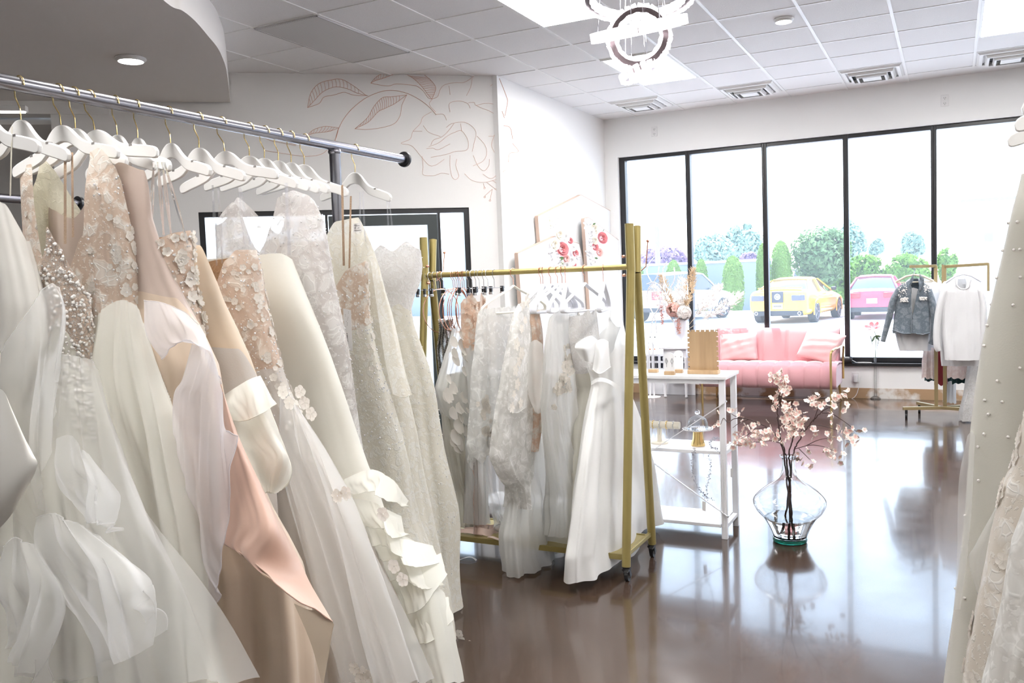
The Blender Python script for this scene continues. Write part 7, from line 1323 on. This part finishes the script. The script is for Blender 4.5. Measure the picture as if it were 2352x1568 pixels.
tree('round leafy tree with visible trunk standing behind the yellow car', 1882, 640, 690, 1880, 585, 74, 72, 40, 9000, L_tree, 1, GT)
tree('green bush hedge between the tree and the third mullion', 1925, 0, 0, 1925, 645, 40, 60, 43, 5000, L_hedge, 2, GT, False); tree('low green bush right of the yellow car bonnet', 1905, 0, 0, 1908, 690, 26, 34, 39.5, 2500, L_hedge, 3, GT, False)
tree('bright green hedge clump above the red car, left half', 1985, 0, 0, 1985, 635, 52, 52, 44, 6000, L_hedge, 4, GT, False); tree('bright green hedge clump above the red car, right half', 2070, 0, 0, 2080, 630, 55, 48, 44, 6000, L_hedge, 5, GT, False); tree('small green bush seen just right of the fourth mullion', 2168, 0, 0, 2175, 610, 24, 42, 46, 3000, L_hedge, 6, GT, False)
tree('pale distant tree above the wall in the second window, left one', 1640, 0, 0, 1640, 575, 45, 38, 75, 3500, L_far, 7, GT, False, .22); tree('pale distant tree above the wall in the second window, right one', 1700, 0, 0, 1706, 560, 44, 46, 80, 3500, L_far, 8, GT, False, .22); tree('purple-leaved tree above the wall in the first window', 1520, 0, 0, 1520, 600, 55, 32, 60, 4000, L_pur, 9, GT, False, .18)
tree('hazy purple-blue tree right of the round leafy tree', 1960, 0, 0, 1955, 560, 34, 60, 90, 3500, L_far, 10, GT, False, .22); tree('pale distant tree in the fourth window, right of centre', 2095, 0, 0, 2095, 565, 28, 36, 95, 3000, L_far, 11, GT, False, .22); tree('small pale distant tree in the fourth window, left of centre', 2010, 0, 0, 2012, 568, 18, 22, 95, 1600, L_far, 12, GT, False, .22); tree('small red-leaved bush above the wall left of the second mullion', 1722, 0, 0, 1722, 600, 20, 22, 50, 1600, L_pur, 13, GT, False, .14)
# light pole far left
a = at(1510, 560, Y=50); o = MB().cyl((a[0], 50, GZ), (a[0], 50, float(at(1510, 520, Y=50)[2])), .16, .14).build('light_pole', M_gwall); tag(o, 'pale grey pole rising behind the wall in the first window', 'pole')
# pale building on the right
a, b_ = at(2215, 462, Y=52), at(2352, 455, Y=52); t = thing('commercial_building', 'pale stucco building with a mauve band seen through the rightmost window', 'building', (a[0]+5, 57, GZ)); MB().b2((a[0], 52, GZ), (a[0]+16, 62, a[2])).build('stucco_walls', M_white_b, t, smooth=0)
z0, z1 = at(2217, 488, Y=52)[2], at(2217, 476, Y=52)[2]; MB().b2((a[0]-.05, 51.93, z0), (a[0]+16, 52, z1)).build('mauve_band', mat('mauve_paint', (.42, .28, .46), .8), t, smooth=0); MB().b2((a[0]-.15, 51.8, a[2]-.05), (a[0]+16.1, 62, a[2]+.08)).build('parapet_cap', M_gwall, t, smooth=0)
c = at(2271, 545, Y=51.9); MB().b2((c[0]-.2, 51.8, c[2]-.22), (c[0]+.2, 52, c[2]+.22)).build('wall_lamp', M_gwall, t, smooth=0)
MB().b2((a[0]+.2, 51.6, GZ), (a[0]+16, 52, GZ+1.2)).build('plinth', M_conc, t, smooth=0)
# ---------------- cars
M_tyre = mat('tyre', (.02, .02, .022), .8); M_rim = mat('alloy_rim', (.25, .25, .27), .35, .8); M_carglass = mat('car_glass', (.03, .04, .05), .05, spec=.8); M_lamp = mat('tail_lamp', (.30, .03, .04), .25); M_trim = mat('black_trim', (.02, .02, .025), .5)
def car(lab, X, Y, hd, paint, L_, W_, H_, kind, dark_lamp=False):
    """rear bumper centre at X, Y; heading hd (0 = +Y, away from the shop)"""
    t = thing('car', lab, 'car', (X, Y, GZ), 'cars in the car park'); R3 = Matrix.Rotation(hd, 3, 'Z'); o0 = Vector((X, Y, GZ)); T = lambda x_, y_, z_: o0+R3 @ Vector((x_, y_, z_)); w = W_/2
    if kind == 'coupe': st = [(0, .32, .62, .86, .90, .90), (.05, .24, .62, 1.00, .965, .93), (.35, .22, .62, 1.05, 1.0, .93), (.9, .22, .62, 1.02, 1.02, .90), (1.6, .20, .60, .98, 1.0, .88), (2.6, .20, .60, .96, .99, .88), (3.3, .20, .60, .94, 1.0, .88), (3.9, .20, .60, .88, 1.0, .84), (4.5, .24, .56, .80, .97, .78), (L_, .34, .52, .66, .86, .66)]
    elif kind == 'hatch': st = [(0, .35, .62, .86, .92, .88), (.06, .28, .62, .94, .97, .90), (.5, .24, .62, .95, 1.0, .9), (1.4, .22, .60, .94, 1.0, .9), (2.6, .22, .60, .92, 1.0, .9), (3.3, .22, .58, .86, 1.0, .86), (4.0, .26, .54, .76, .97, .78), (L_, .36, .5, .62, .86, .64)]
    else: st = [(0, .45, .8, 1.05, .93, .9), (.06, .36, .8, 1.10, .98, .92), (.6, .34, .8, 1.12, 1.0, .92), (1.6, .32, .78, 1.1, 1.0, .92), (3.0, .32, .78, 1.08, 1.0, .92), (3.6, .34, .76, 1.04, .99, .88), (4.3, .38, .7, .96, .97, .8), (L_, .45, .66, .8, .86, .66)]
    P = []
    for (y_, zb, zm, zt_, a_, b2) in st: P.append([T(x_*w, y_, z_) for x_, z_ in ((0, zb), (a_*.86, zb), (a_*.98, zb+.12), (a_, zm), (a_*.985, (zm+zt_)/2+.02), (b2, zt_), (b2*.7, zt_+.03), (0, zt_+.045), (-b2*.7, zt_+.03), (-b2, zt_), (-a_*.985, (zm+zt_)/2+.02), (-a_, zm), (-a_*.98, zb+.12), (-a_*.86, zb))])
    mb = MB(); mb.grid(P, closed=True); n_ = len(P[0]); mb.f.append(tuple(range(n_))); mb.f.append(tuple((len(P)-1)*n_+k_ for k_ in reversed(range(n_)))); mb.build('body', paint, t, smooth=50, subsurf=1)
    if kind == 'coupe': gh = [(.45, 1.02, .80, .02), (1.25, H_-.06, .62, 1), (2.0, H_, .62, 1), (2.35, H_-.03, .62, 1), (3.15, .97, .80, .02)]
    elif kind == 'hatch': gh = [(.30, .96, .84, .02), (.95, H_-.05, .64, 1), (1.6, H_, .64, 1), (2.1, H_-.03, .64, 1), (2.95, .93, .82, .02)]
    else: gh = [(.12, 1.12, .88, .02), (.35, H_-.05, .74, 1), (1.8, H_, .74, 1), (2.6, H_-.05, .74, 1), (3.35, 1.06, .86, .02)]
    Q = []
    for (y_, zt_, b_, f_) in gh: zb = .93 if kind != 'suv' else 1.05; Q.append([T(x_*w, y_, z_) for x_, z_ in ((.88, zb), (b_+(.0), zt_-.03), (b_*.85, zt_), (0, zt_+.02), (-b_*.85, zt_), (-b_, zt_-.03), (-.88, zb))])
    mb = MB(); mb.grid(Q); mb.build('glasshouse', M_carglass, t, smooth=40)
    rf = []
    for (y_, zt_, b_, f_) in gh[1:4]: rf.append([T(x_*w, y_, z_+.006) for x_, z_ in ((b_+.02, zt_-.05), (b_*.87, zt_), (0, zt_+.022), (-b_*.87, zt_), (-b_-.02, zt_-.05))])
    mb = MB(); mb.grid(rf); mb.build('roof', paint, t, smooth=60, solid=.02)
    for s_ in (1, -1):
        m = MB(); zb = .95 if kind != 'suv' else 1.08
        for i in (0, 3): a, b_ = gh[i], gh[i+1]; m.bar(T(s_*w*(a[2] if i == 3 else .87), a[0], a[1]-.03 if i == 3 else zb), T(s_*w*(b_[2] if i == 0 else .88), b_[0], b_[1]-.03 if i == 0 else zb), .05, .05)
        m.bar(T(s_*w*.66, gh[2][0]-.2, H_-.05), T(s_*w*.89, gh[2][0]-.3, zb), .10, .03, (0, 1, 0)); m.build('roof_pillars', paint, t, smooth=0)
        MB().box(T(s_*w*1.05, gh[4][0]-.35, zb+.06), (.16, .10, .12), R3).build('wing_mirror', M_trim if kind == 'coupe' else paint, t, bevel=.03)
        wr = .345 if kind != 'suv' else .37
        for y_ in (.92, L_-1.02):
            a = T(s_*(w-.22), y_, wr); b_ = T(s_*(w+.005), y_, wr); k_ = MB().cyl(a, b_, wr, n=36).build('wheel', M_tyre, t, bevel=.02); m = MB()
            for j in range(5):
                an = 2*PI*j/5; m.bar(T(s_*(w+.012), y_+.05*math.cos(an), wr+.05*math.sin(an)), T(s_*(w+.012), y_+.23*math.cos(an), wr+.23*math.sin(an)), .06, .012, R3 @ Vector((1, 0, 0)))
            m.tube([T(s_*(w+.010), y_+.24*math.cos(an), wr+.24*math.sin(an)) for an in np.linspace(0, 2*PI, 33)[:-1]], .012, 6, closed=True); m.cyl(T(s_*(w+.004), y_, wr), T(s_*(w+.02), y_, wr), .05); m.build('rim', M_rim, k_)
            m = MB(); m.tube([T(s_*(w+.0), y_+.37*math.cos(an), wr+.37*math.sin(an)) for an in np.linspace(-.25, PI+.25, 22)], .022, 6); m.build('wheel_arch', paint if kind != 'suv' else M_trim, t)
        zl = (.80 if kind == 'coupe' else .78) if kind != 'suv' else .95
        MB().b2((0, 0, 0), (0, 0, 0)) if False else None
        lm = MB(); lm.box(T(s_*w*.66, -.008+.02*0, zl), ((.40 if kind == 'coupe' else .42), .06, .17 if kind != 'suv' else .3), R3 @ Matrix.Rotation(s_*.06, 3, 'Z')); lm.build('tail_lamp', M_lamp if not dark_lamp else mat('smoked_lamp', (.08, .08, .16), .2) if 'smoked_lamp' not in bpy.data.materials else (bpy.data.materials['smoked_lamp'] if dark_lamp else M_lamp), t, bevel=.02)
        if kind == 'coupe':
            MB().tube([T(s_*w*.70, -.05, .33), T(s_*w*.70, .12, .33)], .055, 20).build('exhaust_tip', M_chrome, t); MB().cyl(T(s_*w*.70, -.052, .33), T(s_*w*.70, -.045, .33), .04).build('exhaust_bore', M_trim, t)
    MB().box(T(0, .03, .33 if kind != 'suv' else .45), (W_*.80, .10, .16), R3).build('lower_bumper', M_trim, t, bevel=.03)
    pz = .55 if kind == 'coupe' else (.60 if kind == 'hatch' else .75); pl = MB().box(T(0, -.022, pz), (.31, .012, .155), R3).build('licence_plate', mat('plate_white', (.75, .76, .78), .5) if 'plate_white' not in bpy.data.materials else bpy.data.materials['plate_white'], t, smooth=0)
    return t, T, R3
M_yel_p = mat('yellow_paint', (.82, .44, .02), .25, coat=.6); M_red_p = mat('red_paint', (.62, .03, .07), .25, coat=.6); M_blu_p = mat('pale_blue_paint', (.45, .55, .62), .3, coat=.6); M_wht_p = mat('white_car_paint', (.82, .82, .84), .3, coat=.6)
xr = float(at(1787, 730, Y=27.6)[0]); t, T, R3 = car('yellow coupe with black rear centre stripe, seen from behind through the third window', xr+.0, 27.6, -.12, M_yel_p, 4.75, 1.90, 1.40, 'coupe', True)
MB().box(T(0, -.024, .83), (.36, .03, .34), R3).build('rear_stripe_panel', mat('black_stripe', (.035, .035, .05), .35), t, bevel=.01); MB().tube([T(.08*math.cos(a), -.045, .84+.08*math.sin(a)) for a in np.linspace(0, 2*PI, 25)[:-1]], .014, 6, closed=True).build('round_emblem', M_wht_p, t); MB().cyl(T(0, -.045, .84), T(0, -.038, .84), .045).build('emblem_disc', M_wht_p, t)
m = MB(); rr = random.Random(1)
for i in range(6): m.box(T(-.10+.04*i, -.030, .55), (.022, .004, .06), R3)
m.build('plate_characters', M_trim, t, smooth=0)
MB().box(T(0, .25, 1.11), (W_ := 1.35, .16, .03), R3).build('rear_spoiler', M_yel_p, t, bevel=.012)
xr = float(at(2003, 730, Y=29.2)[0]); t, T, R3 = car('red hatchback seen from behind, left of the denim jacket', xr, 29.2, .0, M_red_p, 4.3, 1.66, 1.38, 'hatch')
xr = float(at(1478, 740, Y=29)[0]); car('pale blue sport utility car partly hidden by the gold rack post', xr, 29.0, -.35, M_blu_p, 4.6, 1.85, 1.72, 'suv')
xr = float(at(1834, 648, Y=62)[0]); car('white pickup-like car far behind the yellow car', xr-.6, 62, -1.35, M_wht_p, 5.2, 2.0, 1.9, 'suv')
